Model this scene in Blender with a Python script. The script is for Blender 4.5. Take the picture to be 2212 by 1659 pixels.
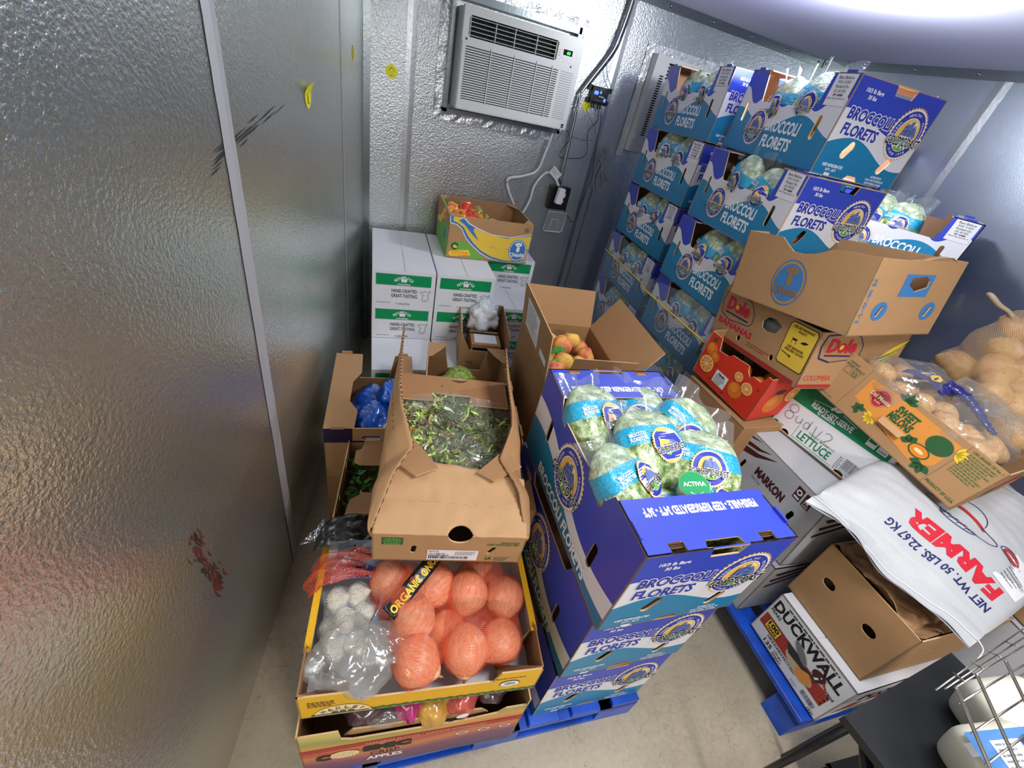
import bpy, math, random
from math import sin, cos, pi, radians, sqrt, atan2
from mathutils import Vector, Matrix, Euler, noise
from mathutils.geometry import tessellate_polygon

SC = bpy.context.scene
COL = SC.collection
for _o in list(bpy.data.objects):
    bpy.data.objects.remove(_o)

# ---------------------------------------------------------------- camera
cam_d = bpy.data.cameras.new('camera')
cam = bpy.data.objects.new('camera', cam_d)
COL.objects.link(cam)
def _cam_matrix():
    f = 925.0
    d = Vector((787 - 1106, 2130 - 829.5, f)).normalized()
    vx = 2150.0
    x = Vector((vx, -(d.x * vx + d.z * f) / d.y, f)).normalized()
    z = -d
    y = z.cross(x)
    R = Matrix((x, y, z))                       # world from camera (x right, y down, z forward)
    M = Matrix(((R[0][0], -R[0][1], -R[0][2], 0), (R[1][0], -R[1][1], -R[1][2], 0),
                (R[2][0], -R[2][1], -R[2][2], 0), (0, 0, 0, 1)))
    return Matrix.Translation((0, 0, 1.70)) @ M
cam.matrix_world = _cam_matrix()
cam_d.sensor_width = 36.0
cam_d.lens = 36.0 * 925.0 / 2212.0
cam_d.clip_start = 0.02
SC.camera = cam

# ---------------------------------------------------------------- light and exposure
SC.view_settings.view_transform = 'Standard'
SC.view_settings.look = 'None'
SC.view_settings.gamma = 1.0
SC.view_settings.use_curve_mapping = False
SC.view_settings.exposure = 0.35
W = bpy.data.worlds.new('world')
SC.world = W
W.use_nodes = True
W.node_tree.nodes['Background'].inputs[0].default_value = (0.80, 0.88, 1.0, 1)
W.node_tree.nodes['Background'].inputs[1].default_value = 0.10

def lamp(name, kind, loc, energy, color, size=0.1, rot=None, size_y=None):
    l = bpy.data.lights.new(name, kind)
    l.energy = energy
    l.color = color
    if kind == 'AREA':
        l.size = size
        if size_y:
            l.shape = 'RECTANGLE'; l.size_y = size_y
    else:
        l.shadow_soft_size = size
    o = bpy.data.objects.new(name, l)
    o.location = loc
    if rot: o.rotation_euler = rot
    COL.objects.link(o)
    return o
LAMP_POS = (1.95, 1.50, 2.12)
lamp('ceiling_lamp_light', 'POINT', LAMP_POS, 34, (0.93, 0.97, 1.0), 0.06)
FILL_PANELS = [(0.95, 0.10), (0.55, -1.75)]  # two fill lights added to brighten the room, not known lamps
lamp('aisle_fill_light', 'AREA', (FILL_PANELS[0][0], FILL_PANELS[0][1], 2.205), 19, (0.96, 0.98, 1.0), 0.50)
lamp('rear_fill_light', 'AREA', (FILL_PANELS[1][0], FILL_PANELS[1][1], 2.205), 46, (1.0, 0.95, 0.88), 0.50)

# ---------------------------------------------------------------- materials
MATS = {}
def nt(name):
    m = bpy.data.materials.new(name)
    m.use_nodes = True
    t = m.node_tree
    b = t.nodes['Principled BSDF']
    return m, t, b
def nd(t, kind, **kw):
    n = t.nodes.new(kind)
    for k, v in kw.items():
        if k.startswith('i_'):
            n.inputs[int(k[2:])].default_value = v
        else:
            setattr(n, k, v)
    return n
def math_n(t, op, a, b=None, c=None):
    n = t.nodes.new('ShaderNodeMath'); n.operation = op
    for i, v in enumerate((a, b, c)):
        if v is None: continue
        if isinstance(v, (int, float)): n.inputs[i].default_value = v
        else: t.links.new(v, n.inputs[i])
    return n.outputs[0]
def mixc(t, fac, a, b):
    n = t.nodes.new('ShaderNodeMix'); n.data_type = 'RGBA'
    for i, v in ((0, fac), (6, a), (7, b)):
        if isinstance(v, (int, float)): n.inputs[i].default_value = v
        elif isinstance(v, tuple): n.inputs[i].default_value = v if len(v) == 4 else (*v, 1)
        else: t.links.new(v, n.inputs[i])
    return n.outputs[2]
def noise_n(t, scale, detail=2.0, rough=0.5, coord='Object', sc=None):
    tc = t.nodes.new('ShaderNodeTexCoord')
    n = t.nodes.new('ShaderNodeTexNoise')
    n.inputs['Scale'].default_value = scale
    n.inputs['Detail'].default_value = detail
    n.inputs['Roughness'].default_value = rough
    if sc:
        mp = t.nodes.new('ShaderNodeMapping'); mp.inputs['Scale'].default_value = sc
        t.links.new(tc.outputs[coord], mp.inputs[0]); t.links.new(mp.outputs[0], n.inputs[0])
    else:
        t.links.new(tc.outputs[coord], n.inputs[0])
    return n.outputs[0]
def bump(t, b, h, strength=0.3, dist=0.002):
    n = t.nodes.new('ShaderNodeBump')
    n.inputs['Strength'].default_value = strength
    n.inputs['Distance'].default_value = dist
    t.links.new(h, n.inputs['Height'])
    t.links.new(n.outputs[0], b.inputs['Normal'])
def ramp(t, x, lo, hi):
    n = t.nodes.new('ShaderNodeMapRange')
    n.inputs['From Min'].default_value = lo; n.inputs['From Max'].default_value = hi
    t.links.new(x, n.inputs[0])
    return n.outputs[0]
def S(r, g, b):                                 # 0-255 display colour to linear
    return tuple(((c / 255) / 12.92 if c / 255 <= 0.04045 else ((c / 255 + 0.055) / 1.055) ** 2.4) for c in (r, g, b))
def simple(name, rgb, rough=0.6, metal=0.0, nscale=0, namt=0.06, bumpd=0, coat=0, spec=0.5, emit=0, trans=0):
    m, t, b = nt(name)
    c = S(*rgb)
    b.inputs['Base Color'].default_value = (*c, 1)
    b.inputs['Roughness'].default_value = rough
    b.inputs['Metallic'].default_value = metal
    b.inputs['Specular IOR Level'].default_value = spec
    if coat:
        b.inputs['Coat Weight'].default_value = coat; b.inputs['Coat Roughness'].default_value = 0.12
    if emit:
        b.inputs['Emission Color'].default_value = (*c, 1); b.inputs['Emission Strength'].default_value = emit
    if trans: b.inputs['Transmission Weight'].default_value = trans
    if nscale:
        h = noise_n(t, nscale, 3)
        f = ramp(t, h, 0.3, 0.7)
        col = mixc(t, f, tuple(x * (1 - namt) for x in c), tuple(min(1, x * (1 + namt)) for x in c))
        t.links.new(col, b.inputs['Base Color'])
        if bumpd: bump(t, b, h, 0.4, bumpd)
    MATS[name] = m
    return m

def board(name, rgb, amt=0.07, rough=0.75):
    """corrugated cardboard: faint flute lines, mottled colour, soft creases"""
    m, t, b = nt(name)
    c = S(*rgb)
    a = noise_n(t, 9, 4, 0.6)
    f = noise_n(t, 260, 2, 0.6)
    k = math_n(t, 'MULTIPLY_ADD', ramp(t, f, 0.3, 0.7), 0.35, math_n(t, 'MULTIPLY', ramp(t, a, 0.3, 0.7), 0.65))
    t.links.new(mixc(t, k, tuple(x * (1 - amt) for x in c), tuple(min(1, x * (1 + amt)) for x in c)), b.inputs['Base Color'])
    b.inputs['Roughness'].default_value = rough
    b.inputs['Specular IOR Level'].default_value = 0.25
    tc = t.nodes.new('ShaderNodeTexCoord')
    w = t.nodes.new('ShaderNodeTexWave'); w.inputs['Scale'].default_value = 55; w.bands_direction = 'X'
    t.links.new(tc.outputs['UV'], w.inputs[0])
    big = noise_n(t, 5, 3, 0.55)
    h = math_n(t, 'MULTIPLY_ADD', w.outputs[1], 0.010, big)
    bump(t, b, h, 0.35, 0.006)
    MATS[name] = m
board('kraft', (176, 136, 96))
board('kraft_light', (190, 150, 110))
board('kraft_dark', (150, 112, 76))
board('kraft_in', (168, 124, 84))
board('kraft_brown', (164, 124, 86))
board('kraft_edge', (205, 172, 128), 0.25)
board('white_board', (226, 227, 232), 0.02, 0.55)
board('grey_board', (190, 192, 198), 0.02, 0.6)
board('yellow_board', (228, 176, 38), 0.05, 0.5)
board('red_board', (214, 58, 40), 0.04, 0.42)
board('navy_board', (44, 30, 62), 0.06, 0.5)
for _n, _c in dict(ink_black=(26, 26, 28), ink_dark=(52, 50, 52), ink_grey=(120, 122, 126), ink_white=(240, 240, 243),
                   ink_blue=(52, 62, 165), ink_lblue=(58, 120, 186), ink_chq=(62, 122, 184), ink_green=(0, 146, 84),
                   ink_rgreen=(30, 130, 88), ink_leaf=(70, 122, 60), ink_lgreen=(110, 172, 72), ink_gold=(240, 188, 92),
                   ink_cream=(243, 226, 170), ink_ship=(98, 118, 176), ink_red=(206, 40, 58), ink_dred=(176, 52, 48),
                   ink_maroon=(74, 34, 34), ink_yellow=(240, 203, 60), ink_byellow=(234, 196, 70), ink_orange=(240, 140, 50),
                   ink_peel=(222, 118, 40), ink_dgreen=(52, 96, 58), ink_ogreen=(96, 120, 66), ink_purple=(98, 60, 130),
                   ink_brick=(184, 64, 52), ink_tan=(196, 178, 150), ink_navy=(38, 42, 100), ink_melon=(228, 150, 70),
                   sticker=(232, 232, 236), ink_teal=(20, 140, 170), ink_pink=(190, 50, 120)).items():
    simple(_n, _c, 0.5, spec=0.3)
simple('fluor_yellow', (240, 232, 20), 0.4)
simple('white_plastic', (206, 208, 206), 0.35)
simple('vent_white', (186, 188, 186), 0.4)
simple('black_plastic', (20, 20, 22), 0.35, nscale=30, namt=0.2)
simple('cart_plastic', (24, 27, 30), 0.5, nscale=12, namt=0.25, bumpd=0.001)
simple('void', (8, 8, 9), 0.9)
simple('white_cable', (214, 214, 212), 0.45)
simple('dark_cable', (26, 34, 46), 0.5)
simple('blue_cable', (70, 110, 150), 0.5)
simple('pallet_blue', (24, 78, 190), 0.32, nscale=14, namt=0.3)
simple('pallet_dark', (12, 36, 96), 0.4)
simple('led_blue', (30, 60, 255), 0.4, emit=9)
simple('led_green', (40, 255, 60), 0.4, emit=2.5)
simple('led_red', (255, 60, 60), 0.4, emit=2)
simple('lamp_glass', (250, 252, 255), 0.4, emit=6)
simple('chrome', (190, 186, 178), 0.22, 1.0)
simple('tube_steel', (54, 56, 58), 0.3, 0.7)
simple('conduit', (170, 172, 172), 0.35, 1.0)
simple('milk', (226, 224, 206), 0.4, nscale=10, namt=0.02)
simple('poly_white', (188, 190, 195), 0.45, nscale=220, namt=0.03, bumpd=0.0006)
simple('poly_grey', (150, 154, 152), 0.6, nscale=60, namt=0.08)
simple('paper', (176, 136, 98), 0.8, nscale=20, namt=0.1, bumpd=0.002)
simple('kitchen_white_bag', (222, 226, 230), 0.35, coat=0.3)
simple('blue_bag', (22, 88, 190), 0.25, coat=0.6, nscale=30, namt=0.35, bumpd=0.004)
simple('navy_film', (40, 42, 118), 0.22, coat=0.6, nscale=60, namt=0.3, bumpd=0.003)
simple('black_film', (30, 30, 32), 0.25, coat=0.4, nscale=25, namt=0.3, bumpd=0.004)
simple('stem', (96, 120, 50), 0.6)
simple('leaf', (62, 128, 44), 0.4, nscale=60, namt=0.35, bumpd=0.001)
simple('greens_dark', (40, 84, 34), 0.5, nscale=40, namt=0.5)
simple('scuff', (84, 86, 86), 0.5, 0.8)
simple('rust', (112, 52, 44), 0.6, 0.3, nscale=120, namt=0.4)
simple('slaw_lettuce', (176, 200, 96), 0.45, nscale=40, namt=0.35)
simple('slaw_green', (100, 108, 56), 0.5, nscale=40, namt=0.35)
simple('slaw_white', (214, 220, 176), 0.4)
simple('slaw_purple', (74, 40, 62), 0.45)
simple('slaw_orange', (232, 122, 40), 0.45)
simple('basket_white', (214, 216, 210), 0.5)

def metal_wall(name, rgb, rough, scale, dist, strength=0.55, metal=1.0, mott=0.05):
    m, t, b = nt(name)
    c = S(*rgb)
    b.inputs['Metallic'].default_value = metal
    fine = noise_n(t, scale, 2.0, 0.55)
    sp = noise_n(t, 1.1, 3, 0.6)
    col = mixc(t, ramp(t, sp, 0.3, 0.7), tuple(x * (1 - mott) for x in c), tuple(min(1, x * (1 + mott)) for x in c))
    t.links.new(col, b.inputs['Base Color'])
    t.links.new(math_n(t, 'MULTIPLY_ADD', ramp(t, sp, 0.3, 0.7), 0.05, rough), b.inputs['Roughness'])
    h = math_n(t, 'MULTIPLY_ADD', noise_n(t, 3.0, 1.5, 0.5), 2.2, fine)
    bump(t, b, h, strength, dist)
    MATS[name] = m
metal_wall('stucco_metal', (206, 210, 210), 0.31, 120, 0.0034, 0.6, 0.92)
metal_wall('stucco_side', (222, 225, 220), 0.18, 130, 0.0030, 0.55, 0.90)
metal_wall('smooth_metal', (176, 184, 196), 0.32, 200, 0.0006, 0.5, 0.9)
metal_wall('foil_tape', (206, 208, 210), 0.3, 60, 0.002, 0.35)
metal_wall('foil_wrinkle', (226, 228, 230), 0.3, 70, 0.005, 0.7, 0.75)
metal_wall('joint_tape', (204, 204, 208), 0.5, 60, 0.001, 0.35, 0.6)
metal_wall('trim_metal', (150, 158, 158), 0.25, 60, 0.0008)
metal_wall('ceiling_metal', (206, 206, 228), 0.55, 120, 0.0004, 0.3, 0.05)

def floor_mat():
    m, t, b = nt('concrete')
    a = noise_n(t, 2.2, 5, 0.6); f = noise_n(t, 60, 3, 0.6)
    c1 = mixc(t, ramp(t, a, 0.3, 0.7), S(150, 139, 118) + (1,), S(184, 172, 150) + (1,))
    c2 = mixc(t, math_n(t, 'MULTIPLY', ramp(t, f, 0.35, 0.75), 0.25), c1, S(205, 195, 175) + (1,))
    tc = t.nodes.new('ShaderNodeTexCoord')
    v = t.nodes.new('ShaderNodeTexVoronoi'); v.feature = 'DISTANCE_TO_EDGE'; v.inputs['Scale'].default_value = 1.6
    wp = t.nodes.new('ShaderNodeVectorMath'); wp.operation = 'ADD'
    nn = t.nodes.new('ShaderNodeTexNoise'); nn.inputs['Scale'].default_value = 6; nn.inputs['Detail'].default_value = 5
    t.links.new(tc.outputs['Object'], nn.inputs[0]); t.links.new(tc.outputs['Object'], wp.inputs[0]); t.links.new(nn.outputs[1], wp.inputs[1])
    t.links.new(wp.outputs[0], v.inputs[0])
    crack = ramp(t, v.outputs['Distance'], 0.0, 0.006)
    c3 = mixc(t, math_n(t, 'MULTIPLY', math_n(t, 'SUBTRACT', 1.0, crack), 0.35), c2, S(80, 70, 58) + (1,))
    t.links.new(c3, b.inputs['Base Color'])
    b.inputs['Roughness'].default_value = 0.48
    bump(t, b, f, 0.2, 0.001)
    MATS['concrete'] = m
floor_mat()

def gc_mat(name, H, v1, v2):
    """printed broccoli carton face: blue top, white wave, teal foot.  v1 / v2 = (base, amplitude, frequency, phase) of the two wave lines over the panel's own UV in metres"""
    m, t, b = nt(name)
    tc = t.nodes.new('ShaderNodeTexCoord'); s = t.nodes.new('ShaderNodeSeparateXYZ')
    t.links.new(tc.outputs['UV'], s.inputs[0])
    def wave(p):
        return math_n(t, 'MULTIPLY_ADD', math_n(t, 'SINE', math_n(t, 'MULTIPLY_ADD', s.outputs[0], p[2], p[3])), p[1], p[0])
    top = math_n(t, 'GREATER_THAN', s.outputs[1], wave(v1))
    edge = math_n(t, 'GREATER_THAN', s.outputs[1], math_n(t, 'ADD', wave(v1), -0.003))
    low = math_n(t, 'LESS_THAN', s.outputs[1], wave(v2))
    n = noise_n(t, 8, 3)
    teal = mixc(t, ramp(t, s.outputs[1], 0.0, 0.14), S(24, 120, 168) + (1,), S(26, 132, 178) + (1,))
    c = mixc(t, edge, S(226, 226, 232) + (1,), S(40, 48, 190) + (1,))
    c = mixc(t, top, c, S(52, 72, 190) + (1,))
    c = mixc(t, low, c, teal)
    t.links.new(c, b.inputs['Base Color'])
    b.inputs['Roughness'].default_value = 0.38
    bump(t, b, noise_n(t, 5, 3), 0.3, 0.004)
    MATS[name] = m
GH = 0.302
gc_mat('gc_a', GH, (0.215, 0.030, 34, 1.2), (0.135, 0.030, 15.5, -5.0))
gc_mat('gc_b', GH, (0.150, 0.062, 7.5, 1.25), (0.085, 0.052, 7.5, 1.0))
gc_mat('gc_end', GH, (0.185, 0.026, 13.0, 1.2), (0.095, 0.034, 13.5, 0.15))
simple('gc_blue', (52, 70, 182), 0.38, nscale=8, namt=0.03)
simple('gc_inside', (150, 112, 84), 0.7, nscale=9, namt=0.08)

def produce_mat(name, cols, scale, rough=0.4, bumpd=0.001, detail=3, coat=0.0, sss=0.0, stretch=None):
    m, t, b = nt(name)
    n = noise_n(t, scale, detail, 0.55, 'Object', stretch)
    r = t.nodes.new('ShaderNodeValToRGB')
    e = r.color_ramp.elements
    while len(e) < len(cols): e.new(0.5)
    for i, c in enumerate(cols):
        e[i].position = 0.32 + 0.36 * i / (len(cols) - 1)
        e[i].color = (*S(*c), 1)
    t.links.new(n, r.inputs[0]); t.links.new(r.outputs[0], b.inputs['Base Color'])
    b.inputs['Roughness'].default_value = rough
    b.inputs['Coat Weight'].default_value = coat
    b.inputs['Coat Roughness'].default_value = 0.1
    bump(t, b, n, 0.4, bumpd)
    MATS[name] = m
produce_mat('onion_skin', [(224, 156, 108), (232, 176, 136), (238, 196, 160)], 2.2, 0.30, 0.01, stretch=(3, 3, .4))
produce_mat('garlic_skin', [(196, 180, 150), (222, 212, 190), (236, 230, 214)], 2.5, 0.55, 0.04, stretch=(3, 3, .5))
produce_mat('peach_skin', [(238, 196, 84), (236, 150, 96), (206, 84, 74)], 1.1, 0.7, 0.0004)
produce_mat('peach_yellow', [(238, 200, 84), (240, 196, 96), (228, 150, 78)], 1.1, 0.7, 0.0004)
produce_mat('tomato_red', [(206, 44, 28), (220, 66, 36), (226, 90, 44)], 1.6, 0.18, 0.0003, coat=0.6)
produce_mat('tomato_orange', [(236, 150, 40), (240, 132, 44), (228, 104, 44)], 1.6, 0.2, 0.0003, coat=0.6)
produce_mat('tomato_green', [(120, 130, 40), (150, 148, 54), (176, 110, 60)], 1.6, 0.25, 0.0003, coat=0.5)
produce_mat('potato_skin', [(196, 146, 88), (214, 166, 108), (224, 180, 126)], 2.6, 0.5, 0.008)
produce_mat('melon_skin', [(120, 150, 60), (150, 176, 84), (190, 204, 120)], 40, 0.5, 0.002)
produce_mat('floret', [(84, 108, 56), (132, 156, 92), (186, 200, 150)], 55, 0.6, 0.006, 4)
produce_mat('melon_net', [(92, 120, 50), (140, 160, 80), (186, 196, 130)], 60, 0.5, 0.002)

def bag_mat():
    """floret bag: clear film over florets, one printed teal band across"""
    m, t, b = nt('floret_bag')
    tc = t.nodes.new('ShaderNodeTexCoord'); s = t.nodes.new('ShaderNodeSeparateXYZ')
    t.links.new(tc.outputs['Object'], s.inputs[0])
    z = math_n(t, 'MULTIPLY_ADD', math_n(t, 'SINE', math_n(t, 'MULTIPLY', s.outputs[0], 22.0)), 0.008, s.outputs[2])
    band = math_n(t, 'MULTIPLY', math_n(t, 'GREATER_THAN', z, 0.004), math_n(t, 'LESS_THAN', z, 0.052))
    fl = noise_n(t, 42, 4, 0.6)
    r = t.nodes.new('ShaderNodeValToRGB'); e = r.color_ramp.elements; e.new(0.5)
    for i, (p, c) in enumerate(((0.36, (78, 104, 52)), (0.5, (146, 170, 106)), (0.64, (216, 224, 186)))):
        e[i].position = p; e[i].color = (*S(*c), 1)
    t.links.new(fl, r.inputs[0])
    hi = math_n(t, 'MULTIPLY', math_n(t, 'GREATER_THAN', z, 0.052), 0.25)
    c = mixc(t, hi, r.outputs[0], S(206, 216, 216) + (1,))
    c = mixc(t, band, c, S(14, 158, 200) + (1,))
    t.links.new(c, b.inputs['Base Color'])
    b.inputs['Roughness'].default_value = 0.3
    b.inputs['Coat Weight'].default_value = 1.0; b.inputs['Coat Roughness'].default_value = 0.08
    cr = noise_n(t, 16, 4, 0.6)
    bump(t, b, math_n(t, 'MULTIPLY_ADD', fl, 0.5, math_n(t, 'MULTIPLY', cr, 1.6)), 0.7, 0.008)
    c2 = t.nodes.new('ShaderNodeBump'); c2.inputs['Strength'].default_value = 1.0; c2.inputs['Distance'].default_value = 0.016
    t.links.new(noise_n(t, 26, 3, 0.6, 'Object', (1, 1, 2.2)), c2.inputs['Height']); t.links.new(c2.outputs[0], b.inputs['Coat Normal'])
    MATS['floret_bag'] = m
bag_mat()
def film_mat(name, rgb, alpha, rough=0.12, bd=0.006, sc=14):
    m, t, b = nt(name)
    c = S(*rgb)
    out = t.nodes['Material Output']
    g = t.nodes.new('ShaderNodeBsdfGlossy'); g.inputs['Roughness'].default_value = rough
    d = t.nodes.new('ShaderNodeBsdfDiffuse'); d.inputs['Color'].default_value = (*c, 1)
    tr = t.nodes.new('ShaderNodeBsdfTransparent')
    tr.inputs['Color'].default_value = (0.96, 0.97, 0.98, 1)
    bp = t.nodes.new('ShaderNodeBump'); bp.inputs['Strength'].default_value = 0.9; bp.inputs['Distance'].default_value = bd
    t.links.new(noise_n(t, sc, 4, 0.55), bp.inputs['Height'])
    t.links.new(bp.outputs[0], g.inputs['Normal'])
    m1 = t.nodes.new('ShaderNodeMixShader'); m1.inputs[0].default_value = 0.45
    t.links.new(d.outputs[0], m1.inputs[1]); t.links.new(g.outputs[0], m1.inputs[2])
    m2 = t.nodes.new('ShaderNodeMixShader'); m2.inputs[0].default_value = alpha
    t.links.new(tr.outputs[0], m2.inputs[1]); t.links.new(m1.outputs[0], m2.inputs[2])
    t.links.new(m2.outputs[0], out.inputs[0])
    MATS[name] = m
film_mat('clear_film', (228, 232, 234), 0.15)
film_mat('frost_film', (214, 208, 200), 0.26, 0.16, 0.006, 12)
film_mat('wrap_film', (190, 206, 224), 0.22, 0.2, 0.004, 30)
film_mat('pink_film', (196, 60, 120), 0.75)
film_mat('blue_film', (150, 180, 210), 0.72, 0.2)
film_mat('dark_film', (50, 50, 54), 0.7)
film_mat('cover_plastic', (220, 224, 226), 0.22, 0.06, 0.0005)
def net_mat(name, rgb, scale, thr, tint=0.25):
    """knitted net: threads by two crossed waves over UV, holes transparent"""
    m, t, b = nt(name)
    out = t.nodes['Material Output']
    tc = t.nodes.new('ShaderNodeTexCoord')
    s = t.nodes.new('ShaderNodeSeparateXYZ'); t.links.new(tc.outputs['UV'], s.inputs[0])
    a = math_n(t, 'ABSOLUTE', math_n(t, 'SINE', math_n(t, 'MULTIPLY', s.outputs[0], scale)))
    c = math_n(t, 'ABSOLUTE', math_n(t, 'SINE', math_n(t, 'MULTIPLY', s.outputs[1], scale)))
    thread = math_n(t, 'LESS_THAN', math_n(t, 'MINIMUM', a, c), thr)
    f = math_n(t, 'MAXIMUM', thread, tint)
    b.inputs['Base Color'].default_value = (*S(*rgb), 1)
    b.inputs['Roughness'].default_value = 0.35
    tr = t.nodes.new('ShaderNodeBsdfTransparent')
    mx = t.nodes.new('ShaderNodeMixShader')
    t.links.new(f, mx.inputs[0]); t.links.new(tr.outputs[0], mx.inputs[1]); t.links.new(b.outputs[0], mx.inputs[2])
    t.links.new(mx.outputs[0], out.inputs[0])
    MATS[name] = m
net_mat('red_net', (236, 92, 60), 105, 0.26, 0.05)
net_mat('white_net', (226, 230, 236), 62, 0.20, 0.03)
net_mat('tan_net', (220, 186, 140), 150, 0.26, 0.08)
net_mat('green_net', (196, 220, 110), 40, 0.16, 0.02)

# ---------------------------------------------------------------- mesh builder
def fr(O, U, V):
    O, U, V = Vector(O), Vector(U).normalized(), Vector(V).normalized()
    return (O, U, V, U.cross(V))
_TXT = {}
def text_mesh(s, bold):
    k = (s, bold)
    if k not in _TXT:
        c = bpy.data.curves.new('t', 'FONT'); c.body = s; c.resolution_u = 2; c.size = 1.0
        c.offset = bold
        o = bpy.data.objects.new('t', c)
        m = bpy.data.meshes.new_from_object(o)
        vs = [(v.co.x, v.co.y) for v in m.vertices]
        fs = [list(p.vertices) for p in m.polygons]
        _TXT[k] = (vs, fs)
        bpy.data.objects.remove(o); bpy.data.curves.remove(c); bpy.data.meshes.remove(m)
    return _TXT[k]

class MB:
    def __init__(self):
        self.v = []; self.f = []; self.m = []; self.s = []; self.uv = []; self.names = []
    def mi(self, mat):
        if mat not in self.names: self.names.append(mat)
        return self.names.index(mat)
    def face(self, pts, mat, uvs=None, smooth=False):
        i = len(self.v)
        self.v += [tuple(p) for p in pts]
        self.f.append(list(range(i, i + len(pts)))); self.m.append(self.mi(mat)); self.s.append(smooth)
        self.uv.append(uvs or [(0, 0)] * len(pts))
    def mesh(self, vs, fs, mat, uvs=None, smooth=False):
        i = len(self.v); k = self.mi(mat)
        self.v += [tuple(p) for p in vs]
        for f in fs:
            self.f.append([i + a for a in f]); self.m.append(k); self.s.append(smooth)
            self.uv.append([uvs[a] for a in f] if uvs else [(0, 0)] * len(f))
    # flat shapes in a frame -------------------------------------------------
    def flat(self, F, pts, mat, off=0.0, holes=(), flip=False):
        O, U, V, N = F
        loops = [[Vector((p[0], p[1], 0)) for p in pts]] + [[Vector((p[0], p[1], 0)) for p in h] for h in holes]
        allp = [p for l in loops for p in l]
        tris = tessellate_polygon(loops)
        vs = [O + U * p.x + V * p.y + N * off for p in allp]
        uv = [(p.x, p.y) for p in allp]
        out = []
        for tr in tris:
            a, b, c = (allp[i] for i in tr)
            area = (b.x - a.x) * (c.y - a.y) - (c.x - a.x) * (b.y - a.y)
            if abs(area) < 1e-12: continue
            t3 = list(tr) if area > 0 else list(tr)[::-1]
            out.append(t3[::-1] if flip else t3)
        self.mesh(vs, out, mat, uv)
    def panel(self, F, pts, mo, mi='kraft_in', me='kraft_edge', th=0.004, holes=()):
        O, U, V, N = F
        self.flat(F, pts, mo, 0.0, holes)
        self.flat(F, pts, mi, -th, holes, True)
        for lp in [pts] + list(holes):
            n = len(lp)
            for i in range(n):
                a, b = lp[i], lp[(i + 1) % n]
                A = O + U * a[0] + V * a[1]; B = O + U * b[0] + V * b[1]
                self.face([A, A - N * th, B - N * th, B], me, [(a[0], a[1]), (a[0], a[1] + th), (b[0], b[1] + th), (b[0], b[1])])
    def rect(self, F, u0, v0, u1, v1, mat, off=0.0006):
        self.flat(F, [(u0, v0), (u1, v0), (u1, v1), (u0, v1)], mat, off)
    def disc(self, F, u, v, r, mat, off=0.0006, ry=None, n=28, a0=0, a1=2 * pi, rot=0):
        ry = ry or r
        pts = []
        full = abs(a1 - a0 - 2 * pi) < 1e-6
        for i in range(n if full else n + 1):
            a = a0 + (a1 - a0) * i / n
            x, y = r * cos(a), ry * sin(a)
            pts.append((u + x * cos(rot) - y * sin(rot), v + x * sin(rot) + y * cos(rot)))
        self.flat(F, pts, mat, off)
    def ring(self, F, u, v, r0, r1, mat, off=0.0006, k=1.0, n=32):
        O, U, V, N = F
        for i in range(n):
            a, b = 2 * pi * i / n, 2 * pi * (i + 1) / n
            P = lambda r, t: O + U * (u + r * cos(t)) + V * (v + r * k * sin(t)) + N * off
            self.face([P(r0, a), P(r1, a), P(r1, b), P(r0, b)], mat)
    def text(self, F, s, u, v, h, mat, w=None, bold=0.0, off=0.0008, rot=0.0, align='C', outline=None, ow=0.03, flipx=False):
        """string with its letters h tall, centred on (u, v) (or starting there), squeezed to width w"""
        if outline: self.text(F, s, u, v, h, outline, w, bold + ow, off - 0.0003, rot, align)
        O, U, V, N = F
        vs, fs = text_mesh(s, bold)
        if not vs: return
        vb, _ = text_mesh(s, 0.0)
        x0 = min(p[0] for p in vb); x1 = max(p[0] for p in vb)
        sy = h / 0.73; sx = (w / (x1 - x0)) if w else sy
        ca, sa = cos(rot), sin(rot)
        out = []
        for p in vs:
            x = (p[0] - (x0 + x1) / 2) * sx if align == 'C' else (p[0] - x0) * sx
            y = (p[1] - 0.36) * sy
            out.append(O + U * (u + x * ca - y * sa) + V * (v + x * sa + y * ca) + N * off)
        self.mesh(out, fs, mat)
    def arc_text(self, F, s, u, v, r, h, mat, a_mid=pi / 2, cw=True, spacing=1.0, k=1.0, off=0.0012, bold=0.02):
        """letters set on a ring; k squashes it vertically"""
        adv = h * 1.02 * spacing
        n = len(s)
        for i, ch in enumerate(s):
            if ch == ' ': continue
            d = (i - (n - 1) / 2) * adv / r
            a = a_mid - d if cw else a_mid + d
            x, y = u + r * cos(a), v + r * k * sin(a)
            tr = atan2(k * cos(a) * (-1), sin(a)) if cw else atan2(k * cos(a), -sin(a))
            self.text(F, ch, x, y, h, mat, None if ch in '·-.I1' else h * 0.72, bold, off, tr)
    def lines(self, F, u, v, w, n, dv, h, mat, off=0.0008, seed=1, ragged=0.3):
        rnd = random.Random(seed)
        for i in range(n):
            x = u; end = u + w * (1 - ragged * rnd.random())
            while x < end:
                l = min(rnd.uniform(0.004, 0.014) * (h / 0.004), end - x)
                self.rect(F, x, v - i * dv, x + l, v - i * dv + h, mat, off)
                x += l + h * 0.6
    def barcode(self, F, u, v, w, h, mat='ink_black', seed=3, off=0.001):
        rnd = random.Random(seed); x = u
        while x < u + w:
            b = rnd.choice((0.0008, 0.0012, 0.002)) * max(1, w / 0.06) * 0.8
            self.rect(F, x, v, min(x + b, u + w), v + h, mat, off); x += b + rnd.choice((0.0008, 0.0014)) * max(1, w / 0.06)
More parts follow.
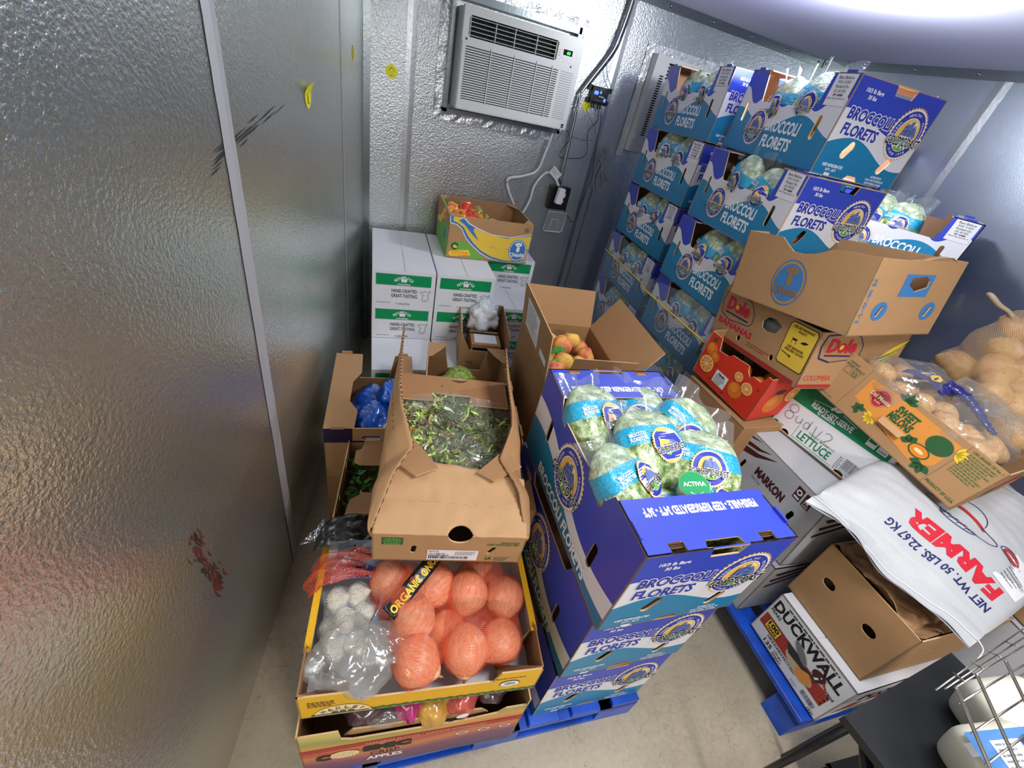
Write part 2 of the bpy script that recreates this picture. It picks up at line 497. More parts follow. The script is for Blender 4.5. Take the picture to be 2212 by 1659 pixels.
    # solids ----------------------------------------------------------------
    def box(self, x0, y0, z0, x1, y1, z1, mat, bev=0.0):
        P = [(x0, y0, z0), (x1, y0, z0), (x1, y1, z0), (x0, y1, z0), (x0, y0, z1), (x1, y0, z1), (x1, y1, z1), (x0, y1, z1)]
        self.mesh(P, [(0, 3, 2, 1), (4, 5, 6, 7), (0, 1, 5, 4), (1, 2, 6, 5), (2, 3, 7, 6), (3, 0, 4, 7)], mat,
                  [(p[0] + p[1], p[2] + p[1]) for p in P])
    def obox(self, M, dx, dy, dz, mat):
        i = len(self.v); self.box(-dx / 2, -dy / 2, -dz / 2, dx / 2, dy / 2, dz / 2, mat)
        self.v[i:] = [tuple(M @ Vector(p)) for p in self.v[i:]]
    def tube(self, path, r, mat, n=8, closed=False, flat=1.0):
        path = [Vector(p) for p in path]; rings = []
        m = len(path); up = Vector((0, 0, 1))
        for i, p in enumerate(path):
            a = path[(i - 1) % m] if closed or i > 0 else p
            b = path[(i + 1) % m] if closed or i < m - 1 else p
            d = (b - a).normalized()
            x = d.cross(up)
            if x.length < 1e-3: x = d.cross(Vector((0, 1, 0)))
            x.normalize(); y = x.cross(d)
            rr = r[i] if isinstance(r, (list, tuple)) else r
            rings.append([p + x * rr * cos(2 * pi * k / n) + y * rr * flat * sin(2 * pi * k / n) for k in range(n)])
        vs = [q for g in rings for q in g]; fs = []
        for i in range(m if closed else m - 1):
            j = (i + 1) % m
            for k in range(n):
                fs.append((i * n + k, i * n + (k + 1) % n, j * n + (k + 1) % n, j * n + k))
        if not closed:
            fs.append(tuple(range(n))[::-1]); fs.append(tuple((m - 1) * n + k for k in range(n)))
        self.mesh(vs, fs, mat, None, True)
    def ball(self, fn, mat, nu=24, nv=14, uvs=1.0):
        """closed surface: fn(unit direction) -> point"""
        vs = []; uv = []
        for j in range(nv + 1):
            t = pi * j / nv
            for i in range(nu + 1):
                a = 2 * pi * i / nu
                vs.append(fn(Vector((sin(t) * cos(a), sin(t) * sin(a), cos(t)))))
                uv.append((a * uvs, t * uvs))
        fs = []
        for j in range(nv):
            for i in range(nu):
                q = j * (nu + 1) + i
                fs.append((q, q + nu + 1, q + nu + 2, q + 1))
        self.mesh(vs, fs, mat, uv, True)
    def sheet(self, fn, nu, nv, mat, smooth=True):
        vs = []; uv = []
        for j in range(nv + 1):
            for i in range(nu + 1):
                vs.append(fn(i / nu, j / nv)); uv.append((i / nu, j / nv))
        fs = [(j * (nu + 1) + i, j * (nu + 1) + i + 1, (j + 1) * (nu + 1) + i + 1, (j + 1) * (nu + 1) + i) for j in range(nv) for i in range(nu)]
        self.mesh(vs, fs, mat, uv, smooth)
    def build(self, name, parent=None, solid=0.0, bevel=0.0, weld=False):
        me = bpy.data.meshes.new(name)
        me.from_pydata(self.v, [], self.f)
        for n in self.names: me.materials.append(MATS[n])
        for p, k, s in zip(me.polygons, self.m, self.s):
            p.material_index = k; p.use_smooth = s
        uvl = me.uv_layers.new(name='UVMap')
        li = 0
        flat = []
        for u in self.uv:
            for a in u: flat += [a[0], a[1]]
        uvl.data.foreach_set('uv', flat)
        me.update()
        o = bpy.data.objects.new(name, me)
        COL.objects.link(o)
        if parent: o.parent = parent
        if solid:
            md = o.modifiers.new('thickness', 'SOLIDIFY'); md.thickness = solid; md.offset = 0
        if bevel:
            w = o.modifiers.new('weld', 'WELD'); w.merge_threshold = 0.0001
            md = o.modifiers.new('bevel', 'BEVEL'); md.width = bevel; md.segments = 2; md.limit_method = 'ANGLE'
        return o

def tag(o, label=None, cat=None, group=None, kind=None):
    if label: o['label'] = label
    if cat: o['category'] = cat
    if group: o['group'] = group
    if kind: o['kind'] = kind
    return o
def thing(name, label, cat, loc=(0, 0, 0), rot=(0, 0, 0), group=None):
    o = bpy.data.objects.new(name, None)
    o.empty_display_size = 0.05
    o.location = loc; o.rotation_euler = tuple(radians(a) for a in rot)
    COL.objects.link(o)
    return tag(o, label, cat, group)
def dup(root, loc, rot, label, group=None):
    r = root.copy(); COL.objects.link(r)
    r.location = loc; r.rotation_euler = tuple(radians(a) for a in rot)
    r['label'] = label
    if group: r['group'] = group
    for ch in list(root.children):
        c = ch.copy(); COL.objects.link(c); c.parent = r
        for g in list(ch.children):
            d = g.copy(); COL.objects.link(d); d.parent = c
    return r
def struct(name, mb, **kw):
    return tag(mb.build(name, **kw), kind='structure')
def place(o, loc, rot=(0, 0, 0)):
    o.location = loc; o.rotation_euler = tuple(radians(a) for a in rot); return o

def slot(u, v, w, h, rot=0.0, n=5):
    """rounded hand-hole outline"""
    r = min(w, h) / 2; pts = []
    L = (max(w, h) / 2 - r)
    vert = h > w
    for s, a0 in ((1, -pi / 2), (-1, pi / 2)):
        for i in range(n + 1):
            a = a0 + pi * i / n
            x, y = s * L + r * cos(a), r * sin(a)
            if vert: x, y = -y, x
            pts.append((u + x * cos(rot) - y * sin(rot), v + x * sin(rot) + y * cos(rot)))
    return pts
def circ(u, v, r, n=20, ry=None):
    return [(u + r * cos(2 * pi * i / n), v + (ry or r) * sin(2 * pi * i / n)) for i in range(n)]
def faces(Wd, D, H):
    return dict(front=fr((0, 0, 0), (1, 0, 0), (0, 0, 1)), back=fr((Wd, D, 0), (-1, 0, 0), (0, 0, 1)),
                left=fr((0, D, 0), (0, -1, 0), (0, 0, 1)), right=fr((Wd, 0, 0), (0, 1, 0), (0, 0, 1)),
                top=fr((0, 0, H), (1, 0, 0), (0, 1, 0)), bottom=fr((0, D, 0), (1, 0, 0), (0, -1, 0)))
def rectpts(w, h): return [(0, 0), (w, 0), (w, h), (0, h)]

# ================================================================= the room
Z = 2.246
b = MB(); b.box(-1.5, -2.6, -0.05, 3.5, 3.0, 0.0, 'concrete'); struct('floor', b)
b = MB(); b.box(-1.5, -2.6, Z, 3.5, 3.0, Z + 0.06, 'ceiling_metal'); struct('ceiling', b)
b = MB(); b.box(0.05, 2.82, 0, 3.45, 2.90, Z, 'stucco_metal'); struct('wall_back', b)
b = MB(); b.box(3.375, -2.55, 0, 3.44, 2.82, Z, 'smooth_metal'); struct('wall_right', b)
b = MB(); b.box(-1.5, -2.6, 0, 3.45, -2.52, Z, 'smooth_metal'); struct('wall_front', b)
LW = fr((0.262, 2.82, 0), (-0.242, -0.970, 0), (0, 0, 1))      # left wall: u runs towards the viewer
def lwp(s, z, off=0.0):
    N = Vector((0.970, -0.242, 0)); return Vector((0.262 - 0.242 * s, 2.82 - 0.970 * s, z)) + N * off
LF = (lwp(0, 0), Vector((-0.242, -0.970, 0)), Vector((0, 0, 1)), Vector((0.970, -0.242, 0)))
b = MB()
q = [lwp(-0.02, 0), lwp(5.5, 0), lwp(5.5, Z), lwp(-0.02, Z)]
o2 = [p - Vector((0.970, -0.242, 0)) * 0.06 for p in q]
b.mesh(q + o2, [(3, 2, 1, 0), (4, 5, 6, 7), (0, 1, 5, 4), (1, 2, 6, 5), (2, 3, 7, 6), (3, 0, 4, 7)], 'stucco_side')
struct('wall_left', b)

def strip(name, F, u0, u1, z0, z1, mat, off=0.001, ridge=False, seed=1):
    rnd = random.Random(seed); m = MB(); n = 60
    L = []; R = []
    for i in range(n + 1):
        v = z0 + (z1 - z0) * i / n
        L.append((u0 + rnd.uniform(-0.0012, 0.0012), v)); R.append((u1 + rnd.uniform(-0.0012, 0.0012), v))
    for i in range(n):
        O, U_, V_, N_ = F
        P = lambda q, o=off: O + U_ * q[0] + V_ * q[1] + N_ * o
        if ridge:
            c0 = ((L[i][0] + R[i][0]) / 2, L[i][1]); c1 = ((L[i + 1][0] + R[i + 1][0]) / 2, L[i + 1][1])
            m.face([P(L[i]), P(c0, off + 0.0025), P(c1, off + 0.0025), P(L[i + 1])], mat)
            m.face([P(c0, off + 0.0025), P(R[i]), P(R[i + 1]), P(c1, off + 0.0025)], mat)
        else:
            m.face([P(L[i]), P(R[i]), P(R[i + 1]), P(L[i + 1])], mat)
    return struct(name, m)
strip('trim_1', LF, 1.711, 1.768, 0.0, Z, 'joint_tape', 0.002, True)
strip('trim_2', LF, 0.578, 0.590, 0.0, Z, 'joint_tape', 0.002)
BF = fr((0, 2.82, 0), (1, 0, 0), (0, 0, 1))
strip('trim_3', BF, 0.466, 0.520, 0.0, Z, 'foil_tape', 0.0015, True, 3)
strip('trim_4', BF, 1.685, 1.745, 0.0, Z, 'foil_tape', 0.0015, True, 4)
strip('trim_5', BF, 1.79, 1.802, 0.0, 1.46, 'foil_tape', 0.0015, False, 5)
RF = (Vector((3.375, 2.82, 0)), Vector((0, -1, 0)), Vector((0, 0, 1)), Vector((-1, 0, 0)))
strip('trim_6', RF, 1.10, 1.175, 0.0, Z, 'foil_tape', 0.0015, True, 6)
b = MB(); b.box(0.245, 2.785, 0, 0.268, 2.82, Z, 'trim_metal'); b.box(0.268, 2.806, 0, 0.290, 2.82, Z, 'trim_metal'); struct('trim_7', b)
b = MB(); b.box(3.352, 2.795, 0, 3.375, 2.82, Z, 'trim_metal'); struct('trim_8', b)
b = MB()
b.box(0.27, 2.806, Z - 0.045, 3.35, 2.82, Z, 'trim_metal')
for i in range(9):
    b.ball(lambda d, i=i: Vector((0.6 + i * 0.34, 2.804, Z - 0.022)) + d * 0.009, 'trim_metal', 10, 6)
struct('trim_9', b)
b = MB(); b.box(3.362, -2.5, Z - 0.045, 3.375, 2.79, Z, 'trim_metal')
for i in range(9):
    b.ball(lambda d, i=i: Vector((3.36, 2.5 - i * 0.34, Z - 0.022)) + d * 0.008, 'trim_metal', 10, 6)
struct('trim_10', b)

# yellow arrow stickers
def sticker(name, F, u, z, r, label, bulge=0.0):
    t = MB()
    O, U_, V_, N_ = F
    n = 28
    pts = [O + U_ * (u + r * cos(2 * pi * i / n)) + V_ * (z + r * sin(2 * pi * i / n)) + N_ * (0.0015 + bulge * max(0, sin(2 * pi * i / n)) ** 2) for i in range(n)]
    c = O + U_ * u + V_ * z + N_ * 0.002
    for i in range(n): t.face([c, pts[i], pts[(i + 1) % n]], 'fluor_yellow')
    a = [(-.18, -.62), (.18, -.62), (.18, .05), (.5, .05), (0, .66), (-.5, .05), (-.18, .05)]
    s = 0.86
    t.flat(F, [(u + x * r, z + y * r) for x, y in a], 'ink_dark', 0.0030)
    t.flat(F, [(u + x * r * s, z + (y - .02) * r * s) for x, y in a], 'fluor_yellow', 0.0036)
    return tag(t.build(name), label, 'sticker')
sticker('arrow_sticker', BF, 0.398, 1.610, 0.031, 'round yellow arrow sticker on the back wall, left of the air conditioner')
sticker('arrow_sticker', LF, 0.309, 1.655, 0.029, 'small round yellow sticker on the left wall, close to the room corner')
o = sticker('arrow_sticker', LF, 1.116, 1.535, 0.037, 'peeling yellow sticker on the left wall near the long joint tape', 0.02)
sticker('arrow_sticker', BF, 1.585, 1.662, 0.030, 'yellow sticker half hidden behind the black LED controller on the back wall')
# dirt on the left wall: a long oblique scuff and a rusty smear
b = MB(); rnd = random.Random(9)
for k in range(26):
    f = rnd.uniform(0, 1); s0 = 1.86 - 0.40 * f; z0 = 1.455 + 0.055 * f + rnd.gauss(0, .010); L = rnd.uniform(.05, .14); h = rnd.uniform(.0008, .0026)
    b.flat(LF, [(s0, z0), (s0 - L * .5, z0 + .18 * L * .5 - h), (s0 - L, z0 + .18 * L), (s0 - L * .5, z0 + .18 * L * .5 + h)], 'scuff', 0.0006 + k * 1e-5)
tag(b.build('trim_11'), kind='structure')
b = MB()
for k in range(90):
    f = rnd.uniform(0, 1); s0 = 2.215 + rnd.gauss(0, .012) - .03 * f; z0 = 0.84 - .24 * f; L = rnd.uniform(.015, .06); h = rnd.uniform(.001, .004)
    b.flat(LF, [(s0, z0), (s0 + h, z0 - L * .5), (s0 - .2 * L, z0 - L), (s0 - h, z0 - L * .5)], 'rust' if k % 4 else 'scuff', 0.0006 + k * 1e-5)
tag(b.build('trim_12'), kind='structure')

# ---------------------------------------------------------------- ceiling lamp (just above the frame) and added fill housings
t = thing('ceiling_lamp_or_fill', 'small caged jar lamp fixed under the ceiling above the broccoli cartons', 'lamp', (LAMP_POS[0], LAMP_POS[1], Z - 0.002))
b = MB(); b.tube([(0, 0, 0), (0, 0, -0.02)], 0.07, 'white_plastic', 24); b.build('base', t)
b = MB(); b.ball(lambda d: Vector((d.x * 0.035, d.y * 0.035, -0.115 + 0)) + Vector((0, 0, d.z * 0.03)), 'lamp_glass', 16, 10)
for i, (px_, py_) in enumerate(FILL_PANELS):  # unseen housings made up to carry the two fill lights
    t = thing('ceiling_lamp_or_fill', ('added flat square fill lamp over the aisle by the centre broccoli stack', 'added flat square fill lamp out of view behind the viewer')[i], 'lamp', (px_, py_, Z - 0.002))
    b = MB(); b.box(-.27, -.27, -.035, .27, .27, 0, 'white_plastic'); b.build('housing', t, bevel=.004)

# ---------------------------------------------------------------- air conditioner
AX, AY, AZ, AW, AH = 0.705, 2.64, 1.518, 0.676, 0.430
t = thing('air_conditioner', 'white window air conditioner with louvred grille, green 60 on its display', 'air conditioner', (AX, AY, AZ))
F = fr((0, 0, 0), (1, 0, 0), (0, 0, 1))
b = MB()
lv = rectpts(0, 0); LX0, LX1, LZ0, LZ1 = 0.030, 0.525, 0.310, 0.395
b.panel(F, [(0.004, 0), (AW - 0.004, 0), (AW, 0.004), (AW, AH - 0.004), (AW - 0.004, AH), (0.004, AH), (0, AH - 0.004), (0, 0.004)], 'white_plastic', 'white_plastic', 'white_plastic', 0.03,
        [[(LX0 + .008, LZ0), (LX1 - .008, LZ0), (LX1, LZ0 + .008), (LX1, LZ1 - .008), (LX1 - .008, LZ1), (LX0 + .008, LZ1), (LX0, LZ1 - .008), (LX0, LZ0 + .008)]])
b.box(0.004, 0.03, 0.004, AW - .004, 0.17, AH - .004, 'vent_white')
b.build('casing', t)
b = MB(); b.rect(F, LX0 - .01, LZ0 - .01, LX1 + .01, LZ1 + .01, 'void', -0.0295); b.build('outlet_cavity', t)
b = MB()
for i in range(5):
    z = LZ0 + 0.008 + i * (LZ1 - LZ0 - 0.012) / 4.2
    b.obox(Matrix.Translation(((LX0 + LX1) / 2, 0.010, z)) @ Matrix.Rotation(-0.35, 4, 'X'), LX1 - LX0 - .006, 0.004, 0.0022, 'white_plastic')
for x in (.006, .14, .245, .37, .485): b.box(LX0 + x, .004, LZ0 + .003, LX0 + x + .003, .014, LZ1 - .003, 'white_plastic')
b.build('louvre', t)
b = MB()                                        # lower intake grille: one raised panel with slots
b.panel(fr((0.004, -0.004, 0.004), (1, 0, 0), (0, 0, 1)), rectpts(AW - .008, 0.288), 'white_plastic', 'white_plastic', 'white_plastic', 0.004)
Fg = fr((0.004, -0.004, 0.004), (1, 0, 0), (0, 0, 1))
for i in range(22):
    z = 0.045 + i * 0.0105
    b.rect(Fg, 0.018, z, 0.545, z + 0.0040, 'void', 0.0004)
    b.rect(Fg, 0.562, z + 0.001, 0.640, z + 0.0034, 'ink_grey', 0.0004)
for x in (0.155, 0.285, 0.415, 0.51): b.box(x, -0.0085, 0.045, x + 0.004, -0.004, 0.285, 'white_plastic')
b.build('intake_grille', t)
b = MB(); b.rect(F, 0.560, 0.343, 0.615, 0.368, 'void', 0.0006); b.text(F, '60', 0.592, 0.355, 0.013, 'led_green', 0.020, 0.03, 0.0012)
b.disc(F, 0.552, 0.364, 0.003, 'led_red', 0.001)
b.build('display', t)
b = MB()
for i in range(4): b.rect(F, 0.545 + i * 0.022, 0.312, 0.562 + i * 0.022, 0.322, 'sticker', 0.0008)
for i in range(4): b.disc(F, 0.552 + i * 0.02, 0.330, 0.0014, 'ink_grey', 0.001)
for i in range(3): b.rect(F, 0.533, 0.335 + i * .012, 0.541, 0.338 + i * .012, 'ink_grey', 0.001)
b.build('button', t)
for x in (0.022, AW - .055):
    b = MB(); b.disc(F, x, 0.300, 0.005, 'ink_dark', 0.001); b.build('screw', t)
b = MB(); b.rect(F, 0.640, 0.010, 0.657, 0.030, 'ink_black', 0.0046); b.rect(F, 0.643, 0.014, 0.654, 0.022, 'ink_grey', 0.005); b.build('badge', t)
# foil-taped metal sleeve around it
t = thing('wall_sleeve', 'bent sheet metal sleeve sealed with crinkled foil tape around the air conditioner', 'metal frame', (0, 2.82, 0))
b = MB()
for x0, z0, x1, z1 in ((0.675, 1.485, 0.692, 2.005), (1.392, 1.485, 1.41, 2.005), (0.675, 1.485, 1.41, 1.502), (0.675, 1.975, 1.41, 2.005)):
    b.box(x0, -0.06, z0, x1, -0.001, z1, 'trim_metal')
b.build('sleeve', t)
b = MB(); rnd = random.Random(2)
def foil(x0, z0, x1, z1):
    n = 26
    for i in range(n):
        for j in range(2):
            h = lambda a, c: (x0 + (x1 - x0) * a, -0.002 - 0.006 * noise.noise(Vector((a * 30, c * 9, x0 + z0))) - 0.004, z0 + (z1 - z0) * c)
            if abs(x1 - x0) > abs(z1 - z0): P = [h(i / n, j / 2), h((i + 1) / n, j / 2), h((i + 1) / n, (j + 1) / 2), h(i / n, (j + 1) / 2)]
            else: P = [h(j / 2, i / n), h((j + 1) / 2, i / n), h((j + 1) / 2, (i + 1) / n), h(j / 2, (i + 1) / n)]
            b.face(P, 'foil_wrinkle')
foil(0.63, 1.44, 1.47, 1.49); foil(0.63, 1.44, 0.68, 2.05); foil(1.405, 1.44, 1.455, 2.05); foil(0.63, 2.0, 1.47, 2.05)
b.build('foil_tape', t)

# ---------------------------------------------------------------- second wall vent on the right of the back wall
t = thing('wall_vent', 'white framed wall vent unit behind the tall broccoli cartons, edged in foil tape', 'vent', (1.95, 2.82, 1.47))
F = fr((0, -0.06, 0), (1, 0, 0), (0, 0, 1))
b = MB(); b.box(0, -0.06, 0, 0.58, -0.001, 0.53, 'vent_white'); b.build('casing', t)
b = MB()
for i in range(26): b.rect(F, 0.055, 0.10 + i * 0.013, 0.085, 0.107 + i * 0.013, 'void', 0.001)
for i in range(5): b.rect(F, 0.10, 0.42 + i * 0.018, 0.16, 0.430 + i * 0.018, 'void', 0.001)
b.rect(F, 0.11, 0.44, 0.50, 0.50, 'void', 0.0006)
b.build('vent_slot', t)
b = MB(); x0 = -0.055
foil(-0.055, -0.04, -0.005, 0.57); foil(-0.055, 0.53, 0.62, 0.575)
b.build('foil_tape', t)

# ---------------------------------------------------------------- cables and conduit on the back wall
def smooth_path(p, n=6):
    p = [Vector(a) for a in p]; out = []
    for i in range(len(p) - 1):
        a, b_, c, d = p[max(i - 1, 0)], p[i], p[i + 1], p[min(i + 2, len(p) - 1)]
        for k in range(n):
            t_ = k / n
            out.append(0.5 * ((2 * b_) + (c - a) * t_ + (2 * a - 5 * b_ + 4 * c - d) * t_ ** 2 + (3 * b_ - a - 3 * c + d) * t_ ** 3))
    return out + [p[-1]]
b = MB(); b.tube(smooth_path([(1.687, 2.79, 2.24), (1.685, 2.79, 2.19), (1.678, 2.79, 2.106), (1.663, 2.79, 2.008), (1.638, 2.79, 1.931), (1.522, 2.79, 1.744), (1.507, 2.79, 1.690), (1.508, 2.79, 1.508), (1.515, 2.79, 1.196)]), 0.0105, 'conduit', 12)
tag(b.build('conduit'), 'bent galvanised conduit running from ceiling down to the black outlet box', 'conduit')
b = MB(); b.tube(smooth_path([(1.70, 2.795, 2.24), (1.70, 2.795, 2.15), (1.689, 2.795, 2.03), (1.66, 2.795, 1.93), (1.55, 2.795, 1.76)]), 0.006, 'dark_cable', 8)
tag(b.build('grey_cable'), 'thin dark cable strapped along the upper bend of the conduit', 'cable')
t = thing('power_cord', 'thick white power cord looping from the air conditioner to the outlet', 'cord', (1.377, 2.78, 1.50))
cp = [(1.375, 2.78, 1.525), (1.377, 2.78, 1.489), (1.354, 2.78, 1.368), (1.323, 2.78, 1.26), (1.234, 2.78, 1.215), (1.135, 2.78, 1.185), (1.150, 2.78, 1.12), (1.22, 2.78, 1.019), (1.258, 2.775, 0.97), (1.29, 2.78, 1.003), (1.318, 2.78, 1.081), (1.328, 2.78, 1.169), (1.392, 2.78, 1.255), (1.456, 2.775, 1.238), (1.497, 2.765, 1.19)]
b = MB(); b.tube([Vector(p) - Vector((1.377, 2.78, 1.50)) for p in smooth_path(cp, 7)], 0.0085, 'white_cable', 10); b.build('cable', t)
b = MB(); b.obox(Matrix.Translation((0.128, -0.05, -0.365)) @ Matrix.Rotation(0.1, 4, 'Y'), 0.045, 0.04, 0.10, 'sticker'); b.build('plug', t, bevel=0.006)
b = MB(); Ft = fr((0.025, -0.02, -0.235), (0.80, 0, -0.55), (0.55, 0, 0.80))
b.flat(Ft, [(0, 0), (0.08, 0), (0.08, 0.05), (0, 0.05)], 'sticker', 0.0); b.flat(Ft, [(0, 0), (0.08, 0), (0.08, 0.05), (0, 0.05)], 'sticker', -0.001, (), True)
b.lines(Ft, 0.006, 0.038, 0.068, 4, 0.009, 0.003, 'ink_grey', 0.001)
b.build('warning_tag', t)
for nm, pts, r, m_, lab in (
    ('sensor_wire', [(1.661, 2.79, 1.667), (1.671, 2.79, 1.593), (1.625, 2.79, 1.526), (1.654, 2.79, 1.423), (1.624, 2.79, 1.374), (1.47, 2.79, 1.358), (1.485, 2.79, 1.425), (1.499, 2.775, 1.467), (1.467, 2.775, 1.514)], 0.0022, 'dark_cable', 'thin black wire looping left from the LED controller to the air conditioner'),
    ('sensor_wire', [(1.674, 2.79, 1.67), (1.700, 2.79, 1.578), (1.709, 2.79, 1.472), (1.745, 2.79, 1.28), (1.735, 2.79, 1.188), (1.702, 2.79, 0.967), (1.633, 2.79, 1.003), (1.593, 2.79, 1.047)], 0.0024, 'dark_cable', 'thin black wire hanging from the LED controller down to the outlet box'),
    ('sensor_wire', [(1.722, 2.79, 1.765), (1.662, 2.79, 1.826), (1.636, 2.79, 1.877), (1.634, 2.79, 1.95), (1.66, 2.785, 2.05)], 0.0022, 'blue_cable', 'thin blue wire rising from the LED controller beside the conduit'),
    ('sensor_wire', [(1.60, 2.79, 1.70), (1.575, 2.79, 1.65), (1.60, 2.79, 1.61), (1.66, 2.79, 1.56), (1.69, 2.79, 1.50), (1.62, 2.79, 1.475), (1.52, 2.79, 1.485)], 0.0018, 'blue_cable', 'pale blue wire curving under the LED controller')):
    b = MB(); b.tube(smooth_path(pts), r, m_, 6); tag(b.build(nm), lab, 'wire')
b = MB()
b.tube(smooth_path([(1.790, 2.79, 1.455), (1.815, 2.785, 1.42), (1.801, 2.785, 1.344), (1.790, 2.785, 1.264), (1.815, 2.785, 1.204), (1.850, 2.785, 1.225), (1.806, 2.785, 1.33), (1.755, 2.78, 1.407), (1.765, 2.78, 1.43), (1.80, 2.78, 1.345), (1.875, 2.78, 1.27), (1.862, 2.78, 1.245), (1.81, 2.78, 1.302), (1.785, 2.78, 1.42), (1.76, 2.78, 1.30), (1.775, 2.78, 1.21), (1.80, 2.78, 1.20)]), 0.0042, 'ink_grey', 8)
tag(b.build('coiled_cable'), 'spare grey cable coiled and tied on the back wall below the LED controller', 'cable')
# LED controller
t = thing('led_controller', 'small black temperature controller with glowing blue lights on the back wall', 'controller', (1.582, 2.818, 1.685))
F = fr((0, -0.032, 0), (1, 0, 0), (0, 0, 1))
b = MB(); b.box(0, -0.032, 0, 0.118, -0.001, 0.085, 'black_plastic'); b.build('body', t, bevel=0.005)
for x, z in ((-0.022, 0.062), (0.118, 0.062), (-0.016, -0.004), (0.112, -0.004)):
    b = MB(); b.box(x, -0.014, z, x + 0.028, -0.002, z + 0.026, 'black_plastic'); b.build('mounting_ear', t)
for x, z, r in ((0.022, 0.052, 0.008), (0.036, 0.052, 0.008), (0.060, 0.058, 0.006), (0.098, 0.022, 0.008)):
    b = MB(); b.disc(F, x, z, r, 'led_blue', 0.001, r * 1.3); b.build('indicator_light', t)
b = MB(); b.text(F, 'CoolBot', 0.066, 0.076, 0.009, 'ink_grey', 0.036)
for x in (0.058, 0.070, 0.082): b.ring(F, x, 0.036, 0.002, 0.004, 'ink_white', 0.001)
for i in range(4): b.rect(F, 0.03 + i * .014, 0.014, 0.04 + i * .014, 0.017, 'ink_grey', 0.001)
b.build('printed_face', t)
for x in (0.024, 0.040, 0.070, 0.088):
    b = MB(); b.tube([(x, -0.018, 0.002), (x, -0.018, -0.028)], 0.0055, 'black_plastic', 8); b.build('cable_gland', t)
# outlet
t = thing('outlet_box', 'black weatherproof outlet box with its clear cover hanging open', 'outlet', (1.455, 2.818, 1.035))
F = fr((0, -0.045, 0), (1, 0, 0), (0, 0, 1))
b = MB(); b.box(0, -0.045, 0, 0.150, -0.001, 0.150, 'black_plastic'); b.build('body', t, bevel=0.008)
b = MB(); b.disc(F, 0.098, 0.098, 0.018, 'ink_white', 0.0012)
for dx in (-0.006, 0.006): b.rect(F, 0.098 + dx - .001, 0.098, 0.098 + dx + .001, 0.108, 'ink_black', 0.002)
b.disc(F, 0.098, 0.089, 0.003, 'ink_black', 0.002); b.disc(F, 0.098, 0.058, 0.012, 'ink_white', 0.0012, 0.009)
b.build('socket', t)
b = MB()
Fc = fr((0.0, -0.05, -0.150), (1, 0, 0), (0, -0.15, 1))
b.panel(Fc, [(0.015, 0), (0.140, 0), (0.155, 0.015), (0.150, 0.145), (0.005, 0.145), (0, 0.015)], 'cover_plastic', 'cover_plastic', 'cover_plastic', 0.004)
b.tube([Vector((0.015, -0.052, -0.148)), Vector((0.140, -0.052, -0.148)), Vector((0.153, -0.053, -0.135)), Vector((0.148, -0.07, -0.008)), Vector((0.006, -0.07, -0.008)), Vector((0.0, -0.053, -0.135))], 0.003, 'sticker', 6, True)
b.tube([Vector((0.045, -0.058, -0.135)), Vector((0.05, -0.062, -0.06)), Vector((0.10, -0.062, -0.06)), Vector((0.11, -0.058, -0.135))], 0.002, 'sticker', 6)
b.build('clear_cover', t)

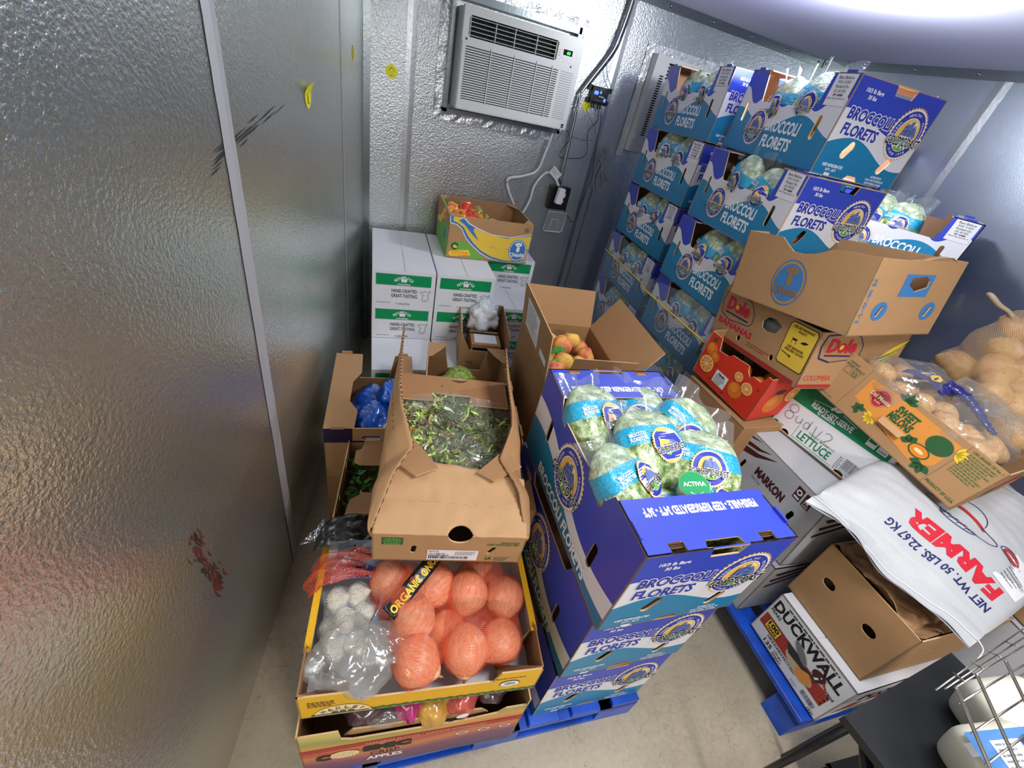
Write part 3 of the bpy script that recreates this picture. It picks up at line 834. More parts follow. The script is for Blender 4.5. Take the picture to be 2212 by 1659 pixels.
# ================================================================= broccoli cartons
def logo(m, F, u, v, r, lod=2, k=1.12, hole=False, surf=None, base=0.0006):
    """round produce seal: saw-toothed edge, blue ring, ship over green field, banner with GOLD COAST"""
    st = 0.0005
    O, U, V, N = F
    pts = []
    n = 40
    for i in range(n * 2):
        a = pi * i / n
        rr = r * (1.0 if i % 2 == 0 else 0.93)
        pts.append((u + rr * cos(a), v + rr * k * sin(a)))
    m.flat(F, pts, 'ink_gold', base)
    pts2 = [(u + (p[0] - u) * 0.955, v + (p[1] - v) * 0.955) for p in pts]
    m.flat(F, pts2, 'ink_white', base + st)
    m.disc(F, u, v, r * 0.86, 'ink_blue', base + 2 * st, r * 0.86 * k, 32)
    m.disc(F, u, v, r * 0.62, 'ink_white', base + 3 * st, r * 0.62 * k, 28)
    m.disc(F, u, v, r * 0.59, 'ink_gold', base + 4 * st, r * 0.59 * k, 28)
    m.disc(F, u + r * 0.08, v + r * 0.18, r * 0.36, 'ink_cream', base + 5 * st, r * 0.38 * k, 20)
    # field
    g = [(u + r * 0.59 * cos(a), v + r * 0.59 * k * sin(a)) for a in [radians(200 + 140 * i / 14) for i in range(15)]]
    m.flat(F, g, 'ink_lgreen', base + 6 * st)
    for q in (-0.32, -0.12, 0.12, 0.32):
        m.flat(F, [(u + q * r * 0.35 - r * .015, v - r * .22 * k), (u + q * r * 0.35 + r * .015, v - r * .22 * k), (u + q * r * 1.1 + r * .045, v - r * .5 * k), (u + q * r * 1.1 - r * .045, v - r * .5 * k)], 'ink_white', base + 7 * st)
    # ship: hull, three leaning masts with sails
    P = lambda x, y: (u + x * r, v + y * r * k)
    m.flat(F, [P(-.40, -.08), P(-.30, -.20), P(.30, -.20), P(.46, -.02), P(.0, -.10)], 'ink_blue', base + 7 * st)
    for (x, y0, y1, w) in ((-.22, -.04, .40, .16), (.0, -.04, .52, .18), (.20, -.04, .38, .13)):
        m.flat(F, [P(x - w, y0), P(x + w * .8, y0 + .02), P(x + w * .5, y1), P(x - w * .35, y1 - .05)], 'ink_ship', base + 8 * st)
        if lod > 1:
            for q in (.33, .66):
                yy = y0 + (y1 - y0) * q
                m.flat(F, [P(x - w * .75, yy), P(x + w * .65, yy + .01), P(x + w * .65, yy + .03), P(x - w * .75, yy + .02)], 'ink_blue', base + 9 * st)
    m.flat(F, [P(.30, -.02), P(.50, .0), P(.30, .34)], 'ink_ship', base + 8 * st)
    # banner
    m.text(F, 'GOLD COAST', u, v - r * .24 * k, r * 0.36, 'ink_black', r * 1.95, 0.02, base + 11 * st, 0.02, 'C', 'ink_white', 0.06)
    m.text(F, 'GOLD COAST', u, v - r * .24 * k, r * 0.36, 'ink_black', r * 1.95, 0.0, base + 12 * st, 0.02)
    if lod > 1:
        m.arc_text(F, 'FRESH · HEALTHY · PRODUCE', u, v, r * 0.735, r * 0.10, 'ink_white', pi / 2, True, 0.98, k, base + 4 * st)
        m.arc_text(F, 'SINCE 1978', u, v, r * 0.735, r * 0.10, 'ink_white', -pi / 2, False, 1.05, k, base + 4 * st)

GW, GD = 0.383, 0.600
def carton_proto():
    t = thing('broccoli_carton', 'x', 'carton')
    Fs = faces(GW, GD, GH)
    m = MB()
    H = GH
    m.panel(Fs['bottom'], rectpts(GW, GD), 'white_board', 'gc_inside')
    # window side
    A = [(0, 0), (GD, 0), (GD, H), (0.478, H), (0.470, 0.205), (0.462, 0.192), (0.150, 0.192), (0.142, 0.205), (0.112, H), (0, H)]
    F = Fs['left']
    m.panel(F, A, 'gc_a', 'gc_inside', 'kraft_edge', 0.004, [slot(0.062, 0.150, 0.016, 0.075), slot(0.515, 0.135, 0.020, 0.080)])
    logo(m, F, 0.175, 0.100, 0.062)
    m.text(F, 'BROCCOLI', 0.345, 0.118, 0.042, 'ink_white', 0.195, 0.035)
    m.text(F, 'FLORETS', 0.345, 0.062, 0.042, 'ink_white', 0.175, 0.035)
    # plain long side
    F = Fs['right']
    m.panel(F, [(0, 0), (GD, 0), (GD, H), (0.46, H), (0.44, 0.262), (0.15, 0.262), (0.13, H), (0, H)], 'gc_b', 'gc_inside', 'kraft_edge', 0.004, [slot(0.120, 0.165, 0.022, 0.080), slot(0.480, 0.112, 0.024, 0.080), slot(0.315, 0.115, 0.03, 0.055)])
    logo(m, F, 0.285, 0.158, 0.086)
    m.text(F, 'BROCCOLI FLORETS', 0.310, 0.036, 0.036, 'ink_white', 0.36, 0.035)
    # end faces
    E = [(0, 0), (0.150, 0), (0.165, 0.018), (0.205, 0.018), (0.220, 0), (GW, 0), (GW, H), (0.250, H), (0.240, 0.270), (0.165, 0.270), (0.155, H), (0, H)]
    for k_ in ('front', 'back'):
        F = Fs[k_]
        m.panel(F, E, 'gc_end', 'gc_inside', 'kraft_edge', 0.004, [slot(0.105, 0.092, 0.026, 0.062, -0.5), slot(0.292, 0.072, 0.024, 0.062, -0.5)])
        for sx, w in ((0.122, 0.190), (0.112, 0.155)):
            y = 0.196 if w > 0.16 else 0.150
            m.text(F, 'BROCCOLI' if w > .16 else 'FLORETS', sx, y, 0.034, 'ink_blue', w, 0.04, 0.0012, -0.02, 'C', 'ink_white', 0.05)
        logo(m, F, 0.300, 0.178, 0.076)
        m.text(F, '10/3 lb Bags', 0.082, 0.266, 0.012, 'ink_white', 0.075, 0.03)
        m.text(F, '30 lbs', 0.084, 0.248, 0.012, 'ink_white', 0.036, 0.03)
        m.text(F, 'KEEP REFRIGERATED', 0.080, 0.036, 0.010, 'ink_white', 0.092, 0.03)
        m.text(F, '34°F - 36°F', 0.080, 0.022, 0.009, 'ink_white', 0.046, 0.03)
        for i, (s_, w) in enumerate((('DISTRIBUTED BY', 0.052), ('GOLD COAST PACKING, INC', 0.086), ('SANTA MARIA, CA 93456', 0.078))):
            m.text(F, s_, 0.292, 0.032 - i * 0.011, 0.007, 'ink_white', w, 0.03)
        m.rect(F, 0.060, 0.002, 0.085, 0.012, 'sticker', 0.001); m.rect(F, 0.300, 0.0005, 0.325, 0.003, 'kraft_in', 0.001)
    for x, y in ((0.004, 0.055), (0.004, 0.545), (GW - .004, 0.055), (GW - .004, 0.545)):
        m.box(x - 0.003, y - 0.02, H - 0.002, x + 0.003, y + 0.02, H + 0.008, 'gc_blue')
    m.build('body', t)
    # folded end flaps with the storage line printed on them
    for k_, O, U, V in (('near', (GW, 0.130, H), (-1, 0, 0), (0, -1, 0)), ('far', (0, GD - 0.130, H), (1, 0, 0), (0, 1, 0))):
        F = fr(O, U, V)
        m = MB()
        hole = [[(0.058, 0.106), (0.095, 0.106), (0.095, 0.126), (0.058, 0.126)], [(0.288, 0.106), (0.325, 0.106), (0.325, 0.126), (0.288, 0.126)], [(0.150, 0.110), (0.235, 0.110), (0.242, 0.127), (0.142, 0.127)]]
        m.panel(F, rectpts(GW, 0.130), 'gc_blue', 'gc_inside', 'kraft_edge', 0.004, hole)
        m.text(F, 'PERISHABLE - KEEP REFRIGERATED 34°F - 36°F', 0.190, 0.036, 0.021, 'ink_white', 0.300, 0.045)
        for x in (0.060, 0.290):
            O_, U_, V_, N_ = F
            for s_ in range(3):
                m.mesh([O_ + U_ * (x + .002) + V_ * (.107 + s_ * .004) - N_ * .012, O_ + U_ * (x + .033) + V_ * (.107 + s_ * .004) - N_ * .012, O_ + U_ * (x + .033) + V_ * (.109 + s_ * .004) + N_ * .001, O_ + U_ * (x + .002) + V_ * (.109 + s_ * .004) + N_ * .001], [(0, 1, 2, 3), (3, 2, 1, 0)], 'kraft_edge')
        m.build('end_flap', t)
    m = MB(); F = Fs['left']
    m.rect(F, 0.494, 0.205, 0.588, 0.298, 'sticker', 0.0012)
    m.text(F, 'Best Before', 0.541, 0.288, 0.010, 'ink_dark', 0.066, 0.0, 0.002)
    m.text(F, 'AUG 13 2025', 0.541, 0.275, 0.0085, 'ink_dark', 0.058, 0.0, 0.002)
    m.text(F, 'Packed On', 0.541, 0.262, 0.010, 'ink_dark', 0.058, 0.0, 0.002)
    m.text(F, 'JUL 28 2025', 0.541, 0.249, 0.0085, 'ink_dark', 0.052, 0.0, 0.002)
    m.text(F, '209  560808', 0.541, 0.237, 0.007, 'ink_black', 0.044, 0.02, 0.002)
    m.text(F, 'Region of Origin: Santa Maria, CA', 0.541, 0.227, 0.0055, 'ink_dark', 0.078, 0.0, 0.002)
    m.barcode(F, 0.520, 0.209, 0.040, 0.012)
    m.build('date_label', t)
    return t

def bag_point(d, a=0.098, b=0.050, c=0.108, seed=0.0, e=0.62):
    """lumpy pillow-shaped bag"""
    sx = (1 if d.x >= 0 else -1) * abs(d.x) ** e; sz = (1 if d.z >= 0 else -1) * abs(d.z) ** e
    sy = (1 if d.y >= 0 else -1) * abs(d.y) ** 0.9
    p = Vector((a * sx, b * sy, c * sz))
    n1 = noise.noise(p * 22 + Vector((seed, 0, 0))); n2 = noise.noise(p * 55 + Vector((0, seed, 0)))
    q = 1 + 0.16 * n1 + 0.06 * n2
    taper = 1 - 0.25 * max(0, p.z / c) ** 2
    return Vector((p.x * taper * (1 + 0.06 * n1), p.y * q * (1.15 - 0.75 * max(0, p.z / c) ** 2), p.z * (1 + 0.05 * n1)))
class BagFrame:
    pass
def on_bag(mb, m2, seed, off):
    """wrap a flat x/z drawing around the front of a bag"""
    k = len(mb.v)
    for i, v in enumerate(m2.v):
        x, y, z = v
        x = max(-.09, min(.09, x)); z = max(-.1, min(.1, z))
        sx = (abs(x) / 0.098) ** (1 / 0.62) * (1 if x >= 0 else -1); sz = (abs(z) / 0.108) ** (1 / 0.62) * (1 if z >= 0 else -1)
        sy = -sqrt(max(0.02, 1 - min(.98, sx * sx + sz * sz)))
        d = Vector((sx, sy, sz)).normalized()
        p = bag_point(d, seed=seed)
        mb.v.append((x, p.y - off + y, z))
    for f, mi, s, uv in zip(m2.f, m2.m, m2.s, m2.uv):
        mb.f.append([k + a for a in f]); mb.m.append(mb.mi(m2.names[mi])); mb.s.append(False); mb.uv.append(uv)
def bag_proto(seed, word=True, lod=1):
    t = thing('floret_bag', 'x', 'bag of broccoli')
    m = MB()
    m.ball(lambda d: bag_point(Vector((d.x, d.z * -1, d.y)) if False else d, seed=seed), 'floret_bag', 36, 24)
    m.build('pouch', t)
    m2 = MB()
    F = fr((0, 0, 0), (1, 0, 0), (0, 0, 1))
    logo(m2, F, 0.012, -0.005, 0.044, lod, 1.1)
    m2.text(F, 'BROCCOLI', -0.056, 0.036, 0.009, 'ink_white', 0.042, 0.03)
    m2.text(F, 'FLORETTES', -0.056, 0.024, 0.009, 'ink_white', 0.044, 0.03)
    m = MB(); on_bag(m, m2, seed, 0.004)
    m.build('printed_seal', t)
    m = MB(); rnd = random.Random(int(seed * 10)); ph = rnd.random() * 6; sk = rnd.uniform(-.3, .3)
    def fin(u, v):
        x = (u - 0.5) * 0.175 * (1 + 0.12 * v)
        return Vector((x + sk * v * 0.05, 0.012 * sin(u * 13 + ph) * (0.3 + v) + 0.006 * sin(u * 31 + ph * 2) + v * 0.015 * cos(ph), 0.078 + v * 0.062 + 0.014 * v * sin(u * 7 + ph)))
    m.sheet(fin, 18, 6, 'clear_film')
    m.build('clear_top', t)
    return t

CART = carton_proto()
BAGS = [bag_proto(s) for s in (1.3, 4.7, 8.2)]
_first = {'cart': True, 0: True, 1: True, 2: True}
def cart(loc, rot, label, group):
    if _first['cart']:
        _first['cart'] = False
        place(CART, loc, rot); CART['label'] = label; CART['group'] = group; o = CART
    else: o = dup(CART, loc, rot, label, group)
    return o
def bag(k, M, label, group):
    """one bag placed by a world matrix"""
    loc = M.to_translation(); e = M.to_euler('XYZ')
    if _first[k]:
        _first[k] = False; o = BAGS[k]; o.location = loc; o.rotation_euler = e; o['label'] = label; o['group'] = group
    else: o = dup(BAGS[k], loc, [math.degrees(a) for a in e], label, group)
    return o
def mat_of(loc, rot):
    return Matrix.Translation(loc) @ Euler([radians(a) for a in rot], 'XYZ').to_matrix().to_4x4()
def L4(x, y, z, rx=0, ry=0, rz=0, s=1):
    return Matrix.Translation((x, y, z)) @ Euler((radians(rx), radians(ry), radians(rz)), 'XYZ').to_matrix().to_4x4()

ORD2 = ['top', 'second', 'third', 'fourth', 'fifth', 'bottom']
ORD = ['topmost', 'second from the top', 'third from the top', 'fourth from the top', 'fifth from the top', 'bottom']
def stack_bags(loc, rot, where, n, k0=0, grp='floret bags showing in the carton windows'):
    M = mat_of(loc, rot)
    rnd = random.Random(int(loc[2] * 100 + loc[1] * 10))
    for j in range(n):
        y = (0.375, 0.205)[j]
        A = M @ L4(0.062, y, 0.195 + rnd.uniform(-.012, .012), rnd.uniform(-5, 5), rnd.uniform(-8, 12), -90 + rnd.uniform(-10, 10))
        bag((k0 + j) % 3, A, '%s floret bag in the window of %s' % (('left', 'right')[j], where), grp)
# pallet stack against the back wall: left column and right column
LC = [(1.758, 1.880, 1.642, -1, -.5, -9), (1.762, 1.886, 1.334, 0, 0.3, -8), (1.775, 1.900, 1.026, 0, 0, -8), (1.765, 1.898, 0.718, 0, 0, -8.5), (1.77, 1.90, 0.410, 0, 0, -8), (1.77, 1.90, 0.102, 0, 0, -8)]
RC_ = [(1.668, 1.225, 1.642, 0, .5, -12), (1.612, 1.175, 1.334, 0, 0, -9.5), (1.612, 1.170, 1.026, 0, 0, -7), (1.622, 1.178, 0.718, 0, 0, -7.5), (1.63, 1.18, 0.410, 0, 0, -8), (1.63, 1.18, 0.102, 0, 0, -8)]
for i, (x, y, z, a, b_, c) in enumerate(LC):
    cart((x, y, z), (a, b_, c), '%s broccoli carton, left column of the tall stack' % ORD[i], 'tall pallet stack of broccoli cartons')
    if i < 5: stack_bags((x, y, z), (a, b_, c), 'the %s carton, left column' % ORD2[i], 2, i)
for i, (x, y, z, a, b_, c) in enumerate(RC_):
    cart((x, y, z), (a, b_, c), '%s broccoli carton, right column of the tall stack' % ORD[i], 'tall pallet stack of broccoli cartons')
    if i < 5: stack_bags((x, y, z), (a, b_, c), 'the %s carton, right column' % ORD2[i], 2, i + 1)
# turned column by the right wall
for i in range(5):
    z = 1.288 - i * 0.308
    if z < 0: break
    cart((2.84, 1.11, z), (0, 0, 25), 'open half-empty broccoli carton turned beside the right wall' if i == 0 else '%s carton in the turned column by the right wall' % ORD[i], 'tall pallet stack of broccoli cartons')
M = mat_of((2.84, 1.11, 1.288), (0, 0, 25))
bag(0, M @ L4(0.10, 0.44, 0.215, 4, 12, -84), 'left floret bag in the open half-empty carton by the right wall', 'floret bags showing in the carton windows')
bag(1, M @ L4(0.085, 0.30, 0.20, -6, 0, -100), 'right floret bag in the open half-empty carton by the right wall', 'floret bags showing in the carton windows')
for i in range(6):
    if i == 5: break
    cart((2.93, 1.90, 1.540 - i * 0.308), (0, 0, -4), '%s broccoli carton in the rear corner column, mostly hidden' % ORD[i], 'tall pallet stack of broccoli cartons')

# centre stack of three, plain long side towards the left wall
def flip(loc, rot):
    """turn a carton half round about its own middle"""
    M = mat_of(loc, rot) @ Matrix.Translation((GW, GD, 0)) @ Matrix.Rotation(pi, 4, 'Z')
    return M.to_translation(), [math.degrees(a) for a in M.to_euler('XYZ')]
CS = [((0.528, 0.300, 0.735), (1.0, .3, -6.2)), ((0.530, 0.316, 0.428), (0, 0, -6.4)), ((0.528, 0.324, 0.121), (0, 0, -7.0))]
for (loc, rot), lab in zip(CS, ('full open broccoli carton on top of the short centre stack, bags heaped inside', 'middle broccoli carton of the short centre stack', 'bottom broccoli carton of the short centre stack on the blue pallet')):
    l2, r2 = flip(loc, rot)
    cart(l2, r2, lab, 'short centre stack of broccoli cartons')
M = mat_of(*CS[0])
CB = [(0, 0.095, 0.430, 0.245, -52, 8, 20, 'clear-topped floret bag in the far left of the open centre carton'),
      (1, 0.235, 0.445, 0.230, -50, -6, -35, 'floret bag in the far middle of the open centre carton'),
      (2, 0.325, 0.360, 0.255, -45, 20, -40, 'swollen clear floret bag at the far right of the open centre carton'),
      (0, 0.190, 0.300, 0.268, -62, -4, 8, 'teal-banded floret bag lying in the middle of the open centre carton'),
      (1, 0.085, 0.210, 0.240, -60, 10, 35, 'floret bag against the left side of the open centre carton'),
      (2, 0.295, 0.225, 0.262, -58, -12, -28, 'floret bag right of the green yogurt lid in the open centre carton'),
      (0, 0.285, 0.135, 0.228, -72, 8, -20, 'floret bag in the near right corner of the open centre carton'),
      (1, 0.130, 0.125, 0.205, -78, 4, 12, 'floret bag in the near left corner of the open centre carton'),
      (2, 0.235, 0.165, 0.160, -75, 2, 20, 'floret bag under the near flap of the open centre carton')]
for k, x, y, z, rx, ry, rz, lab in CB:
    bag(k, M @ L4(x, y, z, rx, ry, rz), lab, 'floret bags heaped in the open centre carton')
# yogurt cup, lid up
t = thing('yogurt_cup', 'green-lidded yogurt cup lying among the broccoli bags', 'yogurt cup', (M @ Vector((0.215, 0.155, 0.300))), (14, -10, -18))
F = fr((0, 0, 0.001), (1, 0, 0), (0, 1, 0))
b = MB()
b.mesh([(r_ * cos(2 * pi * i / 24), r_ * sin(2 * pi * i / 24), z_) for r_, z_ in ((0.030, 0.0), (0.026, -0.06)) for i in range(24)], [(i, (i + 1) % 24, 24 + (i + 1) % 24, 24 + i)[::-1] for i in range(24)] + [tuple(range(24, 48))[::-1]], 'sticker', None, True)
b.build('cup', t)
b = MB(); b.disc(F, 0, 0, 0.036, 'ink_lgreen', 0.0); b.disc(F, 0, 0, 0.034, 'ink_green', 0.0008)
b.text(F, 'ACTIVIA', 0, 0.003, 0.011, 'ink_white', 0.052, 0.03, 0.0016)
b.arc_text(F, 'PROBIOTIC', 0, -0.004, 0.02, 0.004, 'ink_white', -pi / 2, False, 0.9, 1, 0.0016)
b.build('foil_lid', t)

# ---------------------------------------------------------------- stretch film round the lower half of the tall stack
t = thing('stretch_wrap', 'clear stretch film with a yellow strap around the lower tall broccoli stack', 'stretch wrap', (0, 0, 0))
b = MB()
def wrapline(s):                                # plan outline just outside the cartons' left faces
    P = [(1.615, 1.155), (1.700, 1.83), (1.742, 1.885), (1.842, 2.49)]
    L = [0, .68, .76, 1.37]; d = s * 1.37
    for i in range(3):
        if d <= L[i + 1] or i == 2:
            f = (d - L[i]) / (L[i + 1] - L[i]); a, c = P[i], P[i + 1]
            return Vector((a[0] + (c[0] - a[0]) * f - 0.014, a[1] + (c[1] - a[1]) * f, 0))
b.sheet(lambda u, v: wrapline(u) + Vector((-0.003 * sin(v * 60 + u * 9), 0, 0.10 + v * (0.90 + 0.03 * sin(u * 9)))), 40, 20, 'wrap_film')
b.build('film', t)
b = MB()
pts = [wrapline(i / 30) + Vector((-0.006, 0, 0.905 - 0.02 * i / 30)) for i in range(31)]
b.tube(pts, 0.004, 'ink_byellow', 6, False, 1.0)
b.build('yellow_strap', t)

# ---------------------------------------------------------------- pallets
def pallet(name, w, d, h, label, loc, yaw):
    t = thing(name, label, 'pallet', loc, (0, 0, yaw))
    b = MB(); n = 7
    for i in range(n):
        x = i * (w - 0.10) / (n - 1); b.box(x, 0, h - 0.022, x + 0.10, d, h, 'pallet_blue')
    b.build('deck', t, bevel=0.003)
    for y in (0, d / 2 - 0.05, d - 0.10):
        b = MB()
        for x in (0, w / 2 - 0.07, w - 0.14): b.box(x, y, 0.018, x + 0.14, y + 0.10, h - 0.022, 'pallet_blue')
        b.box(0, y, 0.0, w, y + 0.10, 0.018, 'pallet_blue'); b.box(0, y, h - .04, w, y + 0.10, h - 0.022, 'pallet_blue')
        b.build('runner', t)
    return t
pallet('plastic_pallet', 1.0, 1.0, 0.10, 'blue plastic pallet under the tall broccoli stack, by the back wall', (1.60, 1.16, 0), -8)
pallet('plastic_pallet', 0.98, 0.95, 0.12, 'scuffed blue plastic pallet under the short centre stack and apple boxes', (-0.07, 0.375, 0), -7)

# ================================================================= left side and middle: boxes, produce
def carton_box(name, label, cat, dims, loc, rot, out='kraft', inn='kraft_in', outlines=None, holes=None, th=0.004, art=None, top=False, bev=0, group=None, base=True):
    """open corrugated box; art(mesh, faces) prints on it"""
    t = thing(name, label, cat, loc, rot, group)
    Wd, D, H = dims
    Fs = faces(Wd, D, H)
    m = MB()
    o = out if isinstance(out, dict) else {}
    base_m = out if isinstance(out, str) else out.get('all', 'kraft')
    if base: m.panel(Fs['bottom'], rectpts(Wd, D), base_m, inn, 'kraft_edge', th)
    for k_ in ('front', 'left', 'right', 'back'):
        w = Wd if k_ in ('front', 'back') else D
        pts = (outlines or {}).get(k_) or rectpts(w, H)
        m.panel(Fs[k_], pts, o.get(k_, base_m), inn, 'kraft_edge', th, (holes or {}).get(k_, ()))
    if top: m.panel(Fs['top'], rectpts(Wd, D), o.get('top', base_m), inn, 'kraft_edge', th)
    if art: art(m, Fs)
    m.build('body', t)
    return t, Fs

# ---- white cheese cartons
SW, SD, SH = 0.322, 0.312, 0.1985
def shamrock_proto():
    t = thing('cheese_carton', 'x', 'carton')
    Fs = faces(SW, SD, SH); m = MB()
    m.box(0, 0, 0, SW, SD, SH, 'white_board')
    F = Fs['front']
    m.rect(F, 0.018, 0.120, 0.300, 0.178, 'ink_green', 0.0008)
    m.rect(F, 0.016, 0.118, 0.302, 0.1195, 'ink_black', 0.0008); m.rect(F, 0.016, 0.1785, 0.302, 0.180, 'ink_black', 0.0008)
    m.arc_text(F, 'SHAMROCK', 0.158, 0.105, 0.060, 0.014, 'ink_white', pi / 2, True, 0.98, 1, 0.0018, 0.03)
    m.flat(F, [(0.142, 0.156), (0.176, 0.156), (0.172, 0.139), (0.168, 0.134), (0.168, 0.139), (0.150, 0.139), (0.150, 0.134), (0.146, 0.139)], 'ink_white', 0.0016)
    m.text(F, 'EST', 0.128, 0.145, 0.005, 'ink_white', 0.014, 0.0, 0.0016); m.text(F, '1922', 0.192, 0.145, 0.005, 'ink_white', 0.017, 0.0, 0.0016)
    m.text(F, '-FARMS-', 0.160, 0.126, 0.008, 'ink_white', 0.072, 0.03, 0.0016)
    m.text(F, 'HAND-CRAFTED.', 0.165, 0.089, 0.020, 'ink_black', 0.136, 0.015)
    m.text(F, 'GREAT-TASTING.', 0.165, 0.061, 0.020, 'ink_black', 0.138, 0.015)
    cow = [(0.248, 0.092), (0.262, 0.090), (0.268, 0.098), (0.276, 0.091), (0.290, 0.090), (0.298, 0.100), (0.296, 0.086), (0.288, 0.078), (0.290, 0.050), (0.282, 0.036), (0.262, 0.036), (0.256, 0.044), (0.262, 0.070), (0.258, 0.080), (0.246, 0.084)]
    for i in range(len(cow)):
        a, c = Vector(cow[i]), Vector(cow[(i + 1) % len(cow)]); d = (c - a).normalized(); q = Vector((-d.y, d.x)) * 0.0009
        m.flat(F, [(a + q)[:], (a - q)[:], (c - q)[:], (c + q)[:]][::-1], 'ink_black', 0.0012)
    for x in (.268, .282): m.rect(F, x - .003, .070, x + .003, .0715, 'ink_black', 0.0012)
    m.rect(F, .266, .044, .280, .0455, 'ink_black', 0.0012)
    m.text(F, 'KEEP REFRIGERATED', 0.058, 0.018, 0.006, 'ink_black', 0.068, 0.0)
    m.text(F, '4 - 5LB (2.27KG)', 0.158, 0.014, 0.009, 'ink_black', 0.072, 0.02)
    for n_ in ('left', 'right'):
        m.rect(Fs[n_], 0.02, 0.120, SD - .02, 0.178, 'ink_green', 0.0008); m.text(Fs[n_], 'SHAMROCK FARMS', SD / 2, 0.149, 0.02, 'ink_white', 0.18, 0.03, 0.0016)
    m.build('body', t, bevel=0.0015)
    for i, (x0, x1, dz) in enumerate(((0.0, SW * 0.497, 0.0), (SW * 0.505, SW, 0.0012))):
        m = MB(); m.box(x0 + .001, 0.001, SH + 0.0002, x1 - .001, SD - .001, SH + 0.0022 + dz, 'white_board'); m.build('lid_flap', t)
    return t
SHM = shamrock_proto(); _sf = [True]
def sham(loc, yaw, label):
    if _sf[0]:
        _sf[0] = False; place(SHM, loc, (0, 0, yaw)); SHM['label'] = label; SHM['group'] = 'stacked cheese cartons'
    else: dup(SHM, loc, (0, 0, yaw), label, 'stacked cheese cartons')
for r_, z in enumerate((0.602, 0.4005)):
    sham((0.238, 2.150, z), -6, 'white %s cheese carton with green band, far left of the stack' % ('top', 'second-row')[r_])
    sham((0.566, 2.118, z), -6, 'white %s cheese carton with green band, middle of the stack' % ('top', 'second-row')[r_])
    sham((0.272, 2.468, z), -6, 'white %s cheese carton behind the far left one' % ('top', 'second-row')[r_])
    sham((0.600, 2.436, z), -6, 'white %s cheese carton behind the middle one, under the tomatoes' % ('top', 'second-row')[r_])
for r_, z in enumerate((0.199, 0.0)):
    sham((0.205, 1.838, z), -6, 'white cheese carton in the forward %s row, left' % ('third', 'floor')[r_])
    sham((0.534, 1.806, z), -6, 'white cheese carton in the forward %s row, right, beside the brown tape box' % ('third', 'floor')[r_])
    sham((0.240, 2.156, z), -6, 'hidden white cheese carton under the left front one, %s row' % ('third', 'floor')[r_])
    sham((0.568, 2.124, z), -6, 'hidden white cheese carton under the middle front one, %s row' % ('third', 'floor')[r_])
    sham((0.274, 2.474, z), -6, 'hidden rear white cheese carton on the left, %s row' % ('third', 'floor')[r_])
    sham((0.602, 2.442, z), -6, 'hidden rear white cheese carton in the middle, %s row' % ('third', 'floor')[r_])
sham((0.930, 2.405, 0.602), -6, 'white cheese carton at the right rear, its green band half under the tomato box')
for i, z in enumerate((0.4005, 0.199, 0.0)):
    sham((0.900, 2.130, z), -6, ('white cheese carton on the right, below the tomato box, top bare', 'third-row white cheese carton on the right', 'floor white cheese carton on the right')[i])
    sham((0.934, 2.446, z), -6, 'rear right white cheese carton, %s from the top' % ('second', 'third', 'fourth')[i])

# ---- tomato box
def oval_brand(m, F, u, v, r, k, col, txt='ink_white', off=0.0012, rim=True):
    if rim:
        m.disc(F, u, v, r * 1.08, col, off - .0006, r * 1.08 * k); m.disc(F, u, v, r, txt, off - .0003, r * k)
    m.disc(F, u, v, r * 0.93, col, off, r * 0.93 * k)
    c2 = txt if rim else 'kraft_dark'
    for i, (x, y) in enumerate(((-.25, .62), (0, .70), (.25, .66))): m.disc(F, u + x * r, v + y * r * k, r * .15, c2, off + .0004, n=12)
    m.flat(F, [(u - .42 * r, v + .52 * r * k), (u + .5 * r, v + .56 * r * k), (u + .2 * r, v + .42 * r * k), (u - .15 * r, v + .40 * r * k)], c2, off + .0006)
    m.disc(F, u + .03 * r, v + .22 * r * k, r * .20, c2, off + .0004, r * .17 * k, 14)
    m.flat(F, [(u - .2 * r, v + .1 * r * k), (u + .25 * r, v + .1 * r * k), (u + .12 * r, v - .14 * r * k), (u - .1 * r, v - .14 * r * k)], c2, off + .0006)
    m.text(F, 'Chiquita', u, v - .38 * r * k, r * .46, c2, r * 1.72, 0.035, off + .0010, 0.05)
BW, BD, BH = 0.495, 0.408, 0.238
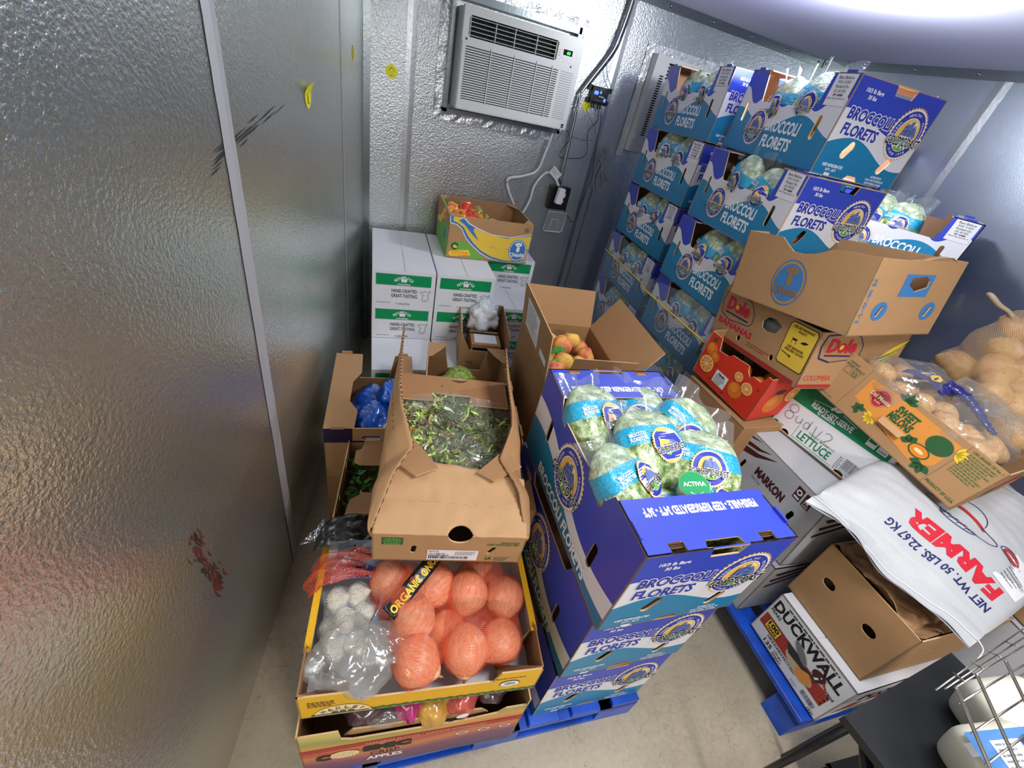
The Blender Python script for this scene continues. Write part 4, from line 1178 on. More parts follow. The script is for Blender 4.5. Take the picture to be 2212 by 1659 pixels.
def art_tomato(m, Fs):
    F = Fs['front']
    m.flat(F, [(0.009, 0.077), (0.028, 0.092), (0.077, 0.101), (0.114, 0.096), (0.177, 0.046), (0.232, 0.009), (0.165, 0.002), (0.126, 0.014), (0.033, 0.05)], 'ink_lgreen', 0.0006)
    m.flat(F, [(0.011, 0.026), (0.02, 0.041), (0.128, 0.054), (0.143, 0.022), (0.024, 0.01)], 'ink_yellow', 0.0010)
    w = [(0.0, 0.235), (0.055, 0.232), (0.086, 0.230), (0.114, 0.205), (0.177, 0.180), (0.253, 0.158), (0.368, 0.154), (0.494, 0.186), (0.494, 0.020), (0.436, 0.006), (0.338, 0.001), (0.254, 0.015), (0.192, 0.044), (0.138, 0.084), (0.100, 0.120), (0.072, 0.168), (0.042, 0.189), (0.004, 0.195)]
    m.flat(F, w, 'ink_white', 0.0012)
    bl = [(0.004, 0.235), (0.06, 0.228), (0.082, 0.226), (0.11, 0.201), (0.175, 0.176), (0.253, 0.154), (0.368, 0.15), (0.494, 0.182), (0.49, 0.024), (0.436, 0.009), (0.338, 0.003), (0.257, 0.019), (0.195, 0.048), (0.141, 0.088), (0.103, 0.124), (0.075, 0.172), (0.044, 0.193), (0.008, 0.199)]
    m.flat(F, bl, 'ink_chq', 0.0016)
    ye = [(0.018, 0.232), (0.04, 0.221), (0.086, 0.194), (0.136, 0.146), (0.182, 0.109), (0.14, 0.168), (0.145, 0.184), (0.234, 0.157), (0.35, 0.144), (0.494, 0.176), (0.484, 0.031), (0.435, 0.016), (0.344, 0.012), (0.267, 0.028), (0.197, 0.06), (0.151, 0.096), (0.112, 0.136), (0.083, 0.18), (0.043, 0.203), (0.021, 0.208)]
    m.flat(F, ye, 'ink_byellow', 0.0020)
    m.flat(F, [(0.022, 0.236), (0.055, 0.232), (0.068, 0.222), (0.050, 0.216), (0.030, 0.222)], 'ink_byellow', 0.0024)
    m.flat(F, [(0.21, 0.094), (0.27, 0.082), (0.30, 0.079), (0.30, 0.080), (0.27, 0.084)], 'ink_chq', 0.0024)
    m.rect(F, 0.352, 0.0785, 0.372, 0.0805, 'ink_chq', 0.0024); m.rect(F, 0.47, 0.088, 0.494, 0.092, 'ink_chq', 0.0024)
    oval_brand(m, F, 0.424, 0.079, 0.052, 1.18, 'ink_chq', 'ink_white', 0.0030)
    m.ring(F, 0.458, 0.204, 0.011, 0.0135, 'ink_maroon', 0.001); m.text(F, 'E', 0.458, 0.204, 0.013, 'ink_maroon', 0.009, 0.02)
    m.ring(F, 0.044, 0.070, 0.012, 0.020, 'ink_dark', 0.0014); m.disc(F, 0.047, 0.066, 0.014, 'ink_byellow', 0.0018, 0.008)
    m.text(F, 'ORGANIC BANANA', 0.078, 0.038, 0.010, 'ink_orange', 0.098, 0.03, 0.0016, -0.06); m.text(F, 'SELECTED QUALITY', 0.080, 0.025, 0.009, 'ink_orange', 0.098, 0.03, 0.0016, -0.06)
    F = Fs['left']
    m.flat(F, [(0.02, 0.0), (0.40, 0.0), (0.404, 0.16), (0.36, 0.18), (0.26, 0.165), (0.20, 0.12), (0.08, 0.10), (0.0, 0.09)], 'ink_lgreen', 0.0006)
    m.flat(F, [(0.02, 0.12), (0.12, 0.15), (0.20, 0.20), (0.24, 0.232), (0.28, 0.232), (0.24, 0.18), (0.14, 0.11), (0.03, 0.10)], 'ink_byellow', 0.001)
    m.disc(F, 0.30, 0.10, 0.03, 'ink_chq', 0.0014, 0.036)
t, Fs = carton_box('tomato_box', 'banana-printed brown box of tomatoes on top of the white cheese cartons', 'box', (BW, BD, BH), (0.665, 2.358, 0.806), (0.6, 0, -4.6), 'kraft', 'kraft_brown', None,
    {'front': [circ(0.160, 0.082, 0.011, 16, 0.015), circ(0.339, 0.082, 0.011, 16, 0.015)], 'left': [slot(0.17, 0.15, 0.012, 0.05), slot(0.27, 0.06, 0.010, 0.035)]}, art=art_tomato)
for (x, y, a, b_) in ((0, 0, 1, 1), (BW, 0, -1, 1), (0, BD, 1, -1), (BW, BD, -1, -1)):
    m = MB(); F = fr((0, 0, BH - 0.001), (1, 0, 0), (0, 1, 0))
    q = [(x, y), (x + a * 0.062, y), (x + a * 0.052, y + b_ * 0.020), (x + a * 0.014, y + b_ * 0.085), (x, y + b_ * 0.10)]
    if a * b_ < 0: q = q[::-1]
    m.panel(F, q, 'kraft_light', 'kraft_in'); m.build('corner_gusset', t)
m = MB(); F = fr((0, 0, BH + 0.001), (1, 0, 0), (0, 1, 0))
m.rect(F, 0.0, 0.09, 0.010, 0.33, 'ink_lgreen', 0.001); m.build('green_rim', t); m = MB(); m.rect(F, BW - .010, 0.09, BW, 0.33, 'ink_lgreen', 0.001); m.build('green_rim', t)
TM = mat_of((0.665, 2.358, 0.806), (0.6, 0, -4.6))
def tomato_proto(matn, lob, seed):
    t = thing('tomato', 'x', 'tomato')
    m = MB()
    def fn(d):
        a = atan2(d.y, d.x); r = 1 + 0.06 * cos(lob * a + seed) * (1 - d.z * d.z) + 0.04 * noise.noise(d * 2 + Vector((seed, 0, 0)))
        dent = 0.22 * math.exp(-((1 - d.z) * 9))
        return Vector((d.x * r, d.y * r, d.z * 0.82 * r - dent))
    m.ball(fn, matn, 28, 18)
    m.build('fruit', t)
    m = MB()
    for k in range(5):
        a = k * 2 * pi / 5 + seed
        m.face([(0, 0, 0.64), (0.22 * cos(a - .3), 0.22 * sin(a - .3), 0.66), (0.42 * cos(a), 0.42 * sin(a), 0.70), (0.22 * cos(a + .3), 0.22 * sin(a + .3), 0.66)], 'stem')
    m.tube([(0, 0, 0.6), (0.02, 0.01, 0.82)], 0.05, 'stem', 6)
    m.build('stem', t)
    return t
TP = [tomato_proto('tomato_red', 6, 0.3), tomato_proto('tomato_orange', 5, 1.9), tomato_proto('tomato_green', 4, 3.1)]
_tf = [True] * 3
def fruit(protos, flags, k, M, label, group, s=1.0, sc=(1, 1, 1)):
    loc = M.to_translation(); e = M.to_euler('XYZ')
    if flags[k]:
        flags[k] = False; o = protos[k]; o['label'] = label; o['group'] = group; o.location = loc; o.rotation_euler = e
    else: o = dup(protos[k], loc, [math.degrees(a) for a in e], label, group)
    o.scale = (s * sc[0], s * sc[1], s * sc[2])
    return o
TOM = [(0, .135, .205, .215, .052, 'big ribbed red tomato at the top of the tomato pile'), (0, .150, .145, .205, .042, 'red tomato just in front of the big ribbed one'),
       (1, .055, .235, .200, .048, 'large orange tomato at the back left of the tomato box'), (1, .030, .165, .195, .044, 'orange tomato against the left wall of the tomato box'),
       (1, .080, .130, .195, .044, 'long orange tomato near the front left of the box'), (2, .205, .225, .205, .040, 'green-brown tomato right of the big red one'),
       (2, .100, .225, .220, .020, 'little green tomato behind the long orange one'), (1, .205, .140, .205, .020, 'small orange cherry tomato in the middle'),
       (2, .245, .150, .205, .019, 'small green cherry tomato right of the orange cherry tomato'), (2, .185, .095, .190, .020, 'little green tomato at the front rim, left'),
       (2, .230, .095, .192, .022, 'small brownish-green tomato at the front rim'), (1, .285, .110, .185, .040, 'pale orange-red tomato at the front rim, centre'),
       (1, .340, .085, .175, .036, 'orange tomato at the front rim, right of the pale one'), (0, .420, .100, .150, .040, 'dark red tomato low at the right end of the tomato box'),
       (0, .070, .080, .175, .042, 'red tomato low in the front left corner of the box'), (1, .14, .10, .140, .045, 'orange tomato under the front rim'),
       (0, .24, .20, .150, .048, 'red tomato in the lower layer of the tomato box'), (1, .34, .19, .110, .048, 'orange tomato in the lower layer, right half')]
for k, x, y, z, r_, lab in TOM:
    fruit(TP, _tf, k, TM @ L4(x, y, z, random.Random(lab).uniform(-60, 60), random.Random(lab[::-1]).uniform(-60, 60), 0), lab, 'tomatoes in the banana-printed box', r_, (1, 1.0 if r_ > .03 else 1, 1.25 if k == 2 or 'long' in lab else 1))

# ---- brown lugs standing on the left and middle
def lug(label, dims, loc, rot, band=None, cover='full', mat_='kraft', grp='open brown produce lugs', lowback=False):
    Wd, D, H = dims
    hs = {'front': [slot(Wd / 2, H - 0.05, 0.07, 0.022)], 'left': [slot(D * .3, H - .03, 0.012, 0.03), slot(D * .7, H - .03, 0.012, 0.03)], 'right': [slot(D * .3, H - .03, 0.03, 0.014), slot(D * .7, H - .03, 0.03, 0.014)]}
    art = None
    if band: art = lambda m, Fs: (m.rect(Fs['front'], 0, H - 0.07, Wd * .30, H, band), m.rect(Fs['front'], Wd * .30, H - 0.07, Wd, H - 0.062, band), m.rect(Fs['front'], Wd * .70, H - 0.07, Wd, H, band))
    lowb = [(0, 0), (Wd, 0), (Wd, H), (Wd - .075, H), (Wd - .10, H - .13), (.10, H - .13), (.075, H), (0, H)]
    t, Fs = carton_box('produce_lug', label, 'box', dims, loc, rot, mat_, 'kraft_dark', {'back': lowb} if lowback else None, hs if cover != 'plain' else None, art=art, group=grp)
    F = fr((0, 0, H + 0.001), (1, 0, 0), (0, 1, 0))
    if cover == 'wide':
        m = MB()
        m.panel(F, [(0, 0), (0.105, 0), (0.112, 0.10), (0.080, 0.16), (0.083, 0.29), (0.115, 0.36), (0.112, D), (0, D)], mat_, 'kraft_dark'); m.build('top_flange', t)
        m = MB(); m.panel(F, [(Wd - .05, 0), (Wd, 0), (Wd, D), (Wd - .05, D)], mat_, 'kraft_dark'); m.build('top_flange', t)
        for x, y in ((0.045, D), (0.05, 0), (Wd - .04, D)):
            m = MB(); m.box(x - .022, y - .004, H, x + .022, y + .004, H + .012, mat_); m.build('tab', t)
    elif cover == 'corners':
        for x, y, a, b_ in ((0, 0, 1, 1), (Wd, 0, -1, 1), (0, D, 1, -1), (Wd, D, -1, -1)):
            m = MB(); q = [(x, y), (x + a * 0.085, y), (x + a * 0.060, y + b_ * 0.05), (x + a * .02, y + b_ * 0.11), (x, y + b_ * 0.12)]
            if a * b_ < 0: q = q[::-1]
            m.panel(F, q, mat_, 'kraft_dark'); m.build('corner_gusset', t)
        for y in (D * .3, D * .7):
            m = MB(); m.box(Wd - .006, y - .03, H - .002, Wd + .002, y + .03, H + .010, mat_); m.build('tab', t)
    elif cover == 'flaps':
        m = MB(); m.panel(fr((0.03, D - .11, H - 0.02), (1, 0, 0), (0, 1, .18)), [(0.0, 0), (0.02, -0.01), (Wd - .08, -0.01), (Wd - .06, 0.01), (Wd - .06, 0.11), (0.03, 0.11), (0.02, .06), (0, .05)], mat_, 'kraft_dark'); m.build('end_flap', t)
        m = MB(); m.panel(fr((0.03, 0.0, H - 0.006), (1, 0, 0), (0, 1, -.1)), [(0.0, 0), (Wd - .06, 0), (Wd - .06, 0.10), (Wd - .09, 0.12), (0.05, 0.125), (0.01, .09)], mat_, 'kraft_dark'); m.build('end_flap', t)
    return t
lug('tall brown lug with an octagonal opening beside the left wall, blue bags inside', (0.33, 0.50, 0.26), (-0.025, 1.255, 0.30), (0, 0, -8), 'navy_board', 'wide', lowback=True)
lug('low brown lug of dark greens tight against the left wall', (0.20, 0.37, 0.20), (-0.012, 0.900, 0.30), (0, 0, -12), 'navy_board', 'flaps', 'kraft_brown')
lug('brown lug with cut corners under the salad box', (0.355, 0.49, 0.28), (0.208, 0.760, 0.402), (0, 0, -14), None, 'corners')
lug('brown lug with cut corners behind the salad box, a net of melons inside', (0.355, 0.42, 0.28), (0.335, 1.262, 0.382), (0, 0, -14), None, 'corners', lowback=True)
for lab, d_, l_, y_ in (('closed brown carton under the tall left lug', (0.33, 0.50, 0.298), (-0.025, 1.255, 0), -8), ('closed brown carton under the low left lug', (0.20, 0.37, 0.178), (-0.012, 0.900, 0.120), -12),
                        ('closed brown carton under the lug below the salad box', (0.355, 0.45, 0.28), (0.210, 0.775, 0.1205), -14), ('closed brown carton under the melon lug', (0.355, 0.36, 0.38), (0.350, 1.325, 0), -14)):
    m = MB(); m.box(0, 0, 0, *d_, 'kraft_brown'); F = faces(*d_)['front']; m.rect(F, .02, .03, d_[0] - .02, .034, 'ink_dgreen')
    o = place(m.build('closed_carton', bevel=0.002), l_, (0, 0, y_)); tag(o, lab, 'carton')

def crumple(name, label, cat, loc, r, matn, seed=1, rot=(0, 0, 0), amp=0.28, nu=44, nv=30):
    m = MB()
    def fn(d):
        k = 1 + amp * noise.noise(d * 1.7 + Vector((seed, 0, 0))) + amp * .5 * abs(noise.noise(d * 5 + Vector((0, seed, 0)))) - amp * .25 * abs(noise.noise(d * 9 + Vector((0, 0, seed))))
        return Vector((d.x * r[0] * k, d.y * r[1] * k, d.z * r[2] * k))
    m.ball(fn, matn, nu, nv)
    o = place(m.build(name), loc, rot)
    if label: tag(o, label, cat)
    return o
crumple('blue_plastic_bag', 'crumpled blue plastic bag near the front of the tall left lug', 'plastic bag', (0.145, 1.345, 0.475), (0.085, 0.10, 0.075), 'blue_bag', 3)
crumple('blue_plastic_bag', 'bright blue plastic bag at the right of the tall left lug', 'plastic bag', (0.250, 1.480, 0.50), (0.055, 0.08, 0.075), 'blue_bag', 8)
crumple('blue_plastic_bag', 'lower blue plastic bag filling the tall left lug', 'plastic bag', (0.20, 1.50, 0.40), (0.12, 0.18, 0.07), 'blue_bag', 5)
b = MB(); rnd = random.Random(4)
for i in range(260):
    x, y = rnd.uniform(.02, .17), rnd.uniform(.03, .33); z = .125 + rnd.uniform(0, .035)
    M = L4(x, y, z, rnd.uniform(-50, 50), rnd.uniform(-50, 50), rnd.uniform(0, 360)); s = rnd.uniform(.012, .026)
    b.mesh([M @ Vector(p) for p in ((0, 0, 0), (s * .4, s * .5, .003), (0, s * 1.4, .006), (-s * .4, s * .5, .003))], [(0, 1, 2, 3)], ('leaf', 'greens_dark', 'greens_dark')[i % 3])
o = place(b.build('leafy_greens'), (-0.012, 0.900, 0.30), (0, 0, -12)); tag(o, 'dark leafy greens lying loose in the low left lug', 'greens', kind='stuff')
# melons in green net
MM = mat_of((0.335, 1.262, 0.350), (0, 0, -14))
for i, (x, y, z, r_) in enumerate(((0.10, 0.20, 0.215, 0.062), (0.21, 0.16, 0.200, 0.062), (0.15, 0.31, 0.195, 0.062), (0.10, 0.10, 0.12, 0.062))):
    m = MB(); m.ball(lambda d: Vector((d.x * r_, d.y * r_, d.z * r_ * 1.1)), 'melon_skin', 28, 18)
    o = m.build('melon'); o.matrix_world = MM @ L4(x, y, z, 70, 20 * i, 30 * i)
    tag(o, ('pale green striped melon at the top of the netted ones', 'green melon to the right in the net', 'green melon at the back of the net', 'hidden green melon in the net bottom')[i], 'melon', 'netted melons behind the salad box')
m = MB()
def shell(c, sph, margin, lump=0.0, seed=0.0):
    """closed skin drawn round a cluster of balls as seen from its middle"""
    c = Vector(c)
    def fn(d):
        best = 0.0; acc = 0.0; wsum = 0.0
        for (x, y, z, r_) in sph:
            o = Vector((x, y, z)) - c; bq = o.dot(d); disc = bq * bq - (o.dot(o) - (r_ + margin) ** 2)
            if disc > 0:
                t_ = bq + sqrt(disc)
                if t_ > 0: best = max(best, t_)
            s_ = bq + r_ * 0.75
            acc = max(acc, s_)
        rr = max(best, acc * 0.93, 0.02)
        rr *= 1 + lump * noise.noise(d * 6 + Vector((seed, 0, 0)))
        return c + d * rr
    return fn
m.ball(shell((0.15, 0.20, 0.19), [(0.10, 0.20, 0.215, 0.062), (0.21, 0.16, 0.200, 0.062), (0.15, 0.31, 0.195, 0.062), (0.10, 0.10, 0.12, 0.062)], 0.004), 'green_net', 48, 32, 0.3)
o = m.build('net_bag'); o.matrix_world = MM; tag(o, 'green net bag round the melons in the lug behind the salad box', 'net bag')

# ---- salad box (opened, side flaps up) with its bag of slaw
VW, VD, VH = 0.370, 0.600, 0.115
VM_l, VM_r = (0.075, 0.623, 0.687), (3, 0, -15)
def art_v(m, Fs):
    F = Fs['front']
    m.rect(F, 0.022, 0.072, 0.072, 0.102, 'ink_dgreen'); m.text(F, 'GREEN', 0.047, 0.096, 0.008, 'ink_lgreen', 0.036, .02, .0014); m.text(F, 'VALLEY', 0.047, 0.087, 0.009, 'ink_lgreen', 0.042, .02, .0014); m.text(F, 'FARMS', 0.047, 0.077, 0.008, 'ink_lgreen', 0.036, .02, .0014)
    m.text(F, 'PERISHABLE', 0.332, 0.092, 0.007, 'ink_ogreen', 0.046, .04); m.text(F, 'KEEP REFRIGERATED', 0.315, 0.083, 0.008, 'ink_ogreen', 0.080, .04)
    m.text(F, 'LK', 0.288, 0.019, 0.013, 'ink_dgreen', 0.016, .05); m.lines(F, 0.302, 0.022, 0.042, 4, 0.005, 0.003, 'ink_ogreen')
    F = Fs['left']; m.lines(F, 0.44, 0.07, 0.10, 5, 0.012, 0.004, 'ink_ogreen')
vf = [(0, 0), (VW, 0), (VW, VH)] + [(0.205 + 0.030 * cos(a), VH + 0.030 * sin(a)) for a in [-pi * i / 12 for i in range(13)]] + [(0, VH)]
t, Fs = carton_box('salad_box', 'opened brown salad box with raised side flaps on the stack nearest the viewer', 'box', (VW, VD, VH), VM_l, VM_r, 'kraft', 'kraft_in', {'front': vf},
    {'front': [slot(0.098, 0.052, 0.012, 0.034, -.1), slot(0.290, 0.055, 0.011, 0.034, -.5)]}, art=art_v)
b = MB(); F = Fs['front']
b.rect(F, 0.132, 0.008, 0.258, 0.054, 'sticker', 0.001); b.text(F, '843720', 0.148, 0.048, 0.006, 'ink_dark', 0.024, 0, .002); b.text(F, 'VK SUPBLND', 0.156, 0.038, 0.006, 'ink_dark', 0.040, 0, .002)
b.text(F, 'Carton PERIS L&/CVF', 0.160, 0.031, 0.0045, 'ink_black', 0.050, .03, .002); b.lines(F, 0.20, 0.046, 0.055, 3, 0.006, 0.002, 'ink_grey', 0.002, 4); b.barcode(F, 0.136, 0.015, 0.100, 0.012, 'ink_black', 5, 0.002)
b.build('shipping_label', t)
# front flap, bulging and creased, with the half hole and a perforation
b = MB(); F = fr((0, 0, VH), (1, 0, 0), (0, 1, 0))
def fflap(u, v):
    top = 0.188 - 0.036 * u + 0.016 * sin(pi * u)
    x = u * VW; y = v * top
    r_ = sqrt((x - 0.205) ** 2 + (y) ** 2)
    z = VH + 0.036 * v ** 1.2 + 0.004 * noise.noise(Vector((x * 25, y * 25, 1)))
    if r_ < 0.030 and y < 0.031:
        y = max(y, sqrt(max(0, 0.030 ** 2 - (x - 0.205) ** 2)))
    return Vector((x, y, z))
b.sheet(fflap, 60, 24, 'kraft_light')
b.build('front_flap', t, solid=0.004)
b = MB()
for i in range(11):
    p = fflap((i + .2) / 11, 0.44); q = fflap((i + .7) / 11, 0.44)
    b.face([p + Vector((0, 0, .0035)), q + Vector((0, 0, .0035)), q + Vector((0, .002, .0037)), p + Vector((0, .002, .0037))], 'kraft_edge')
b.build('perforation', t)
for q in ([(0.010, 0.190), (0.086, 0.135), (0.141, 0.164), (0.065, 0.263)], [(0.243, 0.159), (0.286, 0.133), (0.364, 0.185), (0.320, 0.241)]):
    b = MB(); b.panel(fr((0, 0, VH + 0.043), (1, 0, 0), (0, 1, 0.04)), q, 'kraft_brown', 'kraft_in'); b.build('folded_corner', t)
EL = [(.02, (.000, .02, .160)), (.10, (.030, .12, .185)), (.16, (.072, .19, .212)), (.22, (.048, .235, .262)), (.30, (.030, .285, .286)), (.36, (.018, .354, .285)), (.50, (.008, .50, .281)), (.62, (.000, .640, .279))]
ER = [(.02, (.365, .02, .150)), (.10, (.350, .10, .168)), (.18, (.302, .20, .170)), (.25, (.326, .262, .192)), (.28, (.335, .285, .218)), (.36, (.337, .34, .230)), (.50, (.333, .48, .240)), (.62, (.336, .617, .255))]
def lerp_tab(tab, y):
    if y <= tab[0][0]: return Vector(tab[0][1])
    for i in range(len(tab) - 1):
        if y <= tab[i + 1][0]:
            f = (y - tab[i][0]) / (tab[i + 1][0] - tab[i][0]); f = f * f * (3 - 2 * f) * .5 + f * .5
            return Vector(tab[i][1]).lerp(Vector(tab[i + 1][1]), f)
    return Vector(tab[-1][1])
def sflap(side):
    def fn(u, v):                               # u front to back, v from the box edge up to the free edge
        y = 0.0 + u * 0.62
        Hn = Vector((-0.014 * (1 - u) * min(1, u * 5) if side < 0 else VW + 0.006 * (1 - u) * min(1, u * 5), min(y, VD - .003), VH - 0.012))
        E = lerp_tab(EL if side < 0 else ER, y)
        p = Hn.lerp(E, v)
        p.x += (-1 if side < 0 else 1) * 0.020 * sin(pi * v) * (1.2 - u) * min(1, .3 + u * 4)
        p.z -= .045 * v * max(0, 1 - u * 5)
        p.z += 0.003 * noise.noise(Vector((u * 6, v * 6, side)))
        return p
    return fn
for s_ in (-1, 1):
    b = MB(); b.sheet(sflap(s_), 40, 16, 'kraft' if s_ < 0 else 'kraft_brown'); fl = b.build('side_flap', t, solid=0.005)
    b = MB(); fn = sflap(s_)
    n = 90
    for i in range(n):                          # fluted raw edge
        if i % 2: continue
        p, q = fn(i / n, 1.0), fn((i + 1) / n, 1.0)
        w_ = (fn(i / n, 1.0) - fn(i / n, 0.97)).normalized() * 0.0006
        N = Vector((1, 0, 0)) * 0.0016
        b.face([p - N + w_, q - N + w_, q + N + w_, p + N + w_], 'ink_maroon')
    b.build('fluted_edge', fl)
    if s_ < 0:
        b = MB(); fn = sflap(-1)
        for i in range(7):
            u0 = .34 + .035 * i
            for vv in (.30, ):
                P = [fn(u0, vv), fn(u0 + .010, vv), fn(u0 + .010 + .03, vv + .45), fn(u0 + .03, vv + .45)]
                b.face([p + Vector((-.0035, 0, .001)) for p in P], 'ink_ogreen'); 
        b.build('printed_mark', fl)
b = MB(); F = fr((0, VD, VH), (1, 0, 0), (0, -1, 0.12))
q = [(0, 0), (0.165, 0)] + [(0.195 + 0.03 * cos(a), 0.03 * sin(a)) for a in [pi - pi * i / 10 for i in range(11)]] + [(VW - .012, 0), (VW - .016, 0.155), (0.225, 0.152), (0.232, 0.105), (0.170, 0.108), (0.105, 0.100), (0.118, 0.145), (0.015, 0.150)]
b.panel(F, q[::-1], 'kraft_light', 'kraft_in')
O_, U_, V_, N_ = F
b.ring((O_, U_, V_, -N_), 0.028, 0.095, 0.009, 0.0105, 'ink_maroon', 0.001); b.rect((O_, U_, V_, -N_), 0.016, 0.0945, 0.040, 0.0955, 'ink_maroon', 0.001); b.rect((O_, U_, V_, -N_), 0.0275, 0.083, 0.0285, 0.107, 'ink_maroon', 0.001)
b.build('back_flap', t)
# bag of slaw
t = thing('salad_bag', 'clear bag of shredded lettuce, carrot and red cabbage in the opened salad box', 'bag of salad', VM_l, VM_r)
b = MB(); rnd = random.Random(11)
def heap(x, y):
    u, v = (x - .185) / .185, (y - .32) / .26
    return 0.085 + 0.045 * max(0, 1 - u * u * .8) * max(0, 1 - v * v * .8) + 0.012 * noise.noise(Vector((x * 18, y * 18, 0)))
b.sheet(lambda u, v: Vector((0.012 + u * 0.346, 0.05 + v * 0.53, heap(0.012 + u * 0.346, 0.05 + v * 0.53) - 0.010)), 24, 30, 'slaw_green')
for i in range(3000):
    x, y = rnd.uniform(.015, .355), rnd.uniform(.08, .57)
    lush = 0.65 if (x < .15 and y > .22) else 0.18
    c = rnd.random()
    k = 'slaw_orange' if c < .05 else 'slaw_purple' if c < .17 else 'slaw_white' if c < .17 + .16 * lush else 'slaw_lettuce' if c < .24 + .5 * lush else 'slaw_green'
    L = rnd.uniform(.018, .052); wd = rnd.uniform(.002, .0045) if k in ('slaw_orange', 'slaw_purple') else rnd.uniform(.004, .013)
    M = L4(x, y, heap(x, y) + rnd.uniform(-.008, .007), rnd.uniform(-35, 35), rnd.uniform(-35, 35), rnd.uniform(0, 360)); cv = rnd.uniform(-.25, .25)
    P = []
    for j in range(5):
        s_ = j / 4 - .5; ww = wd * (1 - 1.6 * s_ * s_)
        P += [M @ Vector((s_ * L, cv * L * s_ * s_ * 4 - ww / 2, .2 * L * s_ * s_)), M @ Vector((s_ * L, cv * L * s_ * s_ * 4 + ww / 2, .2 * L * s_ * s_ + .001))]
    b.mesh(P, [(2 * j, 2 * j + 2, 2 * j + 3, 2 * j + 1) for j in range(4)], k, None, True)
o = b.build('shredded_salad', t); o['kind'] = 'stuff'
b = MB(); b.sheet(lambda u, v: Vector((0.008 + u * 0.354, 0.10 + v * 0.37, heap(0.008 + u * .354, .10 + v * .37) + 0.008 + 0.010 * noise.noise(Vector((u * 5, v * 7, 2))) + (0.03 * (v - .85) / .15 if v > .85 else 0))), 44, 40, 'clear_film'); b.build('film', t)

# ---- tall box of peaches with four raised flaps
PW, PD, PH = 0.350, 0.480, 0.44
PL, PR = (0.765, 1.150, 0.360), (0, 0, -11)
def art_p(m, Fs):
    F = Fs['left']; m.rect(F, .02, .02, .2, .024, 'kraft_dark')
t, Fs = carton_box('peach_box', 'tall brown box of peaches with all four flaps raised, behind the centre broccoli stack', 'box', (PW, PD, PH), PL, PR, 'kraft_dark', 'kraft_brown', art=art_p)
def pflap(name, F, w, L, spl=0.0, mo='kraft_dark', mi_='kraft', printed=None):
    m = MB(); m.panel(F, [(0, 0), (w, 0), (w + spl, L), (-spl, L)], mo, mi_)
    o = m.build(name, t)
    if printed:
        m = MB(); printed(m, F); m.build('printed_label', o)
def lab_l(m, F):
    m.rect(F, 0.08, 0.03, 0.30, 0.16, 'sticker'); m.lines(F, 0.09, 0.145, 0.20, 9, 0.012, 0.004, 'ink_grey', .0014, 6)
    m.rect(F, .35, .04, .45, .07, 'sticker')
    for x, y in ((.36, .02), (.385, .03), (.41, .025)): m.flat(F, [(x, y), (x + .008, y), (x + .02, y + .05), (x + .012, y + .05)], 'ink_lblue')
pflap('flap', fr((0, PD, PH), (0, -1, 0), (-0.10, 0, 1)), PD, 0.195, 0.0, 'kraft_brown', 'kraft', lab_l)
pflap('flap', fr((PW, PD, PH), (-1, 0, 0), (0, 0.42, 1)), PW, 0.175, 0.0)
pflap('flap', fr((PW, 0, PH), (0, 1, 0), (0.62, 0, 1)), PD, 0.195, 0.0)
def lab_f(m, F):
    for x, y, a in ((.30, .10, 0), (.315, .085, .5), (.325, .105, .9), (.05, .03, .3)): m.disc(F, x, y, .010, 'ink_lblue', .0008, .0035, 12, 0, 2 * pi, a)
pflap('flap', fr((0.085, 0, PH), (1, 0, 0), (0.0, -0.12, 1)), PW - .085, 0.120, 0.0, 'kraft_dark', 'kraft', lab_f)
m = MB(); m.box(0, 0, 0, 0.36, 0.49, 0.359, 'kraft_dark'); o = place(m.build('closed_carton', bevel=.002), (0.762, 1.146, 0), PR); tag(o, 'closed dark brown carton under the peach box', 'carton')
def peach_proto(mat_, seed):
    t = thing('peach', 'x', 'peach')
    m = MB()
    def fn(d):
        a = atan2(d.y, d.x)
        cre = 0.07 * math.exp(-(a / 0.22) ** 2) * (1 - d.z * d.z) ** .5
        dent = 0.28 * math.exp(-((1 - d.z) * 10)) + .05 * math.exp(-((1 + d.z) * 12))
        r = 1 - cre + 0.03 * noise.noise(d * 2 + Vector((seed, 0, 0)))
        return Vector((d.x * r, d.y * r, d.z * .93 * r - dent))
    m.ball(fn, mat_, 30, 20); m.build('fruit', t)
    return t
PP = [peach_proto('peach_skin', .4), peach_proto('peach_yellow', 2.4)]; _pf = [True, True]
PM = mat_of(PL, PR)
for k, x, y, z, r_, lab in ((0, .135, .235, .385, .045, 'biggest blushing peach with a deep stem hollow, top of the pile'), (1, .045, .285, .380, .042, 'yellow peach against the left flap of the peach box'),
                            (1, .205, .320, .365, .042, 'yellow-green peach behind the biggest peach'), (0, .250, .215, .350, .042, 'red-cheeked peach at the right of the pile'),
                            (1, .110, .120, .375, .042, 'yellow peach in front of the biggest peach'), (0, .050, .045, .380, .045, 'pink peach at the near left corner of the peach box'),
                            (1, .045, .165, .370, .040, 'yellow peach at the left side, second row'), (1, .185, .150, .345, .040, 'pale peach below the front flap'),
                            (1, .110, .330, .345, .042, 'yellow peach at the back of the pile'), (0, .165, .060, .330, .043, 'peach hidden by the front flap'), (1, .26, .11, .31, .043, 'peach low at the right front'),
                            (0, .27, .35, .31, .043, 'peach low in the back right corner'), (1, .10, .22, .30, .043, 'peach in the lower layer of the box')):
    rr = random.Random(lab)
    fruit(PP, _pf, k, PM @ L4(x, y + .015, z + .075, -35 if 'biggest' in lab and k == 0 else rr.uniform(-70, 70), 25 if 'biggest' in lab else rr.uniform(-60, 60), rr.uniform(0, 300)), lab, 'peaches in the tall box', r_)
b = MB()
